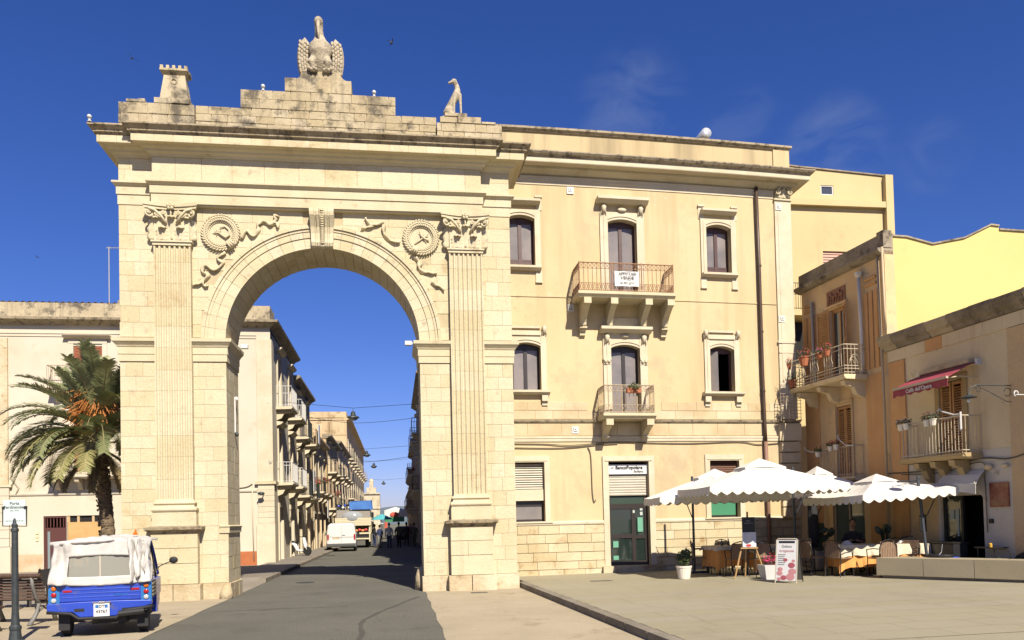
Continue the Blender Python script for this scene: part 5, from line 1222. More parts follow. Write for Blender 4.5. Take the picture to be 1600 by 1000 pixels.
planter((2.3, -.80, 6.10), 'reddish potted plant at the right end of the upper balcony rail', m_terra, m_flred, w_=.2, warp=w1)
for i, (u_, z, w_, lab, ww) in enumerate(((1.15, 3.36, w1, 'white pot with green plant at the left end of the lower balcony rail', .17), (1.75, 3.48, w1, 'white pot of green and red plants left of the lower balcony shutters', .16), (2.0, 3.50, w1, 'white pot of flowers directly before the lower balcony shutters', .16))):
    planter((u_, -.40, z), lab, m_pvc, m_flred if i else m_leaf2, w_=ww, warp=w_)
for i, (y_, lab) in enumerate(((18.05, 'leftmost grey white pot on the rail under the red awning'), (17.85, 'white pot with pale bloom beside the leftmost pot under the red awning'), (17.15, 'white pot with red bloom before the left shutter under the red awning'), (16.95, 'white square pot before the right shutter under the red awning'))):
    planter((U(y_), -.60, 3.70), lab, m_pvc, m_flwhite if i != 2 else m_flred, w_=.17, warp=w2)

# tall plain building behind
rear = thing('rear_building', 'tall plain yellow block rising behind the palazzo and the ochre house', 'building', (16, 29, 0))
m_rear = pm('buff_plaster', (.74, .59, .31), (.68, .53, .27), .4, .95, .12, 25, grime=((.60, .47, .26), .8, .6), streak=((.52, .40, .22), 1.4, .62))
ra, rb = (12.0, 27.0), (18.45, 27.0)
wall(12.0, 18.45, 0, 14.2, [(15.72, 16.22, 13.44, 13.80), (15.72, 16.9, 9.9, 11.35)], 27.0, .3, m_rear, parent=rear)
g = MB(); g.prism([(12.0, 14.2), (12.0, 14.62), (15, 14.40), (18.45, 14.2)], 'y', 27, 27.3); g.build('gable', m_rear, rear)
g = MB(); g.box(18.15, 18.45, 27.3, 33, 0, 14.2); g.box(12.0, 12.3, 27.3, 33, 0, 14.2); g.box(12.0, 18.45, 27.3, 33, 14.05, 14.15); g.build('side_wall', m_rear, rear)
g = MB(); g.box(12.0, 18.2, 26.82, 27.0, 12.98, 13.2); g.build('ledge', m_rear, rear); g = MB(); g.box(11.98, 18.50, 26.97, 27.33, 14.0-.0, 14.0+.0001); 
g = MB(); g.box(18.2, 18.5, 26.8, 27.0, 11.0, 14.21); g.build('corner_strip', m_rear, rear)
g = MB(); g.prism([(12.0, 14.63), (15, 14.41), (18.48, 14.21), (18.48, 14.26), (15, 14.46), (12.0, 14.68)], 'y', 26.95, 27.35); g.build('coping', m_grst, rear)
g = MB(); g.box(15.72, 15.76, 27.02, 27.1, 13.44, 13.80); g.box(16.18, 16.22, 27.02, 27.1, 13.44, 13.80); g.box(15.76, 16.18, 27.02, 27.1, 13.44, 13.48); g.box(15.76, 16.18, 27.02, 27.1, 13.76, 13.80); fr = g.build('window', m_white, rear); g = MB(); g.box(15.76, 16.18, 27.05, 27.06, 13.48, 13.76); g.build('pane', m_glass, fr)
for i in range(14):
    g = MB(); z = 9.95+i*.1; g.prism([(27.04, z), (27.07, z+.095), (27.09, z+.09), (27.06, z)], 'x', 15.72, 16.9); g.build('roller_slat', pm('pink_shutter', (.62, .34, .24), rough=.6), rear)
g = MB(); g.box(13.9, 14.9, 26.2, 27.0, 8.75, 8.95); s = g.build('balcony', m_rear, rear)
g = MB()
for i in range(12): g.tube([(13.92+i*.088, 26.22, 8.95), (13.92+i*.088, 26.22, 9.9)], .01, 4)
for z in (9.0, 9.5, 9.9): g.tube([(13.9, 26.22, z), (14.9, 26.22, z)], .013, 4)
g.build('railing', m_iron, s); g = MB(); g.box(14.0, 14.9, 26.98, 27.01, 7.2, 8.7); g.build('doorway', m_dark, rear)

# ---------------------------------------------------------------- the left building
m_wht = pm('off_white_plaster', (.74, .67, .53), (.68, .60, .45), .5, .93, .2, 22, grime=((.58, .50, .36), .7, .60), streak=((.62, .54, .40), 1.0, .64))
m_redsh = pm('rust_red_shutter', (.36, .10, .04), (.30, .08, .03), 5, .6)
m_brdoor = pm('brown_door_paint', (.11, .035, .025), rough=.5)
lb = thing('white_palazzo', 'long off white building with rust red shutters behind the palm and the arch', 'building', (-12, 38, 0))
LX0, LX1, LY = -30.0, -5.40, 36.6
opsl = [(-13.63, -12.46, 8.0, 9.70), (-13.63, -12.46, 4.25, 6.45), (-14.89, -13.96, 0, 2.36), (-13.94, -12.2, .0, 2.36), (-22.5, -21.3, 8.0, 9.7), (-22.5, -21.3, 4.25, 6.45)]
wall(LX0, LX1, 0, 10.6, opsl, LY, .35, m_wht, parent=lb)
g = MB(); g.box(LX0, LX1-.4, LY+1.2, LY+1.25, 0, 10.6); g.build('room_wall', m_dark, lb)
g = MB(); g.box(LX0, LX1, LY+.36, 44.8, 10.4, 10.5); g.build('roof', m_grst, lb)
mould('cornice', m_cyma, [(0, 0), (.05, 0), (.12, .08), (.2, .12), (.38, .2), (.40, .3), (0, .34)], LX0, LX1, LY, 10.55+.02, 0, 1, seg=2, parent=lb, dR=8.2)
g = MB(); g.box(LX0, LX1-.0, LY+.02, LY+.3, 10.9, 11.58); g.box(LX1-.28, LX1, LY+.3, 38.0, 10.9, 11.58); g.build('parapet', m_attic, lb)
g = MB(); g.box(-11.9, -11.55, LY+.25, LY+.6, 11.58, 11.8); g.build('chimney', m_grst, lb)
g = MB(); rows = []
for j in range(2): rows.append([(-30+i*.09, LY+.5+j*3.5, 11.72+.06*math.sin(i*PI/1.5)+j*.35) for i in range(205)])
g.grid(rows); g.build('corrugated_roof', pm('dark_roof_sheet', (.08, .06, .05), (.12, .09, .06), 3, .8), lb, thick=.02)
mould('string_course', m_wht, [(0, 0), (.03, 0), (.03, .1), (.06, .12), (.06, .16), (0, .17)], LX0, -6.0, LY, 10.10, 0, 0, parent=lb)
mould('string_course', m_wht, [(0, 0), (.04, 0), (.06, .05), (.06, .1), (0, .12)], LX0, -6.05, LY, 3.25, 0, 0, parent=lb)
# far left pilaster with worn stone
g = MB(); g.box(-17.6, -16.25, LY-.08, LY, 3.75, 10.0); g.build('pilaster', pm('pitted_stone', (.74, .64, .44), (.64, .50, .30), 2.5, .95, .8, 10, grime=((.42, .28, .14), 3.5, .58)), lb)
for i in range(7):
    g = MB(); g.box(-17.7, -16.2, LY-.12, LY, 1.1+i*.36, 1.1+i*.36+.345); g.build('quoin_stone', m_wht, lb)
g = MB(); g.box(-17.8, -16.1, LY-.16, LY, 3.62, 3.74); g.build('pilaster_foot', m_trim, lb); g = MB(); g.box(-17.75, -16.15, LY-.14, LY, 0, 1.08); g.build('pilaster_base', m_wht, lb)
# corner pilaster, street corner
g = MB(); g.box(-6.0, -5.34, LY-.07, LY+.6, 3.72, 10.05); g.build('corner_pilaster', m_surr, lb)
for i in range(7):
    g = MB(); g.box(-6.0, -5.30, LY-.09, LY+.7, 1.86+i*.245, 1.86+i*.245+.235); g.build('quoin_stone', m_surr, lb)
g = MB(); g.box(-6.12, -5.22, LY-.16, LY+.75, 3.58, 3.71); g.build('corner_cap', m_trim, lb); g = MB(); g.box(-6.08, -5.28, LY-.12, LY+.75, 0, 1.85); g.build('corner_base', m_surr, lb)
g = MB(); g.box(-8.5, -6.1, LY-.02, LY, 0, .62); g.build('orange_base', pm('orange_paint', (.52, .17, .06), (.46, .14, .05), 2, .9), lb)
g = MB(); g.box(-16.1, -14.92, LY-.015, LY, 0, .75); g.build('stained_base', pm('stained_base', (.62, .42, .24), (.74, .62, .44), 1.6, .95), lb)
# windows
def red_window(x0, x1, z0, z1, hood, balc):
    for xa in (x0, (x0+x1)/2): 
        g = MB(); g.box(xa+.01, xa+(x1-x0)/2-.01, LY+.03, LY+.07, z0, z1); s = g.build('shutter', m_redsh, lb)
        q = MB()
        for i in range(int((z1-z0)/.14)): q.box(xa+.08, xa+(x1-x0)/2-.08, LY+.015, LY+.03, z0+.06+i*.14, z0+.15+i*.14)
        q.build('louvres', m_redsh, s, kind='stuff')
    g = MB(); g.box(x0-.2, x0, LY-.04, LY, z0, z1+.1); g.box(x1, x1+.2, LY-.04, LY, z0, z1+.1); g.box(x0-.2, x1+.2, LY-.05, LY, z1+.1, z1+.35); g.build('window_surround', m_wht, lb)
    g = MB(); g.prism([(LY, hood), (LY-.2, hood+.04), (LY-.28, hood+.12), (LY, hood+.16)], 'x', x0-.38, x1+.38); g.build('window_hood', m_surr, lb)
for x0 in (-13.63, -22.5):
    red_window(x0, x0+1.17, 8.0, 9.70, 10.0-.0, 0); red_window(x0, x0+1.17, 4.25, 6.45, 6.75, 0)
    T = Matrix.Translation((0, LY, 0)); iron_balcony(lb, wr(T), x0-.9, x0+2.6, 4.05, .75, .9, False, m_ironpale, (x0-.6, x0+.3, x0+1.2, x0+2.2), stone=m_surr, gap=.16)
    iron_balcony(lb, wr(T), x0-.9, x0+2.0, 7.85, .6, .9, False, m_ironpale, (x0-.6, x0+.6, x0+1.7), stone=m_surr, gap=.16)
# brown door, boarded shop
g = MB(); g.box(-14.89, -13.96, LY+.05, LY+.12, 0, 1.86); g.box(-14.89, -14.82, LY+.03, LY+.05, 0, 2.36); g.box(-14.03, -13.96, LY+.03, LY+.05, 0, 2.36); g.box(-14.82, -14.03, LY+.03, LY+.05, 2.28, 2.36); d = g.build('door', m_brdoor, lb)
for i in range(6):
    g = MB(); g.box(-14.78+i*.13, -14.74+i*.13, LY+.06, LY+.1, 1.88, 2.28); g.build('grille_bar', m_brdoor, d)
g = MB(); g.box(-14.74, -14.64, LY+.03, LY+.049, .1, 1.7); g.build('glass_strip', pm('grey_glass', (.25, .30, .30), rough=.3), d)
g = MB(); g.box(-13.92, -12.2, LY+.02, LY+.06, .0, 2.08); g.build('plywood_board', pm('plywood', (.66, .42, .17), (.60, .36, .13), 4, .8, fine=.1), lb)
for x in (-13.94, -13.55, -12.95, -12.3):
    g = MB(); g.box(x, x+.10, LY+.03, LY+.08, 2.08, 2.36); g.build('shop_mullion', pm('pale_wood', (.6, .42, .22), rough=.7), lb)
g = MB(); g.box(-13.94, -12.2, LY+.09, LY+.12, 2.08, 2.36); g.build('transom_glass', m_dark, lb)
g = MB()
for z in (1.3, 1.45, 1.6): g.box(-15.2, -15.08, LY-.03, LY, z, z+.1)
g.build('bell_panel', m_greyw, lb)
cable('wall_cable', [(-8.5, LY-.02, 3.5), (-7.5, LY-.03, 3.42), (-6.6, LY-.03, 3.45), (-6.25, LY-.03, 3.6)], .02, m_cab, lb)
pipe('conduit', [(-6.25, LY-.04, 3.5), (-6.25, LY-.04, 2), (-6.22, LY-.04, .2)], .025, pm('cream_conduit', (.62, .54, .38), rough=.7), lb, None)
pipe('conduit', [(-16.15, LY-.04, 5.6), (-16.12, LY-.05, 4.0), (-15.85, LY-.04, 3.6), (-15.95, LY-.04, 3.3)], .03, bpy.data.materials['cream_conduit'], lb, None)
# dry scrub of an old sign? small wall lamp on the corner
t = thing('camera_box', 'white camera box on the corner pilaster at street level', 'camera', (-5.6, 36.3, 3.2)); g = MB(); g.tube([(-5.75, LY-.1, 3.2), (-5.75, LY-.35, 3.18)], .025, 6); g.build('arm', m_white, t); g = MB(); g.ell((-5.82, LY-.4, 3.16), (.16, .1, .08), 8, 6); g.build('head', m_iron, t, smooth=True)

# ---------------------------------------------------------------- generic street fronts
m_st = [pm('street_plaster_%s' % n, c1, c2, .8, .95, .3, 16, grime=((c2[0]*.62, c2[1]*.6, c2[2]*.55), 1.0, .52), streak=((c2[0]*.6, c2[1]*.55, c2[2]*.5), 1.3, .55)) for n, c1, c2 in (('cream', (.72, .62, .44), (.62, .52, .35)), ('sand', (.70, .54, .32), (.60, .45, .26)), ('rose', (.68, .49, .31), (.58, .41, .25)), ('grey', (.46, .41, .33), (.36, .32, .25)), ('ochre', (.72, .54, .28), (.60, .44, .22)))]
m_gsh = pm('green_shutter', (.04, .10, .08), rough=.6)
m_dkst = pm('sooty_plaster', (.12, .10, .08), (.08, .065, .05), .8, .95, .3, 14)
def front(parent, T, L_, h, floors, mat, bays, shop=True, depth=6, rs=None, balc=True, shm=None, seedv=0, rail=None, cor=.4, det=True):
    rs = random.Random(seedv); wp = wr(T); fh = h/floors; ops_ = []; bw = L_/bays; items = []
    for f in range(floors):
        for b_ in range(bays):
            c = bw*(b_+.5)+rs.uniform(-.1, .1); ww = 1.0 if f else 1.5
            z0 = f*fh+(.12 if f else 0); z1 = z0+min(fh-.75, 2.35 if f else 2.5)
            ops_.append((c-ww/2, c+ww/2, z0, z1)); items.append((f, c, ww, z0, z1))
    wall(0, L_, 0, h, ops_, 0, .3, mat, warp=wp, parent=parent)
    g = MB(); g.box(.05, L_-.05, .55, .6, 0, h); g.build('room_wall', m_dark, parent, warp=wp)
    g = MB(); g.box(0, .3, .3, depth, 0, h); g.box(L_-.3, L_, .3, depth, 0, h); g.box(0, L_, depth, depth+.3, 0, h); g.box(0, L_, .3, depth, h-.3, h-.2); g.build('side_walls', mat, parent, warp=wp)
    g = MB(); g.prism([(0, h-.25), (-.1, h-.2), (-cor*.7, h-.08), (-cor, h-.02), (-cor, h+.1), (.3, h+.14), (.3, h-.25)], 'x', -.05, L_+.05); g.build('cornice', m_grst if rs.random() < .5 else mat, parent, warp=wp)
    for f, c, ww, z0, z1 in items:
        sm_ = shm or rs.choice((m_wood, m_redsh, m_gsh, m_brown))
        g = MB(); g.box(c-ww/2, c-.01, .08, .13, z0, z1); g.box(c+.01, c+ww/2, .08, .13, z0, z1)
        if det:
            for i in range(int((z1-z0)/.16)):
                g.box(c-ww/2+.06, c-.06, .065, .08, z0+.06+i*.16, z0+.15+i*.16); g.box(c+.06, c+ww/2-.06, .065, .08, z0+.06+i*.16, z0+.15+i*.16)
        o = g.build('shutter_pair' if f else 'shop_door', sm_ if f else rs.choice((m_brown, m_greyw, m_wood, m_iron)), parent, warp=wp)
        g = MB(); g.box(c-ww/2-.16, c-ww/2, -.05, 0, z0, z1+.15); g.box(c+ww/2, c+ww/2+.16, -.05, 0, z0, z1+.15); g.box(c-ww/2, c+ww/2, -.05, 0, z1, z1+.15)
        if f and det: g.prism([(0, z1+.2), (-.15, z1+.25), (-.22, z1+.33), (0, z1+.37)], 'x', c-ww/2-.25, c+ww/2+.25)
        g.build('surround', m_surr if mat != m_dkst else m_dkst, o, warp=wp)
        if f and balc: iron_balcony(parent, wp, c-1.05, c+1.05, z0-.0, .72, .95, False, rail or rs.choice((m_iron, m_ironpale)), (c-.75, c+.75), stone=m_surr if mat != m_dkst else m_dkst, gap=.15 if det else .22)
# street face of the left building (two tall floors of deep balconies)
Tl, _ = frame((-5.40, LY+.02), (-5.40, 44.8)); wl = wr(Tl)
def face_wall():
    ops_ = [(2.0, 3.0, 3.75, 6.2), (2.0, 3.0, 7.3, 9.7), (6.0, 7.0, 3.75, 6.2), (6.0, 7.0, 7.3, 9.7), (1.9, 3.1, 0, 2.6), (5.9, 7.1, 0, 2.6)]
    wall(0, 8.2, 0, 10.6, ops_, 0, .35, m_wht, warp=wl, parent=lb, name='street_wall')
    for a, b, z0, z1 in ops_:
        g = MB(); g.box(a, (a+b)/2-.01, .1, .15, z0, z1); g.box((a+b)/2+.01, b, .1, .15, z0, z1); s = g.build('shutter', m_redsh if z0 > 7 else m_wood if z0 > 3 else m_brown, lb, warp=wl)
        g = MB(); g.box(a-.2, a, -.06, 0, z0, z1+.2); g.box(b, b+.2, -.06, 0, z0, z1+.2); g.box(a, b, -.06, 0, z1, z1+.2)
        if z0: g.prism([(0, z1+.2), (-.2, z1+.28), (-.3, z1+.38), (0, z1+.42)], 'x', a-.35, b+.35)
        g.build('surround', m_surr, s, warp=wl)
        if z0: iron_balcony(lb, wl, a-.55, b+.55, z0-.02, .75, .95, False, m_white, (a-.25, b+.25), stone=m_surr, gap=.14)
face_wall()
g = MB(); g.box(0, .3, .0, 6, 0, 10.5); g.xf(Matrix.Translation((7.9, .36, 0))); g.build('end_wall', m_wht, lb, warp=wl)
rows_l = [(45.0, 53.5, -5.45, 9.9, 3, 2, 0, 'second house on the left of the street with dark cornice and green shutters', 0),
          (53.7, 64.0, -5.40, 7.7, 2, 3, 1, 'low sand coloured house on the left of the street beyond the second house', 6),
          (64.2, 77.0, -5.30, 8.8, 3, 3, 4, 'ochre house on the left of the street right behind the parked lorry', 6),
          (77.2, 94.8, -5.35, 9.6, 3, 4, 2, 'rose plastered house on the left of the street before the great palace', 5)]
for y0, y1, x, h, fl, by_, mi, lab, sd_ in rows_l:
    t = thing('town_house', lab, 'house', (x-3, (y0+y1)/2, 0), group='houses along the street'); T, L_ = frame((x, y0), (x, y1)); front(t, T, L_, h, fl, m_st[mi], by_, seedv=int(y0), shm=m_gsh if y0 == 45.0 else None, depth=6.5)
t = thing('palace', 'large sand stone palace high above the left end of the street', 'building', (-8, 120, 0), group='houses along the street'); T, L_ = frame((-5.5, 95), (-5.5, 146)); front(t, T, L_, 14.2, 3, m_st[1], 9, seedv=9, depth=7, cor=.6, det=False)
g = MB(); g.box(-12, -5.5, 94.7, 95, 12.2, 12.5); g.box(-11, -5.4, 94.6, 95, 10.0, 10.15); g.box(-7.4, -5.45, 94.75, 95, 0, 13.9); g.build('side_moulding', m_st[1], t)
g = MB(); g.box(-12, -5.5, 95.2, 100, 14.3, 15.0); g.box(-12, -10.6, 95, 99, 15, 16.4); g.build('roof_parapet', m_st[1], t)
t = thing('church_tower', 'small church front with little bell gable at the far end of the street', 'church', (-4.6, 172, 0)); g = MB(); g.box(-6.6, -3.2, 170, 176, 0, 8.2); g.box(-5.9, -3.9, 170, 172, 8.2, 9.4); g.build('front_wall', m_st[0], t); g = MB(); g.box(-5.3, -4.5, 170.2, 171.5, 9.4, 10.6); g.ell((-4.9, 170.8, 10.8), (.5, .5, .5), 10, 8); g.build('bell_gable', m_st[0], t); g = MB(); g.box(-5.3, -4.5, 169.9, 170.01, 1, 4.2); g.build('portal', m_dark, t); g = MB(); g.box(-6.7, -3.1, 169.8, 170, 4.9, 5.2); g.box(-6.7, -3.1, 169.7, 170, 8.0, 8.25); g.build('moulding', m_st[0], t)
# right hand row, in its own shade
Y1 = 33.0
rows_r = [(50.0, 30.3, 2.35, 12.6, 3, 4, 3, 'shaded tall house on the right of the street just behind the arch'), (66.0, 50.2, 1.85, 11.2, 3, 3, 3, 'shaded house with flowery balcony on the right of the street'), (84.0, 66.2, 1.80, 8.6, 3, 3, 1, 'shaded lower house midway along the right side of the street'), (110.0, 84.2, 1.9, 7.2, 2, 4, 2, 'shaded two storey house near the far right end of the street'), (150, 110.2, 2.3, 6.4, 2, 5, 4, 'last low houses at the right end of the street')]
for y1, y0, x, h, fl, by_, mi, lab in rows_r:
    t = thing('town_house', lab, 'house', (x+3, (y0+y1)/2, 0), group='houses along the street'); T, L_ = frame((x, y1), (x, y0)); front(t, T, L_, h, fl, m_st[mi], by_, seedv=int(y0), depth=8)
# hills and far trees
g = MB(); P = []
for j in range(6):
    P.append([(-900+i*60, 2300+j*260, max(-2, (math.sin(j/5*PI))*(34+26*math.exp(-((i-14.2)/4.5)**2)+5*math.sin(i*1.3)+4*math.sin(i*.5)))) for i in range(31)])
g.grid(P); g.build('hills', pm('hazy_hillside', (.12, .16, .19), (.15, .19, .20), .01, 1.0), kind='structure', smooth=True)  # bluish distance haze is put into the hill colour
# ---------------------------------------------------------------- street furniture and vehicles, left side
# palm
m_frond = pm('palm_leaflets', (.24, .28, .13), (.31, .32, .14), 1.2, .5)
m_frond2 = pm('yellowing_leaflets', (.42, .38, .15), (.32, .32, .12), 1.5, .55)
m_rach = pm('palm_leaf_stalk', (.36, .30, .14), (.28, .24, .11), 3, .6)
m_bark = pm('palm_bark', (.28, .20, .12), (.15, .11, .07), 9, .95, .9, 25, fine=.2)
m_fruit = pm('orange_date_stalks', (.72, .30, .08), (.60, .23, .06), 8, .6)
m_dryf = pm('dry_leaflets', (.34, .26, .12), (.26, .19, .09), 3, .8)
PXP, PYP = -8.95, 26.0
palm = thing('palm_tree', 'date palm with arching green fronds standing left of the arch behind the blue three wheeler', 'palm tree', (PXP, PYP, 0))
g = MB(); rs = random.Random(3)
pts = [(PXP+.30-.30*min(1, z/4.2)+.04*math.sin(z), PYP, z) for z in [i*.13 for i in range(35)]]
rr = [.265-.08*min(1, z/1.2)*1+.02*(i % 2)+.10*max(0, (z-3.7)/.9) for i, z in enumerate([i*.13 for i in range(35)])]
g.tube(pts, rr, 14); g.build('trunk', m_bark, palm)
tr = [c for c in bpy.data.objects if c.name == 'trunk'][0]
g = MB()
for i in range(260):
    z = .1+4.2*rs.random(); a = rs.random()*6.28; r = .20+.10*max(0, (z-3.7)/.9); x = PXP+.30-.30*min(1, z/4.2)
    Mx = Matrix.Translation((x+r*math.cos(a), PYP+r*math.sin(a), z)) @ Matrix.Rotation(a, 4, 'Z') @ Matrix.Rotation(.5, 4, 'Y'); g.box(-.02, .025, -.05, .05, -.03, .035, M=Mx)
g.build('leaf_scars', m_bark, tr, kind='stuff')
def frond(base, az, elev, L_, droop, rs, mat, name='frond', wdt=.42):
    """stalk that leaves the crown at az/elev and bends under its weight, with two rows of leaflets"""
    n = 22; P = []; p = Vector(base); e = elev; d_az = az; stp = L_/n
    for i in range(n+1):
        P.append(p.copy()); d = Vector((math.cos(e)*math.cos(d_az), math.cos(e)*math.sin(d_az), math.sin(e))); p = p+d*stp; e -= droop/n*(.5+1.0*i/n)
    st = MB(); st.tube([tuple(q) for q in P], [.030*(1-i/(n+2))+.004 for i in range(n+1)], 5)
    fr = st.build(name, m_rach, palm)
    g = MB()
    m = 84
    for j in range(m):
        t = .16+.84*j/m; f = t*n; i = min(int(f), n-1); q = P[i].lerp(P[i+1], f-i); d = (P[i+1]-P[i]).normalized()
        side = d.cross(Vector((0, 0, 1))); side = side.normalized() if side.length > .05 else Vector((1, 0, 0)); up = side.cross(d).normalized()
        ll = wdt*(math.sin(min(1, t*1.25)*PI*.62+.35))*rs.uniform(.85, 1.1)*(1 if t < .9 else .7)
        for s_ in (-1, 1):
            dirn = (side*s_*.80+d*.62+up*.28*rs.uniform(.3, 1.3)).normalized(); tip = q+dirn*ll-Vector((0, 0, 1))*ll*ll*.35; mid = q+dirn*ll*.5; w_ = d*.023+up*.010
            g.add([tuple(q-w_*.6), tuple(mid-w_), tuple(tip), tuple(mid+w_), tuple(q+w_*.6)], [(0, 1, 3, 4), (1, 2, 3)])
    g.build('leaflets', mat, fr, kind='stuff')
cb = (PXP, PYP, 4.35)
rs = random.Random(21)
FR = []
for k in range(24): FR.append((k*2.399, rs.uniform(.9, 1.45), rs.uniform(2.5, 3.15), rs.uniform(.5, 1.2)))
for k in range(20): FR.append((k*2.399+.7, rs.uniform(.45, .9), rs.uniform(2.5, 3.0), rs.uniform(1.3, 2.0)))
for k in range(17): FR.append((k*2.399+.3, rs.uniform(-.15, .35), rs.uniform(2.2, 2.7), rs.uniform(1.3, 1.9)))
for k, ang_ in enumerate((2.75, 3.0, 3.15, 3.3, 3.45, 3.65, 3.9, 4.3, 3.05, 3.35, 3.6)): FR.append((ang_, (.55, .35, .15, .2, 0, -.1, .0, -.1, .75, .6, .45)[k], 2.75, (1.6, 1.5, 1.3, 1.7, 1.4, 1.3, 1.5, 1.2, 1.9, 1.9, 1.9)[k]))
for a, e, l, d in FR: frond((cb[0]+.12*math.cos(a), cb[1]+.12*math.sin(a), cb[2]+rs.uniform(-.1, .6)), a, e, l, d, rs, m_frond if e > .35 or rs.random() < .45 else m_frond2, wdt=.46)
for k in range(9): frond((cb[0]+.15*math.cos(k*.7), cb[1]+.15*math.sin(k*.7), 4.15), k*.7, -.5, 1.7, .9, rs, m_dryf, 'dry_frond', .26)
for k in range(12):
    a = 3.6+k*.22; g = MB(); b0 = (cb[0]+.15*math.cos(a), cb[1]+.15*math.sin(a), 4.75+.3*(k%3)); 
    for q in range(26):
        a2 = a+rs.uniform(-.5, .5); l = rs.uniform(.45, .95); zz = rs.uniform(-.1, .55); g.tube([b0, (b0[0]+l*.6*math.cos(a2), b0[1]+l*.6*math.sin(a2), b0[2]+l*.4+zz*.5), (b0[0]+l*math.cos(a2), b0[1]+l*math.sin(a2), b0[2]+l*.1-.1+zz)], [.012, .008, .016], 3, caps=False)
    g.build('fruit_cluster', m_fruit, palm)

# sign on its post
sg = thing('street_sign', 'pale plaque on a grey iron post naming the gate at the left edge', 'sign', (-5.80, 13.2, 0))
sx_, sy_ = -5.78, 13.2
g = MB(); g.lathe([(.13, 0), (.13, .04), (.09, .07), (.075, .20), (.085, .22), (.085, .26), (.06, .29), (.048, .5), (.045, 1.70), (.055, 1.72), (.055, 1.75), (.04, 1.77), (.045, 1.82), (.03, 1.84), (.02, 1.90), (.006, 1.92)], sx_, sy_, 14); g.build('post', m_iron, sg, smooth=False)
g = MB(); g.tube([(sx_-.15, sy_, 2.09), (sx_-.17, sy_, 2.09), (sx_-.17, sy_, 1.80), (sx_+.17, sy_, 1.79), (sx_+.17, sy_, 2.07), (sx_+.15, sy_, 2.07)], .009, 6)
for d in (-.155, .155): g.box(sx_+d-.02, sx_+d+.02, sy_-.018, sy_+.018, 2.06, 2.10)
g.build('plaque_holder', m_black, sg)
g = MB(); g.box(sx_-.158, sx_+.158, sy_-.006, sy_+.006, 1.815, 2.20); pl = g.build('plaque', pm('pale_green_plaque', (.66, .76, .72), rough=.25), sg)
m_gtx = pm('grey_lettering', (.10, .12, .13), rough=.7)
text('Porta\nFerdinandea', .062, m_gtx, pl, face_mat((sx_, sy_-.008, 2.125)), ext=.001, bold=.02)
text('(sec. XIX)', .03, m_gtx, pl, face_mat((sx_, sy_-.008, 2.025)), ext=.001)
text('Real Porta d\'ingresso alla citt\u00e0', .021, m_gtx, pl, face_mat((sx_, sy_-.008, 1.87)), ext=.001)

# bench
bn = thing('park_bench', 'dark slatted wooden bench with cast legs behind the sign post', 'bench', (0, 0, 0))
m_slat = pm('dark_bench_wood', (.13, .075, .045), (.09, .05, .032), 9, .6, fine=.15); m_cast = pm('cast_leg', (.24, .23, .21), (.17, .165, .15), 10, .6)
BL = 1.35
for k in range(15):
    t = k/14
    if k < 7: y, z = -.42+k*.068, .43+.02*math.sin(t*6)
    else: a = (k-7)/7; y, z = .06+a*.16-.03*math.sin(a*PI), .47+a*.40
    g = MB(); g.box(-BL/2, BL/2, -.022, .022, -.012, .012); g.xf(Matrix.Translation((0, y, z)) @ Matrix.Rotation((0 if k < 7 else -1.2-.1*a), 4, 'X')); g.build('slat', m_slat, bn, local=True)
g = MB(); g.tube([(-BL/2-.03, .24, .90), (BL/2+.03, .24, .90)], .042, 10); g.build('top_rail', m_slat, bn, local=True)
for x in (-.52, .52):
    g = MB(); g.tube([(x, -.42, .41), (x, -.2, .39), (x, .04, .40), (x, .12, .5), (x, .2, .7), (x, .24, .88)], [.03]*6, 7); g.tube([(x, -.33, .40), (x, -.36, .22), (x, -.46, .0)], [.03, .034, .045], 7); g.tube([(x, .02, .40), (x, .10, .2), (x, .30, .0)], [.03, .034, .045], 7); g.tube([(x, -.34, .2), (x, -.1, .3), (x, .1, .2)], .02, 6); g.build('leg', m_cast, bn, local=True, smooth=True)
move(bn, (-7.02, 15.95, .005), math.radians(168))
b2_ = copy_tree(bn, (-7.45, 14.75, .005), math.radians(150), 'bench end with pale worn arm cut by the left picture edge'); b2_['category'] = 'bench'

# cafe table and chairs on the left
def cane_chair(name, label, group, mat_f, mat_s):
    t = thing(name, label, 'chair', (0, 0, 0), group=group)
    g = MB(); g.box(-.22, .22, -.21, .21, .43, .455); g.build('seat', mat_s, t, local=True)
    for sx2 in (-1, 1):
        g = MB(); g.tube([(sx2*.21, -.2, .45), (sx2*.22, -.22, 0)], .013, 6); g.build('leg', mat_f, t, local=True)
        g = MB(); g.tube([(sx2*.21, .2, .45), (sx2*.22, .26, 0)], .013, 6); g.build('leg', mat_f, t, local=True)
        g = MB(); g.tube([(sx2*.22, -.2, .45), (sx2*.25, -.18, .64), (sx2*.25, .05, .67), (sx2*.22, .2, .66)], .013, 6); g.build('armrest', mat_f, t, local=True)
    g = MB(); g.tube([(-.21, .2, .43), (-.22, .24, .70), (-.16, .27, .84), (0, .28, .88), (.16, .27, .84), (.22, .24, .70), (.21, .2, .43)], .014, 6); g.build('back_frame', mat_f, t, local=True)
    g = MB()
    for k in range(9):
        x = -.18+k*.045; g.box(x-.018, x+.018, .235, .247, .47, .83-.9*x*x*1.6)
    for k in range(7): g.box(-.2, .2, .228, .235, .50+k*.05, .53+k*.05)
    g.build('backrest', mat_s, t, local=True); return t
m_dkf = pm('dark_chair_frame', (.03, .025, .022), rough=.4); m_rattan = pm('brown_rattan', (.34, .22, .13), (.24, .15, .09), 30, .7, fine=.2)
m_greyc = pm('grey_chair_sling', (.10, .10, .10), rough=.7)
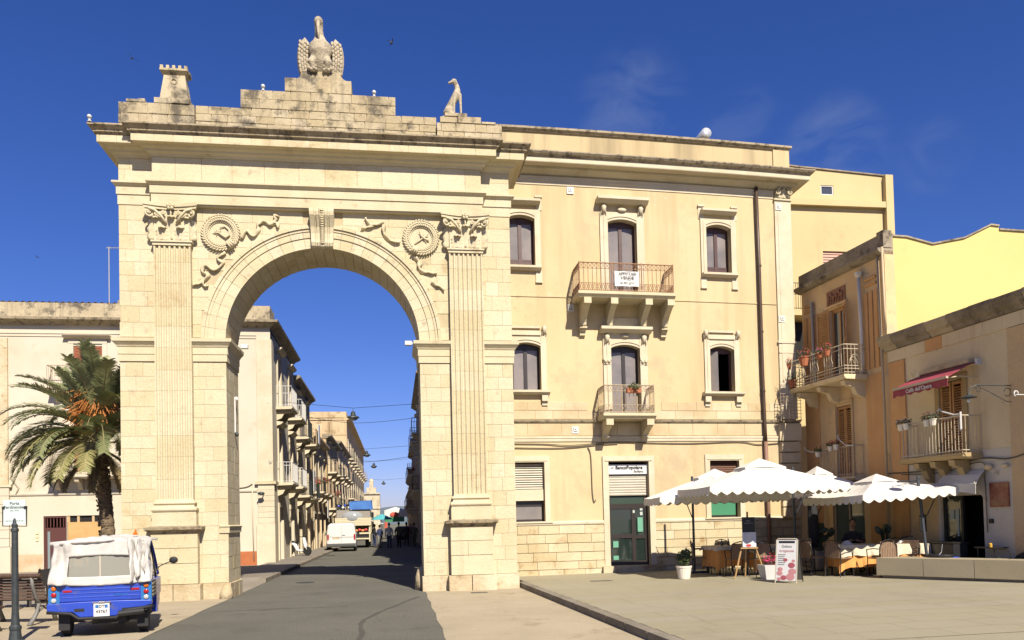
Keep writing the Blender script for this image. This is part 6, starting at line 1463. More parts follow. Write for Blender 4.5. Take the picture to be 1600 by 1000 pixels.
def square_chair(label, group):
    t = thing('armchair', label, 'chair', (0, 0, 0), group=group)
    g = MB(); g.box(-.23, .23, -.22, .2, .42, .445); g.build('seat', m_greyc, t, local=True)
    g = MB(); g.prism([(.18, .46), (.27, .86), (.285, .86), (.2, .46)], 'x', -.21, .21); g.build('backrest', m_greyc, t, local=True)
    for s_ in (-1, 1):
        g = MB(); g.box(s_*.24-.015, s_*.24+.015, -.24, -.21, 0, .64); g.build('leg', m_dkf, t, local=True)
        g = MB(); g.prism([(.18, 0), (.21, 0), (.21, .45), (.30, .88), (.27, .88), (.18, .45)], 'x', s_*.24-.015, s_*.24+.015); g.build('leg', m_dkf, t, local=True)
        g = MB(); g.box(s_*.24-.02, s_*.24+.02, -.25, .24, .64, .665); g.build('armrest', m_alu, t, local=True)
    return t
sc1 = move(square_chair('grey armchair at the left edge in front of the white palazzo quoins', 'terrace chairs on the left'), (-8.95, 19.0, .005), math.radians(180))
copy_tree(sc1, (-8.05, 19.2, .005), math.radians(-95), 'dark armchair seen from the side between sign post and brown door')
copy_tree(sc1, (-9.9, 20.4, .005), math.radians(60), 'grey armchair half out of frame farthest left')
t = thing('terrace_table', 'slim light table between the two grey armchairs on the left', 'table', (-8.5, 19.1, 0))
g = MB(); g.box(-8.85, -8.15, 18.8, 19.5, .72, .745); g.build('top', m_alu, t)
for x in (-8.8, -8.2):
    for y in (18.85, 19.45):
        g = MB(); g.box(x-.02, x+.02, y-.02, y+.02, 0, .72); g.build('leg', m_alu, t)

# litter bin beside left pier
t = thing('litter_bin', 'dark litter bin on the side pavement beyond the left pier', 'bin', (-5.35, 27.9, .11))
g = MB(); g.lathe([(.16, 0), (.19, .1), (.2, .8), (.22, .82), (.22, .86), (.19, .87), (.17, .82)], -5.62, 28.3, 14, .11); g.build('drum', pm('brown_bin', (.10, .06, .04), rough=.6), t); g = MB(); g.lathe([(.23, 0), (.22, .06), (.12, .12), (.02, .14)], -5.62, 28.3, 14, 1.02); g.tube([(-5.62, 28.5, .9), (-5.62, 28.48, 1.06)], .02, 5); g.build('lid', m_black, t)

# ------------------------------------------------ blue three wheeler
ape = thing('three_wheeler', 'blue three wheeled taxi with white canvas hood parked before the left pier', 'three wheeler', (0, 0, 0))
m_blue = pm('blue_paint', (.016, .070, .56), (.012, .058, .48), 2, .32, spec=.6, coat=.4, grime=((.10, .11, .22), 5, .58), grime2=((.16, .14, .13), 16, .68)); m_lblue = pm('light_blue_panel', (.03, .18, .48), rough=.35)
m_canv = pm('white_canvas', (.72, .69, .64), (.62, .59, .54), 2.5, .85, .4, 12); m_rub = pm('tyre_rubber', (.02, .02, .02), rough=.85); m_und = pm('chassis_black', (.012, .012, .013), rough=.7)
m_red = pm('red_lens', (.45, .012, .01), rough=.2); m_org = pm('orange_lens', (.65, .16, .01), rough=.2); m_clr = pm('clear_lens', (.55, .56, .55), rough=.15); m_chr = pm('bright_metal', (.6, .6, .6), rough=.2, metal=.9)
# body tub: rear face at y=0, length 1.5, then cab to y=2.75
HW = .72
g = MB()
secs = []   # outline in x,z of the tub at a station
def tub(hw, zb, zt): return [(-hw, zt), (-hw, zb+.10), (-hw+.05, zb), (hw-.05, zb), (hw, zb+.10), (hw, zt)]
g.prism(tub(HW, .50, .87), 'y', .0, 1.55); B = g.build('body', m_blue, ape, local=True, bevel=.015)
g = MB(); g.box(-HW+.14, HW-.14, -.022, 0, .585, .855)
for z in (.64, .70, .76, .81): g.box(-HW+.16, HW-.16, -.030, -.022, z, z+.018)
g.build('tailgate', m_blue, ape, local=True, bevel=.006)
# bumper skirt with its dropped wing shape
g = MB(); g.prism([(-HW-.03, .56), (-HW-.03, .46), (-HW+.02, .42), (-.40, .42), (-.30, .33), (.22, .33), (.34, .44), (HW-.1, .46), (HW+.01, .49), (HW+.01, .56), (.3, .575), (-.3, .575)], 'y', -.06, .1); g.build('rear_skirt', m_blue, ape, local=True, bevel=.012)
g = MB(); g.tube([(-HW-.03, -.06, .43), (-.42, -.07, .395), (-.31, -.075, .31), (.22, -.075, .30), (.35, -.07, .41), (HW, -.06, .45), (HW+.02, .1, .45)], [.028, .026, .026, .026, .026, .028, .02], 7); g.build('bumper_strip', m_und, ape, local=True, smooth=True)
g = MB(); g.box(.30, HW-.05, -.07, -.055, .40, .45); g.tube([(.25, -.08, .36), (HW-.1, -.08, .39)], .05, 8); g.build('silencer', m_und, ape, local=True)
for x in (-.30, ):
    g = MB(); g.box(x-.07, x+.07, -.066, -.05, .42, .47); g.build('skirt_vent', m_und, ape, local=True)
# mechanics
g = MB(); g.box(-.55, .6, .2, 1.5, .24, .48); g.box(-.15, .35, .1, .5, .20, .36); g.tube([(-.55, .52, .24), (.55, .52, .24)], .035, 8); g.ell((-.12, .06, .28), (.09, .06, .06), 8, 6); g.build('chassis', m_und, ape, local=True)
g = MB(); g.ell((-.18, .0, .285), (.07, .03, .035), 8, 6); g.build('differential', m_chr, ape, local=True, smooth=True)
def wheel(x, y, r, w_, parent=ape, side=1):
    g = MB(); g.lathe([(r*.60, -w_/2), (r*.92, -w_/2), (r, -w_*.3), (r, w_*.3), (r*.92, w_/2), (r*.60, w_/2)], 0, 0, 22); g.xf(Matrix.Translation((x, y, r)) @ Matrix.Rotation(PI/2, 4, 'Y')); o = g.build('wheel', m_rub, parent, local=True)
    g = MB(); g.lathe([(.02, -w_*.2), (r*.2, -w_*.1), (r*.56, -w_*.28), (r*.62, -w_*.3), (r*.62, w_*.3), (r*.56, w_*.28), (r*.2, w_*.38), (.02, w_*.4)], 0, 0, 18)
    g.xf(Matrix.Translation((x, y, r)) @ Matrix.Rotation(PI/2*side, 4, 'Y')); rm = g.build('rim', m_chr if side else m_und, o, local=True)
    return o
wheel(-.56, .50, .235, .13, side=-1); wheel(.56, .50, .235, .13); wheel(0, 2.35, .235, .12)
for x in (-.62, .5):
    g = MB(); g.box(x, x+.16, .12, .14, .12, .45); g.build('mud_flap', m_und, ape, local=True)
# lamp clusters
for s_, x in ((-1, -HW+.06), (1, HW-.075)):
    g = MB(); g.box(x-.07, x+.085, -.035, .0, .56, .875); cl = g.build('lamp_panel', m_lblue, ape, local=True)
    for z, mt, nm in ((.80, m_org, 'indicator_lamp'), (.70, m_red, 'tail_lamp'), (.61, m_clr, 'reversing_lamp')):
        g = MB(); g.lathe([(.038, 0), (.038, .015), (.028, .025), (.005, .028)], 0, 0, 14); g.xf(Matrix.Translation((x+.005, -.035, z)) @ Matrix.Rotation(PI/2, 4, 'X')); g.build(nm, mt, cl, local=True, smooth=True)
for x in (-.47, .49):
    g = MB(); g.box(x-.06, x+.06, -.036, -.031, .735, .765); g.build('reflector', m_red, ape, local=True)
g = MB(); g.box(-.095, .13, -.10, -.088, .335, .545); pt = g.build('number_plate', m_white, ape, local=True)
for xq in (-.07, .06):
    g = MB(); g.box(xq, xq+.045, -.104, -.1005, .47, .52); g.build('plate_band', m_lblue, pt, local=True)
text('DT', .06, m_txt, pt, face_mat((.018, -.106, .475)), ext=.001, bold=.01); text('43767', .066, m_txt, pt, face_mat((.018, -.106, .39)), ext=.001, bold=.01)
g = MB(); g.box(-.11, .15, -.11, -.03, .548, .565); g.tube([(-.02, -.1, .56), (.06, -.1, .56)], .02, 8); g.build('plate_light', m_chr, ape, local=True)
text('Calessino', .055, m_lblue, ape, face_mat((.28, -.032, .655)), ext=.001)
# side grille and cab side
g = MB(); g.box(HW-.002, HW+.012, .08, .62, .60, .86); sg2 = g.build('side_vent', m_und, ape, local=True)
for k in range(4):
    g = MB(); g.box(HW+.012, HW+.022, .08, .62, .62+k*.06, .655+k*.06); g.build('vent_slat', pm('beige_slat', (.45, .38, .28), rough=.5), sg2, local=True)
g = MB(); g.prism([(.75, .30), (.80, .86), (1.55, .87), (2.35, .90), (2.7, .60), (2.66, .35), (2.5, .28), (1.3, .26)], 'x', -.60, .60); g.build('cab', m_blue, ape, local=True, bevel=.03)
g = MB(); g.prism([(.70, .30), (.72, .62), (.95, .62), (.98, .3)], 'x', HW-.06, HW+.01); g.build('wheel_arch', m_blue, ape, local=True)
# canopy frame and canvas
m_tub = pm('black_tube', (.02, .02, .022), rough=.4)
for s_ in (-1, 1):
    g = MB(); g.tube([(s_*.66, .12, .86), (s_*.62, .10, 1.2), (s_*.56, .12, 1.52)], .018, 6); g.build('hood_post', m_tub, ape, local=True)
    g = MB(); g.tube([(s_*.66, 1.35, .86), (s_*.62, 1.35, 1.2), (s_*.56, 1.35, 1.55)], .018, 6); g.build('hood_post', m_tub, ape, local=True)
    g = MB(); g.tube([(s_*.60, 2.38, .88), (s_*.56, 2.15, 1.25), (s_*.52, 1.95, 1.53)], .022, 6); g.build('windscreen_post', m_blue, ape, local=True)
    g = MB(); g.tube([(s_*.66, .12, .95), (s_*.66, 1.5, .98), (s_*.62, 2.3, 1.0)], .012, 6); g.build('side_rail', m_tub, ape, local=True)
def cloth(g, P, n, m, amp, seed):
    """wavy patch between four corners a b c d (a->b along, a->d down)"""
    a, b, c_, d = [Vector(p) for p in P]; rows = []; nrm = (b-a).cross(d-a).normalized()
    from mathutils import noise as nz_
    for j in range(m+1):
        r = []
        for i in range(n+1):
            u, v = i/n, j/m; p = a.lerp(b, u).lerp(d.lerp(c_, u), v); k = nz_.noise(Vector((u*3.1+seed, v*2.7, seed*1.7)))+.6*nz_.noise(Vector((u*9+seed, v*3.5+seed, .3)))
            r.append(tuple(p+nrm*amp*k+Vector((0, 0, 1))*amp*.25*k))
        rows.append(r)
    g.grid(rows)
from mathutils import noise as NZ
def draped(fn, n, m): return [[fn(i/n, j/m) for i in range(n+1)] for j in range(m+1)]
g = MB()
def roof(u, v):
    x = (-.64+1.28*u); y = .02+2.0*v; k = NZ.noise(Vector((u*4, v*4, 2))); k2 = NZ.noise(Vector((u*11, v*5, 7)))
    z = 1.50+.085*math.sin(PI*u)**.6+.03*v+.04*k+.03*k2; 
    if v < .1: z -= (.1-v)*.5
    return (x, y, z)
g.grid(draped(roof, 26, 22)); g.build('canvas_roof', m_canv, ape, local=True, smooth=True, thick=.008)
def rear(u, v):   # rear curtain, open round the window
    zt = 1.50+.07*math.sin(PI*u); zb = .865-.035*math.sin(PI*u)*1.1; x = (-.66+1.32*u)*(1+.10*v); k = NZ.noise(Vector((u*5, v*2.0, 4))); k2 = NZ.noise(Vector((u*16, v*2.5, 9)))
    side_ = abs(u-.5)*2; fold = (.11 if side_ > .62 else .03)
    return (x+.018*k, -.03-.06*v*side_+fold*(k+.8*k2), zt+(zb-zt)*v)
G_ = draped(rear, 40, 26)
g = MB(); rows_ = G_; v_ = [p for r in rows_ for p in r]; c_ = 41; f_ = []
for j in range(26):
    for i in range(40):
        u, v = (i+.5)/40, (j+.5)/26
        if .17 < u < .82 and .33 < v < .80: continue
        f_.append((j*c_+i, (j+1)*c_+i, (j+1)*c_+i+1, j*c_+i+1))
g.add(v_, f_); g.build('rear_curtain', m_canv, ape, local=True, smooth=True, thick=.008)
g = MB(); g.box(-.50, .45, -.008, .0, .94, 1.36); g.build('rear_window', pm('clear_vinyl', (.42, .41, .35), rough=.15, spec=.6, alpha=.75), ape, local=True)
g = MB(); g.box(-.50, .45, -.014, -.009, 1.33, 1.36); g.box(-.50, .45, -.014, -.009, .93, .955); g.box(-.02, .0, -.014, -.009, .95, 1.33); g.build('window_frame', m_alu, ape, local=True)
for s_, sd2 in ((-1, 3), (1, 8)):
    def sidec(u, v):
        k = NZ.noise(Vector((u*6+sd2, v*2.2, sd2))); x = s_*(.64+.06*v+.07*k); y = -.04+.55*u*(1-.45*v)+.02*k; return (x, y, 1.52-.02*u-(.64)*v)
    g = MB(); g.grid(draped(sidec, 16, 16)); g.build('side_curtain', m_canv, ape, local=True, smooth=True, thick=.008)
g = MB(); g.tube([(-.70, .0, 1.51), (-.4, -.04, 1.535), (0, -.05, 1.545), (.2, -.04, 1.56)], [.035, .03, .028, .02], 8); g.build('rolled_flap', m_canv, ape, local=True, smooth=True)
# loose bunch of canvas at the right rear
def bunch(u, v):
    k = NZ.noise(Vector((u*7+1, v*3, 5))); x = .40+.24*u+.04*v*(1-u)+.03*k; z = 1.57-.74*v*(1-.28*u)-.03*k; y = -.06-.09*math.sin(u*PI*4+v*1.3)*(.4+v*.6)+.09*k; return (x, y, z)
g = MB(); g.grid(draped(bunch, 24, 22)); g.build('gathered_canvas', m_canv, ape, local=True, smooth=True, thick=.01)
# seats, screen, mirror, cone
g = MB(); g.box(-.55, .55, .55, .7, .88, 1.12); g.box(-.3, .3, 1.55, 1.65, .9, 1.25); g.build('seat', m_und, ape, local=True, bevel=.03)
g = MB(); g.grid([[(-.52, 2.34, .92), (.52, 2.34, .92)], [(-.48, 1.96, 1.5), (.48, 1.96, 1.5)]]); g.build('windscreen', m_teal, ape, local=True, thick=.006)
g = MB(); g.tube([(.60, 2.2, 1.0), (.74, 2.2, 1.07), (.82, 2.18, 1.10)], .010, 6); g.tube([(0, 0, 0), (0, .02, 0)], .001, 3); g.build('mirror_arm', m_tub, ape, local=True)
g = MB(); g.ell((.88, 2.17, 1.13), (.075, .025, .065), 12, 8); g.build('mirror', m_und, ape, local=True, smooth=True)
g = MB(); g.tube([(-.2, 2.0, 1.02), (.35, 2.0, 1.06)], .012, 6); g.tube([(.1, 2.1, .9), (.08, 2.0, 1.06)], .018, 6); g.build('handlebar', m_tub, ape, local=True)
g = MB(); g.box(.30, .60, 1.2, 1.5, .88, .93); g.build('pink_bag', pm('pink_cloth', (.7, .3, .32), rough=.8), ape, local=True)
g = MB(); g.prism([(.34, 1.62), (.42, 1.62), (.39, 1.73)], 'y', 1.0, 1.05); g.build('roof_beacon', m_org, ape, local=True)
move(ape, (-4.68, 13.60, .004), math.radians(9), (1.02, .82, .99))
# ---------------------------------------------------------------- cafe terrace
m_umb = pm('cream_parasol_canvas', (.86, .82, .74), (.78, .74, .66), 1.2, .85, .4, 7, grime2=((.66, .60, .50), 2.5, .62))
m_umb2 = pm('parasol_valance', (.82, .77, .68), rough=.85)
m_post = pm('slate_post', (.06, .07, .085), rough=.5)
def parasol(label, x0, x1, y0, y1, zl, zr, zp, pole, lean=0, pole_top=None):
    cx_, cy_ = (x0+x1)/2, (y0+y1)/2; t = thing('market_parasol', label, 'parasol', (pole[0], pole[1], PZ(pole[0])), group='cream parasols on the cafe terrace')
    ze = lambda x: zl+(zr-zl)*(x-x0)/(x1-x0)
    cr = [(x0, y0), (x1, y0), (x1, y1), (x0, y1)]; kt = .30; g = MB(); n = 12
    zt = zl+(zp-.14-zl)*.80
    for k in range(4):
        a, b = cr[k], cr[(k+1) % 4]; rows = []
        for j in range(7):
            v = j/6; row = []
            for i in range(n+1):
                u = i/n; px = a[0]+(b[0]-a[0])*u; py = a[1]+(b[1]-a[1])*u; s_ = 1-v*(1-kt*.8); sag = -.09*math.sin(PI*u)*math.sin(PI*min(1, v*1.05+.0))-.03*math.sin(PI*u)*(1-v)+.022*NZ.noise(Vector((px*2.2, py*2.2, v*2)))*min(1, 4*u*(1-u)*1.5)
                row.append((cx_+(px-cx_)*s_, cy_+(py-cy_)*s_, ze(px)*(1-v)+zt*v+sag))
            rows.append(row)
        g.grid(rows)
    g.build('canopy', m_umb, t, smooth=False, thick=.006)
    g = MB()
    cap = [(cx_+(p[0]-cx_)*kt, cy_+(p[1]-cy_)*kt) for p in cr]; zc = zt+.02
    g.add([(p[0], p[1], zc) for p in cap]+[(cx_, cy_, zp)], [(0, 1, 4), (1, 2, 4), (2, 3, 4), (3, 0, 4)]); g.build('top_vent', m_umb, t, thick=.006)
    def scall(cr_, zf, hgt, per, name):
        for k in range(4):
            a, b = cr_[k], cr_[(k+1) % 4]; L_ = math.hypot(b[0]-a[0], b[1]-a[1]); m = max(2, round(L_/per)); top, bot = [], []
            for i in range(m*8+1):
                u = i/(m*8); px = a[0]+(b[0]-a[0])*u; py = a[1]+(b[1]-a[1])*u; z = zf(px)-.02*math.sin(PI*u); w_ = .012*math.sin(u*m*2*PI)
                nx, ny = (b[1]-a[1])/L_, -(b[0]-a[0])/L_
                top.append((px, py, z)); bot.append((px+nx*(w_+.01), py+ny*(w_+.01), z-hgt*(.62+.38*abs(math.sin(PI*u*m)))))
            g = MB(); g.grid([top, bot]); g.build(name, m_umb2, t, thick=.005)
    scall(cr, ze, .19, .27, 'valance'); scall(cap, lambda x: zc, .07, .16, 'vent_trim')
    g = MB(); g.tube([(pole[0], pole[1], PZ(pole[0])), ((pole_top or pole)[0], (pole_top or pole)[1], zt+.12)], .035, 8); g.box(pole[0]-.3, pole[0]+.3, pole[1]-.3, pole[1]+.3, PZ(pole[0])-.01, PZ(pole[0])+.06); g.build('post', m_post, t)
    pt_ = pole_top or pole
    for p in cr:
        g = MB(); g.tube([(cx_, cy_, zt+.02), (p[0], p[1], ze(p[0])-.02)], .013, 5); g.build('rib', m_post, t)
    g = MB(); g.tube([(pole[0], pole[1], 1.6), (pole[0]+(-.28 if pole[0] < 10 else .28), pole[1]-.1, 2.25)], .014, 5); g.tube([(pt_[0], pt_[1], zt), (cx_, cy_, zt+.02)], .02, 5); g.build('brace', m_post, t)
    return t
parasol('rear left cream parasol nearest the bank door', 6.62, 10.1, 19.35, 20.65, 2.21, 2.25, 2.95, (8.10, 20.95))
parasol('largest cream parasol in front, over the left tables and easel', 7.07, 10.5, 17.2, 19.3, 2.38, 2.40, 3.08, (10.35, 19.6))
parasol('rear right cream parasol before the ochre house', 10.75, 12.45, 19.4, 21.8, 2.32, 2.36, 3.02, (11.7, 20.9))
parasol('front right cream parasol standing behind the low stone bench', 10.4, 12.80, 16.55, 19.2, 2.10, 2.24, 2.64, (12.28, 17.0), pole_top=(12.15, 17.1))
t = thing('closed_parasol', 'closed black parasol hanging upright between the two parasol groups', 'parasol', (10.95, 19.75, PZ(10.9)))
g = MB(); g.loft([[(10.95+(r+.022*math.sin(a*5+z*3))*math.cos(a), 19.75+(r+.022*math.sin(a*5+z*3))*math.sin(a), z) for a in [2*PI*k/22 for k in range(22)]] for r, z in ((.05, .75), (.11, .8), (.14, 1.2), (.12, 1.6), (.10, 2.0), (.06, 2.3))]); g.build('folded_canvas', pm('black_canvas', (.02, .02, .024), rough=.8), t, smooth=True); g = MB(); g.tube([(10.95, 19.75, .16), (10.95, 19.75, 2.42)], .025, 8); g.box(10.7, 11.2, 19.5, 20.0, .17, .24); g.build('post', m_post, t)

m_clo_o = pm('orange_tablecloth', (.90, .42, .11), (.80, .34, .08), 3, .85); m_clo_w = pm('cream_tablecloth', (.80, .70, .52), (.76, .64, .45), 3, .85)
def table(x, y, w_, d, rz, label, over):
    z0 = PZ(x); t = thing('cafe_table', label+' table frame', 'table', (x, y, z0), rz)
    g = MB(); g.box(-w_/2, w_/2, -d/2, d/2, .70, .725); g.build('top', m_wood, t, local=True)
    for sx2 in (-1, 1):
        for sy2 in (-1, 1):
            g = MB(); g.box(sx2*(w_/2-.06)-.02, sx2*(w_/2-.06)+.02, sy2*(d/2-.06)-.02, sy2*(d/2-.06)+.02, 0, .70); g.build('leg', m_dkf, t, local=True)
    def cl(hw, hd, drop, zt, wav, seed, skew=0):
        n = 44; rows = []
        per = []
        for i in range(n):
            u = i/n*4; k = int(u); f = u-k; c4 = [(-hw, -hd), (hw, -hd), (hw, hd), (-hw, hd)]; a, b = c4[k % 4], c4[(k+1) % 4]; per.append((a[0]+(b[0]-a[0])*f, a[1]+(b[1]-a[1])*f, f))
        rows.append([(p[0]*.02, p[1]*.02, zt) for p in per]); rows.append([(p[0], p[1], zt) for p in per])
        for j in range(1, 6):
            v = j/5; rows.append([(p[0]*(1+.10*v)+.03*v*math.sin(i*1.9+seed), p[1]*(1+.10*v)+.03*v*math.cos(i*1.7+seed), zt-drop*v*(1+.30*(abs(p[2]-.5)*2)**6)+.03*v*NZ.noise(Vector((i*.4, seed, 0)))) for i, p in enumerate(per)])
        g = MB(); g.grid(rows, closed=True); return g
    o = cl(w_/2+.02, d/2+.02, .52, .733, 0, x).build('tablecloth', m_clo_o, t, local=True, thick=.005)
    bpy.data.objects[o.name].parent = None; o.location = (x, y, z0); o.rotation_euler = (0, 0, rz); tag(o, label+' under cloth in orange', 'tablecloth', 'orange cloths on the cafe tables'); o['label'] = 'orange cloth hanging over the '+label
    o = cl(w_/2+.035, d/2+.035, over, .742, 0, x+3).build('top_cloth', m_clo_w, None, local=True, thick=.005); o.name = 'tablecloth'
    o.location = (x, y, z0); o.rotation_euler = (0, 0, rz); tag(o, 'pale cloth laid over the orange one on the '+label, 'tablecloth', 'pale top cloths on the cafe tables')
    return t
table(8.65, 20.1, .85, .85, .05, 'left square table by the rear post', .10)
table(9.55, 19.55, .95, .85, -.05, 'table behind the easel', .16)
table(11.15, 18.15, 1.0, .85, -.15, 'middle table before the seated waiter', .26)
table(12.25, 17.75, .85, .8, -.1, 'right table behind the front right post', .24)
m_nap = pm('white_napkin', (.82, .80, .76), rough=.8); m_glassw = pm('dark_wine_glass', (.12, .08, .05), rough=.1, spec=.8)
for x, y, z, lab in ((12.05, 17.6, .93, 'white folded napkin on the right table'), (10.85, 18.0, .93, 'crumpled white napkin on the middle table left end'), (9.3, 19.4, .92, 'white napkin lying on the table behind the easel')):
    t = thing('napkin', lab, 'napkin', (x, y, z)); g = MB(); g.add([(x-.13, y-.08, z), (x+.13, y-.08, z), (x+.12, y+.1, z), (x-.12, y+.1, z), (x+.03, y, z+.11), (x-.05, y+.04, z+.09)], [(0, 1, 4), (1, 2, 4), (2, 3, 5, 4), (3, 0, 5), (0, 4, 5)]); g.build('cloth', m_nap, t)
for x, y, lab in ((8.5, 20.0, 'small dark bottle on the left square table'), (8.75, 20.15, 'dark sugar pot on the left square table'), (12.3, 17.7, 'brown cruet on the right table'), (12.45, 17.8, 'second brown cruet nearer the cafe door')):
    z = PZ(x)+.745; t = thing('cruet', lab, 'cruet', (x, y, z)); g = MB(); g.lathe([(.03, 0), (.04, .03), (.035, .09), (.015, .13), (.018, .17), (.01, .18)], x, y, 8, z); g.build('bottle', m_glassw, t, smooth=True)

ch = cane_chair('cane_chair', 'dark cane chair standing alone left beside the rear left parasol post', 'cane chairs of the cafe', m_dkf, m_rattan)
move(ch, (8.15, 20.55, PZ(8)), math.radians(75))
for x, y, rz, lab in ((8.55, 19.2, 175, 'brown cane chair with its back to us before the left square table'), (9.0, 18.95, 186, 'brown cane chair between the left square table and the easel legs'), (9.6, 18.75, 176, 'cane chair directly behind the easel with its back to us'),
                      (9.0, 20.9, 5, 'cane chair at the wall side of the left square table'), (10.3, 19.3, -100, 'cane chair at the right end of the table behind the easel'), (10.25, 18.5, 100, 'cane chair left of the middle table beside the board sign'), (10.55, 17.85, 110, 'cane chair nearest the board sign on its right'),
                      (11.25, 17.25, 185, 'thin framed cane chair in front of the middle table'), (11.95, 18.1, -85, 'cane chair between middle and right tables facing left'), (11.85, 17.2, -60, 'cane chair at the left end of the low stone bench'), (11.7, 18.95, -20, 'cane chair under the right cactus'), (12.75, 18.35, -30, 'cane chair behind the right table at the house wall')):
    copy_tree(ch, (x, y, PZ(x)), math.radians(rz), lab)
# potted shrub
def pot_plant(name, x, y, label, cat, pr, ph, potm, fol):
    z = PZ(x); t = thing(name, label, cat, (x, y, z)); g = MB(); g.lathe([(pr*.72, 0), (pr*.78, .02), (pr, ph*.86), (pr*1.06, ph*.88), (pr*1.06, ph), (pr*.9, ph), (pr*.85, ph*.9)], x, y, 18, z); g.build('pot', potm, t); fol(t, x, y, z+ph)
def bush(t, x, y, z):
    g = MB(); leaf_clump(g, (x, y, z+.18), .2, 420, .045, rnd, .9); leaf_clump(g, (x+.08, y, z+.32), .13, 180, .045, rnd); g.build('foliage', m_leaf2, t)
    for k in range(5):
        g = MB(); g.tube([(x, y, z-.05), (x+.12*math.cos(k*1.3), y+.12*math.sin(k*1.3), z+.25)], .008, 4); g.build('stem', m_bark, t)
pot_plant('potted_shrub', 7.05, 18.95, 'small green bush in a round white pot left of the parasols', 'plant', .185, .33, m_pvc, bush)
m_cact = pm('cactus_green', (.05, .085, .035), (.075, .11, .05), 6, .5)
def cactus(seed, h):
    def f(t, x, y, z):
        rs = random.Random(seed); k = [0]
        def pad(p, az, el, s_, d):
            M_ = Matrix.Translation(p) @ Matrix.Rotation(az, 4, 'Z') @ Matrix.Rotation(el, 4, 'Y'); g = MB(); g.ell((0, 0, s_), (s_*.58, s_*.13, s_), 10, 8, M_); g.build('pad', m_cact, t, smooth=True); k[0] += 1
            if d > 0:
                for q in range(2 if rs.random() < .8 else 3): pad(M_ @ Vector((rs.uniform(-.4, .4)*s_, 0, s_*1.85)), az+rs.uniform(-.9, .9), el+rs.uniform(-.75, .75), s_*rs.uniform(.72, .95), d-1)
        for q in range(3): pad(Vector((x+rs.uniform(-.08, .08), y, z-.04)), rs.uniform(0, 3), rs.uniform(-.3, .3), h, 2)
    return f
m_potw = pm('grey_white_pot', (.52, .48, .44), rough=.7)
pot_plant('potted_cactus', 11.45, 20.35, 'prickly pear in a tall pale pot beside the closed black parasol', 'plant', .2, .5, m_potw, cactus(4, .16))
pot_plant('potted_cactus', 12.45, 18.95, 'dense dark prickly pear in a square pale pot behind the middle table', 'plant', .24, .5, m_potw, cactus(9, .15))
# planter with pink flowers
t = thing('flower_planter', 'white box planter with bright pink flowers between easel and board sign', 'planter', (8.85, 17.95, PZ(8.8))); z = PZ(8.85)
g = MB(); frus(g, 8.66, 9.04, 17.82, 18.12, z, 8.60, 9.12, 17.76, 18.18, z+.34); g.build('box', m_white, t); g = MB(); leaf_clump(g, (8.86, 17.97, z+.38), .2, 160, .04, rnd, .4); g.build('foliage', m_leaf, t)
g = MB(); leaf_clump(g, (8.86, 17.95, z+.44), .2, 240, .04, rnd, .45); g.build('flowers', pm('magenta_petals', (.75, .04, .22), (.80, .10, .20), 20, .6), t)
# easel with blackboard and sheet
t = thing('easel', 'wooden easel with a small blackboard above a white sheet', 'easel', (8.52, 18.4, PZ(8.5))); z = PZ(8.5)
for x0, y0 in ((8.13, 18.40), (8.95, 18.42), (8.60, 18.85)):
    g = MB(); g.tube([(x0, y0, z), (8.52, 18.5, z+1.34)], .019, 5); g.build('leg', pm('easel_wood', (.58, .36, .15), (.5, .3, .12), 6, .6), t)
g = MB(); g.box(8.30, 8.74, 18.38, 18.43, z+.72, z+.75); g.box(8.50, 8.54, 18.44, 18.47, z+1.2, z+1.62); g.build('crossbar', bpy.data.materials['easel_wood'], t)
g = MB(); g.box(8.36, 8.68, 18.40, 18.42, z+1.12, z+1.49); bb = g.build('blackboard', pm('slate_board', (.022, .026, .03), (.04, .042, .045), 8, .8), t)
text('Menu\ndel giorno', .055, pm('chalk', (.35, .36, .36), rough=.9), bb, face_mat((8.52, 18.397, z+1.38)), ext=.001)
g = MB(); g.box(8.35, 8.70, 18.385, 18.397, z+.76, z+1.12); ws = g.build('sheet', pm('glossy_sheet', (.62, .66, .72), (.74, .76, .78), 5, .3), t); g = MB(); g.box(8.46, 8.56, 18.38, 18.384, z+.76, z+1.08); g.build('printed_flute', m_white, ws); g = MB(); g.ell((8.5, 18.38, z+.80), (.07, .01, .035), 8, 5); g.build('printed_flower', m_flred, ws)
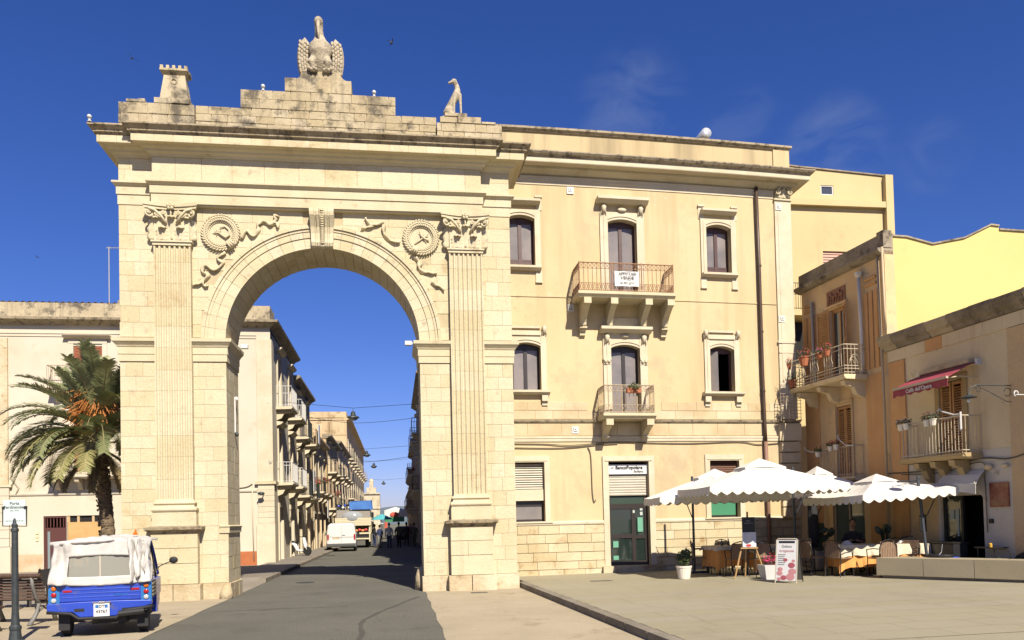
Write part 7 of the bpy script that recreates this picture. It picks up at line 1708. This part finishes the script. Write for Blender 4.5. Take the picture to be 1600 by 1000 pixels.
# board sign
t = thing('board_sign', 'white ice cream board sign with red print standing before the terrace', 'sign', (8.75, 16.9, PZ(8.7)), math.radians(-46))
Tf = Matrix.Rotation(math.radians(-11), 4, 'X')
for s_, nm in ((1, 'front_panel'), (-1, 'back_panel')):
    Mx = (Matrix.Identity(4) if s_ > 0 else Matrix.Rotation(PI, 4, 'Z')) @ Matrix.Translation((0, -.23, 0)) @ Tf
    g = MB(); g.box(-.22, .22, -.008, .008, .05, .97, M=Mx); p_ = g.build(nm, m_white if s_ > 0 else pm('grey_board_back', (.14, .135, .12), rough=.8), t, local=True)
    g = MB(); g.tube([tuple(Mx @ Vector(q)) for q in ((-.235, 0, 0), (-.235, 0, .97), (-.20, 0, 1.0), (.20, 0, 1.0), (.235, 0, .97), (.235, 0, 0))], .013, 6); g.build('frame', m_alu if s_ > 0 else m_dkf, t, local=True)
    if s_ > 0:
        m_pk = pm('rose_print', (.58, .26, .26), rough=.5); m_rdt = pm('dark_rose_print', (.42, .10, .12), rough=.5)
        g = MB(); g.box(-.18, .18, -.011, -.009, .90, .95, M=Mx); g.build('top_band', m_black, p_, local=True)
        FM = Mx @ face_mat((0, -.010, 0)); 
        text('Gelato', .085, m_txt, p_, Mx @ face_mat((.0, -.010, .80)), ext=.001); text('Artigianale', .078, m_rdt, p_, Mx @ face_mat((0, -.010, .70)), ext=.001)
        for k in range(6):
            g = MB(); g.box(-.19, -.02-.02*(k % 2), -.011, -.009, .63-k*.045, .645-k*.045, M=Mx); g.build('printed_line', m_gtx, p_, local=True)
        for k, (x, zz, r) in enumerate(((-.02, .52, .05), (-.13, .31, .06), (-.14, .22, .07), (.12, .40, .08), (.14, .26, .09), (.10, .14, .10), (-.05, .12, .07), (-.15, .09, .05), (.16, .5, .04))):
            g = MB(); g.ell((x, -.010, zz), (r, .003, r*.8), 10, 6, Mx); g.build('printed_scoop', m_pk if k % 3 else m_rdt, p_, local=True)
# low stone bench
A_b, B_b = Vector((10.92, 16.95, 0)), Vector((13.2, 13.55, 0)); Tb, Lb = frame(A_b, B_b); wbm = wr(Tb)
sb = thing('stone_bench', 'long low pale stone bench wall at the right edge before the cafe', 'bench', (12, 15.3, .18)); m_sb = pm('bench_stone', (.42, .35, .22), (.38, .315, .195), 1.0, .85, .15, 24, .03)
g = MB(); g.box(.12, Lb, .06, .5, .10, .27); g.build('recessed_base', m_kerb, sb, warp=wbm)
me_bn = unit_block('bench_piece', .004, .01, m_sb)
for i in range(4):
    p = Tb @ Vector((i*Lb/4+.002, 0, .262)); mesh_inst('bench_block', me_bn, sb, p, (0, 0, math.atan2(Tb[1][0], Tb[0][0])), (Lb/4-.004, .6, .40))
# things by the cafe door
t = thing('black_bucket', 'black lined bucket with a handle behind the low stone bench', 'bucket', (12.12, 16.35, .2)); g = MB(); g.lathe([(.16, 0), (.2, .3), (.27, .42), (.30, .50), (.27, .53), (.18, .5), (.15, .35)], 12.12, 16.35, 16, .2); g.build('liner', m_black, t); g = MB(); g.tube([(12.0, 16.3, .68), (12.1, 16.3, .78), (12.2, 16.4, .95)], .01, 5); g.build('handle', m_chr, t); g = MB(); g.box(12.2, 12.34, 16.05, 16.15, .55, .68); g.build('blue_cloth', m_blue, t)
t = thing('black_cabinet', 'low black cabinet beside the cafe doorway', 'cabinet', (12.75, 16.9, .2)); g = MB(); g.box(12.55, 12.92, 16.5, 17.4, .2, .95); g.build('body', m_black, t, bevel=.02); g = MB(); g.box(12.53, 12.94, 16.48, 17.42, .952, .98); g.build('top', m_dkf, t)
t = thing('side_table', 'small dark wall table with bent tube rail and a yellow candle', 'table', (12.95, 15.8, .2)); g = MB(); g.box(12.75, 13.1, 15.5, 16.1, .86, .885); g.build('top', m_dkf, t)
for x, y in ((12.8, 15.55), (12.8, 16.05)):
    g = MB(); g.tube([(x, y, .2), (x, y, .86)], .014, 5); g.build('leg', m_dkf, t)
g = MB(); g.tube([(12.8, 15.5, .86), (12.8, 15.2, .86), (12.8, 15.1, .78), (12.8, 15.08, .4)], .016, 6); g.build('rail', m_dkf, t)
t = thing('candle_jar', 'small yellow and orange candle jar on the dark wall table', 'candle', (12.85, 15.75, .89)); g = MB(); g.lathe([(.035, 0), (.035, .07), (.02, .09)], 12.85, 15.72, 10, .886); g.build('jar', pm('amber_jar', (.7, .4, .05), rough=.3), t)
for x, y, lab in ((12.85, 15.35, 'long pale trough of low plants behind the stone bench'), (12.9, 14.75, 'second pale trough next to the red motorbike')):
    t = thing('plant_trough', lab, 'planter', (x, y, .2)); g = MB(); g.box(x-.14, x+.14, y-.28, y+.28, .2, .52); g.build('trough', m_potw, t); g = MB(); leaf_clump(g, (x, y-.12, .55), .13, 90, .035, rnd, .5); leaf_clump(g, (x, y+.12, .55), .13, 90, .035, rnd, .5); g.build('foliage', m_leaf, t)
# red motorbike at the right edge
mb = thing('red_motorbike', 'red motorbike with orange headlamp cut by the right picture edge', 'motorbike', (0, 0, 0))
m_rbike = pm('red_bike_paint', (.42, .02, .025), rough=.25, coat=.5)
for y in (0, 1.25):
    g = MB(); g.lathe([(.20, -.05), (.30, -.05), (.31, 0), (.30, .05), (.20, .05)], 0, 0, 20); g.xf(Matrix.Translation((0, y, .31)) @ Matrix.Rotation(PI/2, 4, 'Y')); wl_ = g.build('wheel', m_rub, mb, local=True)
    g = MB(); g.lathe([(.03, -.05), (.06, -.03), (.2, -.02), (.2, .02), (.06, .03), (.03, .05)], 0, 0, 14); g.xf(Matrix.Translation((0, y, .31)) @ Matrix.Rotation(PI/2, 4, 'Y')); g.build('hub', m_chr, wl_, local=True)
for s_ in (-1, 1):
    g = MB(); g.tube([(s_*.08, 0, .31), (s_*.08, .22, .72), (s_*.08, .3, .92)], .022, 7); g.build('fork', m_chr, mb, local=True)
g = MB(); g.tube([(0, .12, .62), (0, .26, .72), (0, .50, .82), (0, .80, .74)], [(.06, .05), (.14, .16), (.16, .14), (.09, .08)], 12); g.build('tank', m_rbike, mb, local=True, smooth=True)
g = MB(); g.tube([(0, .02, .60), (0, .1, .72), (0, .24, .84)], [(.03, .02), (.15, .14), (.13, .10)], 12); g.build('fairing', m_rbike, mb, local=True, smooth=True)
g = MB(); g.tube([(0, .78, .76), (0, 1.1, .78), (0, 1.45, .88)], [(.12, .05), (.13, .05), (.05, .03)], 10); g.build('saddle', m_black, mb, local=True, smooth=True)
g = MB(); g.ell((0, .6, .42), (.14, .26, .18), 10, 8); g.build('engine', m_iron, mb, local=True, smooth=True)
g = MB(); g.ell((0, .04, .88), (.09, .06, .08), 10, 8); g.build('headlamp', m_org, mb, local=True, smooth=True)
g = MB(); g.tube([(-.36, .38, 1.0), (-.15, .28, .98), (.15, .28, .98), (.36, .38, 1.0)], .015, 6); g.build('handlebar', m_dkf, mb, local=True)
g = MB(); g.ell((.1, .35, .96), (.1, .08, .07), 8, 6); g.build('blue_bag', m_blue, mb, local=True, smooth=True)
move(mb, (13.02, 14.9, .19), math.radians(-165))

# ---------------------------------------------------------------- people
m_skin = pm('skin', (.50, .28, .18), (.44, .23, .15), 8, .6); m_hair = pm('dark_hair', (.03, .02, .014), rough=.8)
_cl = {}
def cloth_m(n, c): return pm(n, c, tuple(x*.8 for x in c), 6, .85)
def person(label, loc, rz, shirt, trou, h=1.72, walk=.5, arm=.2, hair=True, group='people walking in the street', seated=False, belly=1.0, lean=0, skirt=False):
    t = thing('person', label, 'person', (0, 0, 0), group=group) if not seated else thing('person', label, 'person', (0, 0, 0))
    k = h/1.75; s = walk
    if seated: hipz, hipy = .50, .12; kn = [(-.11, -.32, .50), (.11, -.32, .50)]; ft = [(-.12, -.30, .06), (.12, -.34, .06)]
    else: hipz, hipy = .92, 0; kn = [(-.09, -.16*s, .50), (.09, .06*s, .50)]; ft = [(-.09, -.22*s, .06), (.09, .34*s, .10)]
    sh = hipz+.50; ly = -lean
    g = MB()
    g.tube([(0, ly*.9+hipy, sh+.02), (0, ly+hipy, sh+.12)], .052, 9); g.ell((0, ly+hipy-.012, sh+.235), (.078, .098, .118), 12, 10); g.ell((0, ly+hipy-.115, sh+.225), (.014, .022, .02), 6, 5)
    for sx2 in (-1, 1):
        g.ell((sx2*.08, ly+hipy, sh+.225), (.012, .022, .032), 6, 5)
        el = (sx2*.25, ly*.5+hipy+.02+sx2*arm*.1, sh-.27); ha = (sx2*.24, hipy-.10-sx2*arm*.25, sh-.50)
        if seated: el = (sx2*.26, ly*.5+hipy-.06, sh-.25); ha = (sx2*.10, hipy-.36, sh-.20)
        g.tube([(sx2*.175, ly*.9+hipy, sh-.04), el, ha], [.05, .04, .028], 8)
        hv = (Vector(ha)-Vector(el)).normalized(); pm_ = Vector(ha)+hv*.05; g.ell(tuple(pm_), (.036, .022, .05), 8, 6)
        for q in range(4):
            o_ = Vector((sx2*(-.024+.016*q), 0, 0)); g.tube([tuple(pm_+hv*.035+o_), tuple(pm_+hv*(.075-.004*abs(q-1.5))+o_+Vector((0, -.008, 0))), tuple(pm_+hv*(.10-.006*abs(q-1.5))+o_+Vector((0, -.02, -.004)))], [.009, .0085, .007], 5)
        g.tube([tuple(pm_+Vector((-sx2*.03, -.01, 0))), tuple(pm_+hv*.04+Vector((-sx2*.045, -.025, 0)))], [.011, .008], 5)
    for i, sx2 in enumerate((-1, 1)): g.tube([(sx2*.09, hipy, hipz), kn[i], ft[i]], [.08, .055, .038], 9)
    g.tube([(0, hipy, hipz-.02), (0, ly*.5+hipy, hipz+.25), (0, ly*.9+hipy, sh-.02)], [(.15, .10), (.14, .10*belly), (.17, .09)], 12)
    g.xf(Matrix.Diagonal((k, k, k, 1))); g.build('body', m_skin, t, local=True, remesh=.016)
    c = MB(); c.tube([(0, hipy, hipz-.06), (0, ly*.4+hipy, hipz+.14), (0, ly*.7+hipy, hipz+.30), (0, ly*.9+hipy, sh-.03), (0, ly*.9+hipy, sh+.05)], [(.175, .125), (.16, .12*belly), (.175, .12*belly), (.20, .105), (.08, .07)], 14)
    for sx2 in (-1, 1):
        el = (sx2*.25, ly*.5+hipy+.02+sx2*arm*.1, sh-.27); ha = (sx2*.24, hipy-.10-sx2*arm*.25, sh-.50)
        if seated: el = (sx2*.26, ly*.5+hipy-.06, sh-.25); ha = (sx2*.10, hipy-.36, sh-.20)
        mid = tuple(Vector(el).lerp(Vector(ha), .0 if seated else .8)); c.tube([(sx2*.15, ly*.9+hipy, sh-.02), el, mid] if not seated else [(sx2*.15, ly*.9+hipy, sh-.02), el], [.068, .056, .042] if not seated else [.068, .058], 9)
    c.xf(Matrix.Diagonal((k, k, k, 1))); c.build('shirt', shirt, t, local=True, remesh=.02)
    c = MB()
    for i, sx2 in enumerate((-1, 1)): c.tube([(sx2*.085, hipy, hipz+.02), (sx2*.1, (hipy+kn[i][1])/2, (hipz+kn[i][2])/2+(.05 if seated else .03)), kn[i], (ft[i][0], ft[i][1], ft[i][2]+.03)], [.105, .095, .072, .058], 10)
    c.tube([(0, hipy, hipz-.08), (0, hipy, hipz+.05)], [(.16, .115), (.165, .118)], 12)
    c.xf(Matrix.Diagonal((k, k, k, 1))); c.build('trousers', trou, t, local=True, remesh=.02)
    for i in range(2):
        c = MB(); c.tube([(ft[i][0], ft[i][1]+.05, ft[i][2]-.01), (ft[i][0], ft[i][1]-.06, ft[i][2]-.02), (ft[i][0], ft[i][1]-.16, ft[i][2]-.03)], [(.042, .05), (.046, .04), (.034, .022)], 9); c.xf(Matrix.Diagonal((k, k, k, 1))); c.build('shoe', m_black, t, local=True, smooth=True)
    c = MB(); c.ell((0, ly+hipy+.018, sh+.262), (.088, .104, .108), 12, 9); c.xf(Matrix.Diagonal((k, k, k, 1))); c.build('hair', m_hair, t, local=True, smooth=True)
    f = MB()
    for sx2 in (-1, 1): f.ell((sx2*.03, ly+hipy-.10, sh+.245), (.012, .008, .008), 6, 4)
    f.xf(Matrix.Diagonal((k, k, k, 1))); f.build('eyes', m_black, t, local=True, smooth=True)
    f = MB(); f.ell((0, ly+hipy-.102, sh+.175), (.024, .01, .006), 6, 4); f.xf(Matrix.Diagonal((k, k, k, 1))); f.build('mouth', pm('lips', (.35, .12, .10), rough=.5), t, local=True, smooth=True)
    return move(t, loc, rz)
dk = cloth_m('dark_jacket', (.03, .03, .035)); nv = cloth_m('navy_cloth', (.03, .045, .12)); jn = cloth_m('blue_jeans', (.07, .10, .17)); gy = cloth_m('grey_cloth', (.30, .29, .27)); wh = cloth_m('white_shirt', (.80, .79, .76)); rd = cloth_m('red_shirt', (.55, .07, .06)); ol = cloth_m('olive_cloth', (.14, .13, .08))
person('man in a white shirt and blue jeans walking away up the street', (-.45, 56, 0), PI, wh, jn, 1.74, .6)
person('figure in navy jacket and pale trousers left of the man in white', (-1.12, 57, 0), PI+.5, nv, gy, 1.62, .4)
person('figure in dark clothes turned sideways at the lorry tail', (-1.55, 59.5, 0), PI-1.2, dk, nv, 1.68, .2)
person('man in an olive jacket and black trousers right of the man in white', (.22, 56.5, 0), PI, ol, dk, 1.78, .35, belly=1.2)
person('man in a black coat in the middle of the street group', (.78, 58.5, 0), PI-.2, dk, dk, 1.76, .5)
person('person in a red top standing in front of the market gazebo', (1.12, 61, 0), .3, rd, gy, 1.66, .1)
person('person in olive clothes at the right end of the street group', (1.30, 57.5, 0), PI, ol, ol, 1.70, .3)
person('waiter in a black polo shirt seated behind the middle table', (11.72, 19.15, PZ(11.7)), -.45, dk, dk, 1.74, 0, seated=True, lean=.10)
# the waiter's chair
copy_tree(ch, (11.78, 19.28, PZ(11.7)), -.45, 'cane chair the waiter sits on behind the middle table')

# ---------------------------------------------------------------- vehicles in the street
m_vw = pm('white_van_paint', (.78, .78, .76), rough=.3, coat=.3)
van = thing('white_van', 'small white delivery van parked on the left of the street seen from behind', 'van', (0, 0, 0))
g = MB(); rings = []
for y, w0, zb, zt, ins in ((0, .80, .35, 1.72, .14), (.06, .84, .30, 1.78, .13), (1.9, .86, .28, 1.82, .12), (2.6, .86, .28, 1.74, .12), (3.2, .84, .28, 1.10, .08), (3.9, .78, .32, .85, .06), (4.0, .70, .38, .70, .05)):
    hw = w0; rings.append([(-hw, y, zb), (-hw, y, (zb+zt)*.52), (-hw+ins*.6, y, zt-.12), (-hw+ins*1.6, y, zt), (hw-ins*1.6, y, zt), (hw-ins*.6, y, zt-.12), (hw, y, (zb+zt)*.52), (hw, y, zb)])
g.loft(rings); g.build('body', m_vw, van, local=True, bevel=.03)
for x in (-.80, .72):
    g = MB(); g.box(x, x+.09, -.02, .05, .75, 1.10); g.build('tail_lamp', m_red, van, local=True)
g = MB(); g.box(-.83, .83, -.08, .10, .36, .52); g.build('bumper', m_greyc, van, local=True, bevel=.02)
g = MB(); g.box(-.005, .005, -.006, .01, .55, 1.68); g.build('door_gap', m_black, van, local=True)
g = MB(); g.box(-.50, -.10, -.02, -.005, .82, .93); np_ = g.build('number_plate', m_greyw, van, local=True); g = MB(); g.box(.05, .22, -.02, -.003, 1.02, 1.05); g.build('door_handle', m_black, van, local=True)
text('CE 318 FR', .09, m_txt, np_, face_mat((-.3, -.023, .845)), ext=.001)
for x in (-.78, .78):
    for y in (.75, 3.1):
        g = MB(); g.lathe([(.05, -.09), (.28, -.09), (.31, -.05), (.31, .05), (.28, .09), (.05, .09)], 0, 0, 18); g.xf(Matrix.Translation((x, y, .31)) @ Matrix.Rotation(PI/2, 4, 'Y')); g.build('wheel', m_rub, van, local=True)
for x in (-.95, .95):
    g = MB(); g.box(x-.08, x+.08, 2.55, 2.62, 1.0, 1.2); g.build('wing_mirror', m_black, van, local=True)
move(van, (-3.42, 51.6, 0), math.radians(2), (1.08, 1, 1))
lo = thing('market_lorry', 'vendor lorry with cream sideboards and blue tarpaulin parked beyond the white van', 'lorry', (0, 0, 0)); m_cr = pm('cream_board', (.72, .64, .44), rough=.6)
for i in range(5):
    g = MB(); g.box(-1.15, 1.15, -.04+i*.0, 0, 1.62+i*.115, 1.725+i*.115); g.build('tail_board', m_cr, lo, local=True)
g = MB(); g.box(-1.12, 1.12, 0, 3.6, 1.0, 1.12); g.box(-1.15, -1.10, 0, 3.6, 1.12, 2.2); g.box(1.10, 1.15, 0, 3.6, 1.12, 2.2); g.build('cargo_bed', m_cr, lo, local=True)
g = MB(); g.box(-1.05, 1.08, .2, 3.4, 2.2, 2.75); g.build('grey_crate_load', pm('grey_tarp', (.34, .31, .27), rough=.8), lo, local=True)
g = MB(); g.ell((-.05, .3, 2.2), (.72, .4, .50), 16, 10); g.build('plastic_cover', pm('clear_plastic', (.36, .38, .40), rough=.1), lo, local=True, smooth=True)
g = MB(); g.grid([[(-.2, 0.1, 2.78), (1.2, .1, 2.78)], [(-.25, .15, 3.3), (1.15, .15, 3.38)], [(-.2, 2.8, 3.45), (1.15, 2.8, 3.5)], [(-.2, 2.9, 2.8), (1.2, 2.9, 2.8)]]); g.build('tarpaulin', pm('blue_tarp', (.03, .14, .48), (.04, .20, .58), 2, .5), lo, local=True, thick=.03)
g = MB()
for k in range(16): g.tube([(-1.1+k*.06, .4, 2.75), (-1.0+k*.055+.1*math.sin(k*2), .4+.02*k, 3.2+.15*math.sin(k*1.7))], .025, 4)
g.build('loaded_poles', m_iron, lo, local=True)
for k in range(7):
    g = MB(); g.ell((-.9+k*.13, .3, 3.05+.12*math.sin(k*2.2)), (.11, .1, .09), 7, 5); g.build('loaded_bundle', (m_blue, m_black, m_white)[k % 3], lo, local=True, smooth=True)
g = MB(); g.box(-1.05, 1.05, .0, .1, .62, .72); g.box(-1.05, -.98, -.02, .1, .62, 1.0); g.box(1.0, 1.08, -.02, .1, .45, 1.5); g.build('rear_frame', m_cr, lo, local=True)
g = MB(); g.box(-1.0, 1.0, .1, 3.6, .55, 1.0); g.build('under_bed', m_und, lo, local=True)
for k in range(6):
    g = MB(); g.ell((-.2+k*.2, .0, 1.25+.05*(k % 2)), (.12, .1, .1), 8, 6); g.build('crate_of_fruit', m_flred if k % 2 else m_fruit, lo, local=True, smooth=True)
for x in (-.85, .85):
    for y in (.9, 4.4):
        g = MB(); g.lathe([(.08, -.12), (.38, -.12), (.40, 0), (.38, .12), (.08, .12)], 0, 0, 18); g.xf(Matrix.Translation((x, y, .4)) @ Matrix.Rotation(PI/2, 4, 'Y')); g.build('wheel', m_rub, lo, local=True)
g = MB(); g.box(-1.0, 1.0, 3.7, 5.2, .6, 2.3); g.build('cab', m_cr, lo, local=True, bevel=.08)
g = MB(); g.prism([(1.1, 1.95), (1.1, 2.0), (2.0, 1.70), (2.0, 1.66)], 'y', .3, 2.6); g.build('side_awning', m_umb, lo, local=True)
move(lo, (-3.02, 58.5, 0), 0, (1.12, 1, 1))
# market gazebo far down
t = thing('market_gazebo', 'white, green and red printed market tent across the end of the street', 'tent', (0, 90, 0))
g = MB(); g.box(-1.2, 1.35, 90, 90.05, 2.45, 3.15); g.build('white_panel', m_white, t); g = MB(); g.box(-1.15, 1.0, 89.94, 89.99, 1.9, 2.45); g.build('green_panel', pm('green_print', (.04, .25, .10), rough=.6), t); g = MB(); g.ell((-.1, 89.9, 2.72), (.5, .03, .28), 12, 8); g.build('red_emblem', pm('red_print', (.60, .10, .05), rough=.6), t); g = MB(); g.box(-1.2, -.9, 89.9, 89.93, 1.2, 1.9); g.build('red_panel', bpy.data.materials['red_print'], t)
g = MB(); g.add([(-1.3, 90, 3.16), (1.4, 90, 3.16), (1.4, 92.6, 3.16), (-1.3, 92.6, 3.16), (0, 91.3, 3.6)], [(0, 1, 4), (1, 2, 4), (2, 3, 4), (3, 0, 4)]); g.build('roof', m_white, t)
for x in (-1.15, 1.3):
    g = MB(); g.tube([(x, 90.1, 0), (x, 90.1, 3.15)], .03, 6); g.build('pole', m_iron, t)
t = thing('vendor_parasol', 'small turquoise and white vendor parasol beside the lorry', 'parasol', (-1.2, 66, 0)); g = MB(); g.lathe([(.95, 2.05), (.5, 2.3), (.04, 2.5)], -1.1, 66, 8); g.build('canopy', pm('turquoise_canvas', (.10, .45, .50), rough=.7), t, thick=.01); g = MB(); g.tube([(-1.1, 66, 0), (-1.1, 66, 2.45)], .02, 6); g.build('pole', m_iron, t)
# parked cars in shade on the right
def car(label, loc, rz, mat):
    t = thing('parked_car', label, 'car', (0, 0, 0)); g = MB(); rings = []
    for y, hw, zb, zt in ((0, .68, .45, .85), (.15, .78, .3, .95), (.5, .82, .25, 1.38), (1.0, .82, .22, 1.46), (2.2, .82, .22, 1.44), (2.9, .82, .24, .98), (3.7, .76, .28, .82), (3.9, .64, .4, .7)):
        rings.append([(-hw, y, zb), (-hw, y, min(zt, .85)), (-hw*.82, y, zt), (hw*.82, y, zt), (hw, y, min(zt, .85)), (hw, y, zb)])
    g.loft(rings); g.build('body', mat, t, local=True, bevel=.04)
    g = MB(); g.box(-.60, .60, .22, .30, .95, 1.32); g.build('rear_window', m_glass, t, local=True)
    for x in (-.76, .76):
        for y in (.75, 3.1):
            g = MB(); g.lathe([(.05, -.08), (.28, -.08), (.30, 0), (.28, .08), (.05, .08)], 0, 0, 16); g.xf(Matrix.Translation((x, y, .3)) @ Matrix.Rotation(PI/2, 4, 'Y')); g.build('wheel', m_rub, t, local=True)
    for x in (-.7, .62):
        g = MB(); g.box(x, x+.1, .03, .12, .68, .84); g.build('tail_lamp', m_red, t, local=True)
    return move(t, loc, rz)
car('dark car parked in the shade on the right of the street', (1.15-.2, 70, 0), 0, m_iron)
# scooter on the left pavement
sc = thing('motor_scooter', 'white and black scooter parked against the left facades', 'scooter', (0, 0, 0))
for y in (0, 1.15):
    g = MB(); g.lathe([(.14, -.05), (.23, -.05), (.24, 0), (.23, .05), (.14, .05)], 0, 0, 18); g.xf(Matrix.Translation((0, y, .24)) @ Matrix.Rotation(PI/2, 4, 'Y')); g.build('wheel', m_rub, sc, local=True)
g = MB(); g.tube([(0, .0, .3), (0, .1, .5), (0, .22, .95)], [(.05, .03), (.16, .05), (.10, .05)], 10); g.build('front_shield', m_white, sc, local=True, smooth=True)
g = MB(); g.tube([(0, .3, .25), (0, .6, .28), (0, .8, .6), (0, 1.3, .62)], [(.13, .05), (.13, .06), (.14, .12), (.08, .08)], 10); g.build('rear_body', m_white, sc, local=True, smooth=True)
g = MB(); g.tube([(0, .65, .74), (0, 1.2, .76)], [(.12, .04), (.12, .05)], 10); g.build('saddle', m_black, sc, local=True, smooth=True)
g = MB(); g.tube([(-.3, .3, 1.0), (0, .22, 1.0), (.3, .3, 1.0)], .018, 6); g.build('handlebar', m_black, sc, local=True)
move(sc, (-4.62, 43.2, .12), math.radians(60))
# street lamps hung on cables
for i, (x, y) in enumerate(((-1.9, 38.5), (-2.0, 59.5), (-1.8, 71.5), (-1.4, 102))):
    t = thing('hanging_lamp', ['nearest', 'second', 'third', 'farthest'][i]+' street lamp hung on a cable over the street', 'street lamp', (x, y, 6.8), group='lamps hung over the street')
    g = MB(); g.lathe([(.30, -.02), (.28, .03), (.12, .10), (.10, .25), (.04, .3)], x, y, 14, 6.8); g.build('shade', m_iron, t); g = MB(); g.ell((x, y, 6.76), (.22, .22, .12), 10, 7); g.build('globe', pm('lamp_globe', (.55, .57, .55), rough=.2), t, smooth=True)
    g = MB(); g.tube([(x, y, 7.1), (x, y, 7.25)], .012, 5); g.build('hanger', m_iron, t)
    g = MB(); g.tube([(-5.2, y, 7.55), (x, y, 7.25), (1.9 if y < 80 else 2.2, y, 7.5)], .010 if i < 3 else .012, 4, caps=False); g.build('cable', m_black, t)
for i, y in enumerate((45, 52.5)): cable('overhead_cable', [(-5.2, y, 7.8-i*1.6), (-2, y, 7.35-i*1.6), (2.3, y, 7.75-i*1.5)], .012, m_black, None); tag(bpy.data.objects['overhead_cable' if i == 0 else 'overhead_cable.001'], ['upper', 'lower'][i]+' black cable strung across the street behind the arch', 'cable')
# flower pots, washing, blinds along the street fronts
for i, (y, z, lab) in enumerate(((47.2, 3.9, 'white cloth hanging from a lower street balcony'), (56.5, 2.4, 'large white panel hanging from the low house balcony'), (50.6, 7.0, 'pale blind hanging over the second house balcony'))):
    t = tag(MB().box(-4.66, -4.63, y, y+1.0, z-.2, z+1.0).build('hanging_cloth', m_white), lab, 'cloth')
for i, (x, y, z) in enumerate(((-4.62, 55.0, 4.7), (-4.60, 66, 4.2), (1.05, 52.5, 5.2), (-4.66, 49.5, 4.3))):
    t = thing('balcony_flowers', ['red geraniums on the low house balcony at the left of the street', 'red geraniums on the ochre house balcony', 'reddish creeper on a shaded right hand balcony', 'red flowers on the second house balcony'][i], 'flowers', (x, y, z)); g = MB(); leaf_clump(g, (x, y, z), .28, 120, .07, rnd, .6); g.build('foliage', m_leaf, t); g = MB(); leaf_clump(g, (x, y, z+.06), .28, 100, .06, rnd, .6); g.build('flowers', m_flred, t)
# aerial on the left roof
t = thing('tv_aerial', 'thin television aerial on the roof of the white palazzo', 'aerial', (-12.3, 37, 10.9)); g = MB(); g.tube([(-12.3, 37, 10.0), (-12.29, 37, 14.2)], .018, 5); g.build('mast', m_alu, t); g = MB(); g.tube([(-12.4, 37, 14.15), (-11.6, 37, 14.17)], .014, 5)
for k in range(5): g.tube([(-12.3+k*.16, 36.8, 14.16), (-12.3+k*.16, 37.2, 14.16)], .008, 4)
g.build('antenna', m_alu, t)
# swifts in the sky
for i, (x, y, z, rz, s_, lab) in enumerate(((-9.12, 30, 18.75, .6, 1.2, 'dark swift high at the left of the sky'), (.18, 30, 19.95, 2.0, .8, 'small dark swift right of the stone bird statue'), (-3.84, 30, 10.9, 1.0, .6, 'tiny swift under the crown of the arch'), (-12.36, 30, 11.4, .3, .5, 'tiny swift above the white palazzo roof'))):
    t = thing('swift', lab, 'bird', (0, 0, 0), group='swifts in the sky'); g = MB(); g.tube([(0, -.10, 0), (0, -.04, 0), (0, .06, 0), (0, .16, 0)], [.01, .032, .026, .004], 8); g.build('body', m_black, t, local=True, smooth=True)
    for q in (-1, 1):
        g = MB(); g.add([(q*.02, -.04, .01), (q*.10, -.05, .05), (q*.22, .06, .06), (q*.09, .0, .045), (q*.02, .03, .005)], [(0, 1, 3, 4), (1, 2, 3)]); g.build('wing', m_black, t, local=True, thick=.006)
    g = MB(); g.add([(0, .12, 0), (-.03, .22, 0), (0, .17, 0), (.03, .22, 0)], [(0, 1, 2), (0, 2, 3)]); g.build('tail', m_black, t, local=True, thick=.004); move(t, (x, y, z), rz, (s_, s_, s_))
    t.rotation_euler = (.6, .5, rz)

for o in bpy.data.objects:
    if o.parent is not None and o.name.split('.')[0] in ('flowers', 'foliage', 'fruit_cluster'): o['kind'] = 'stuff'
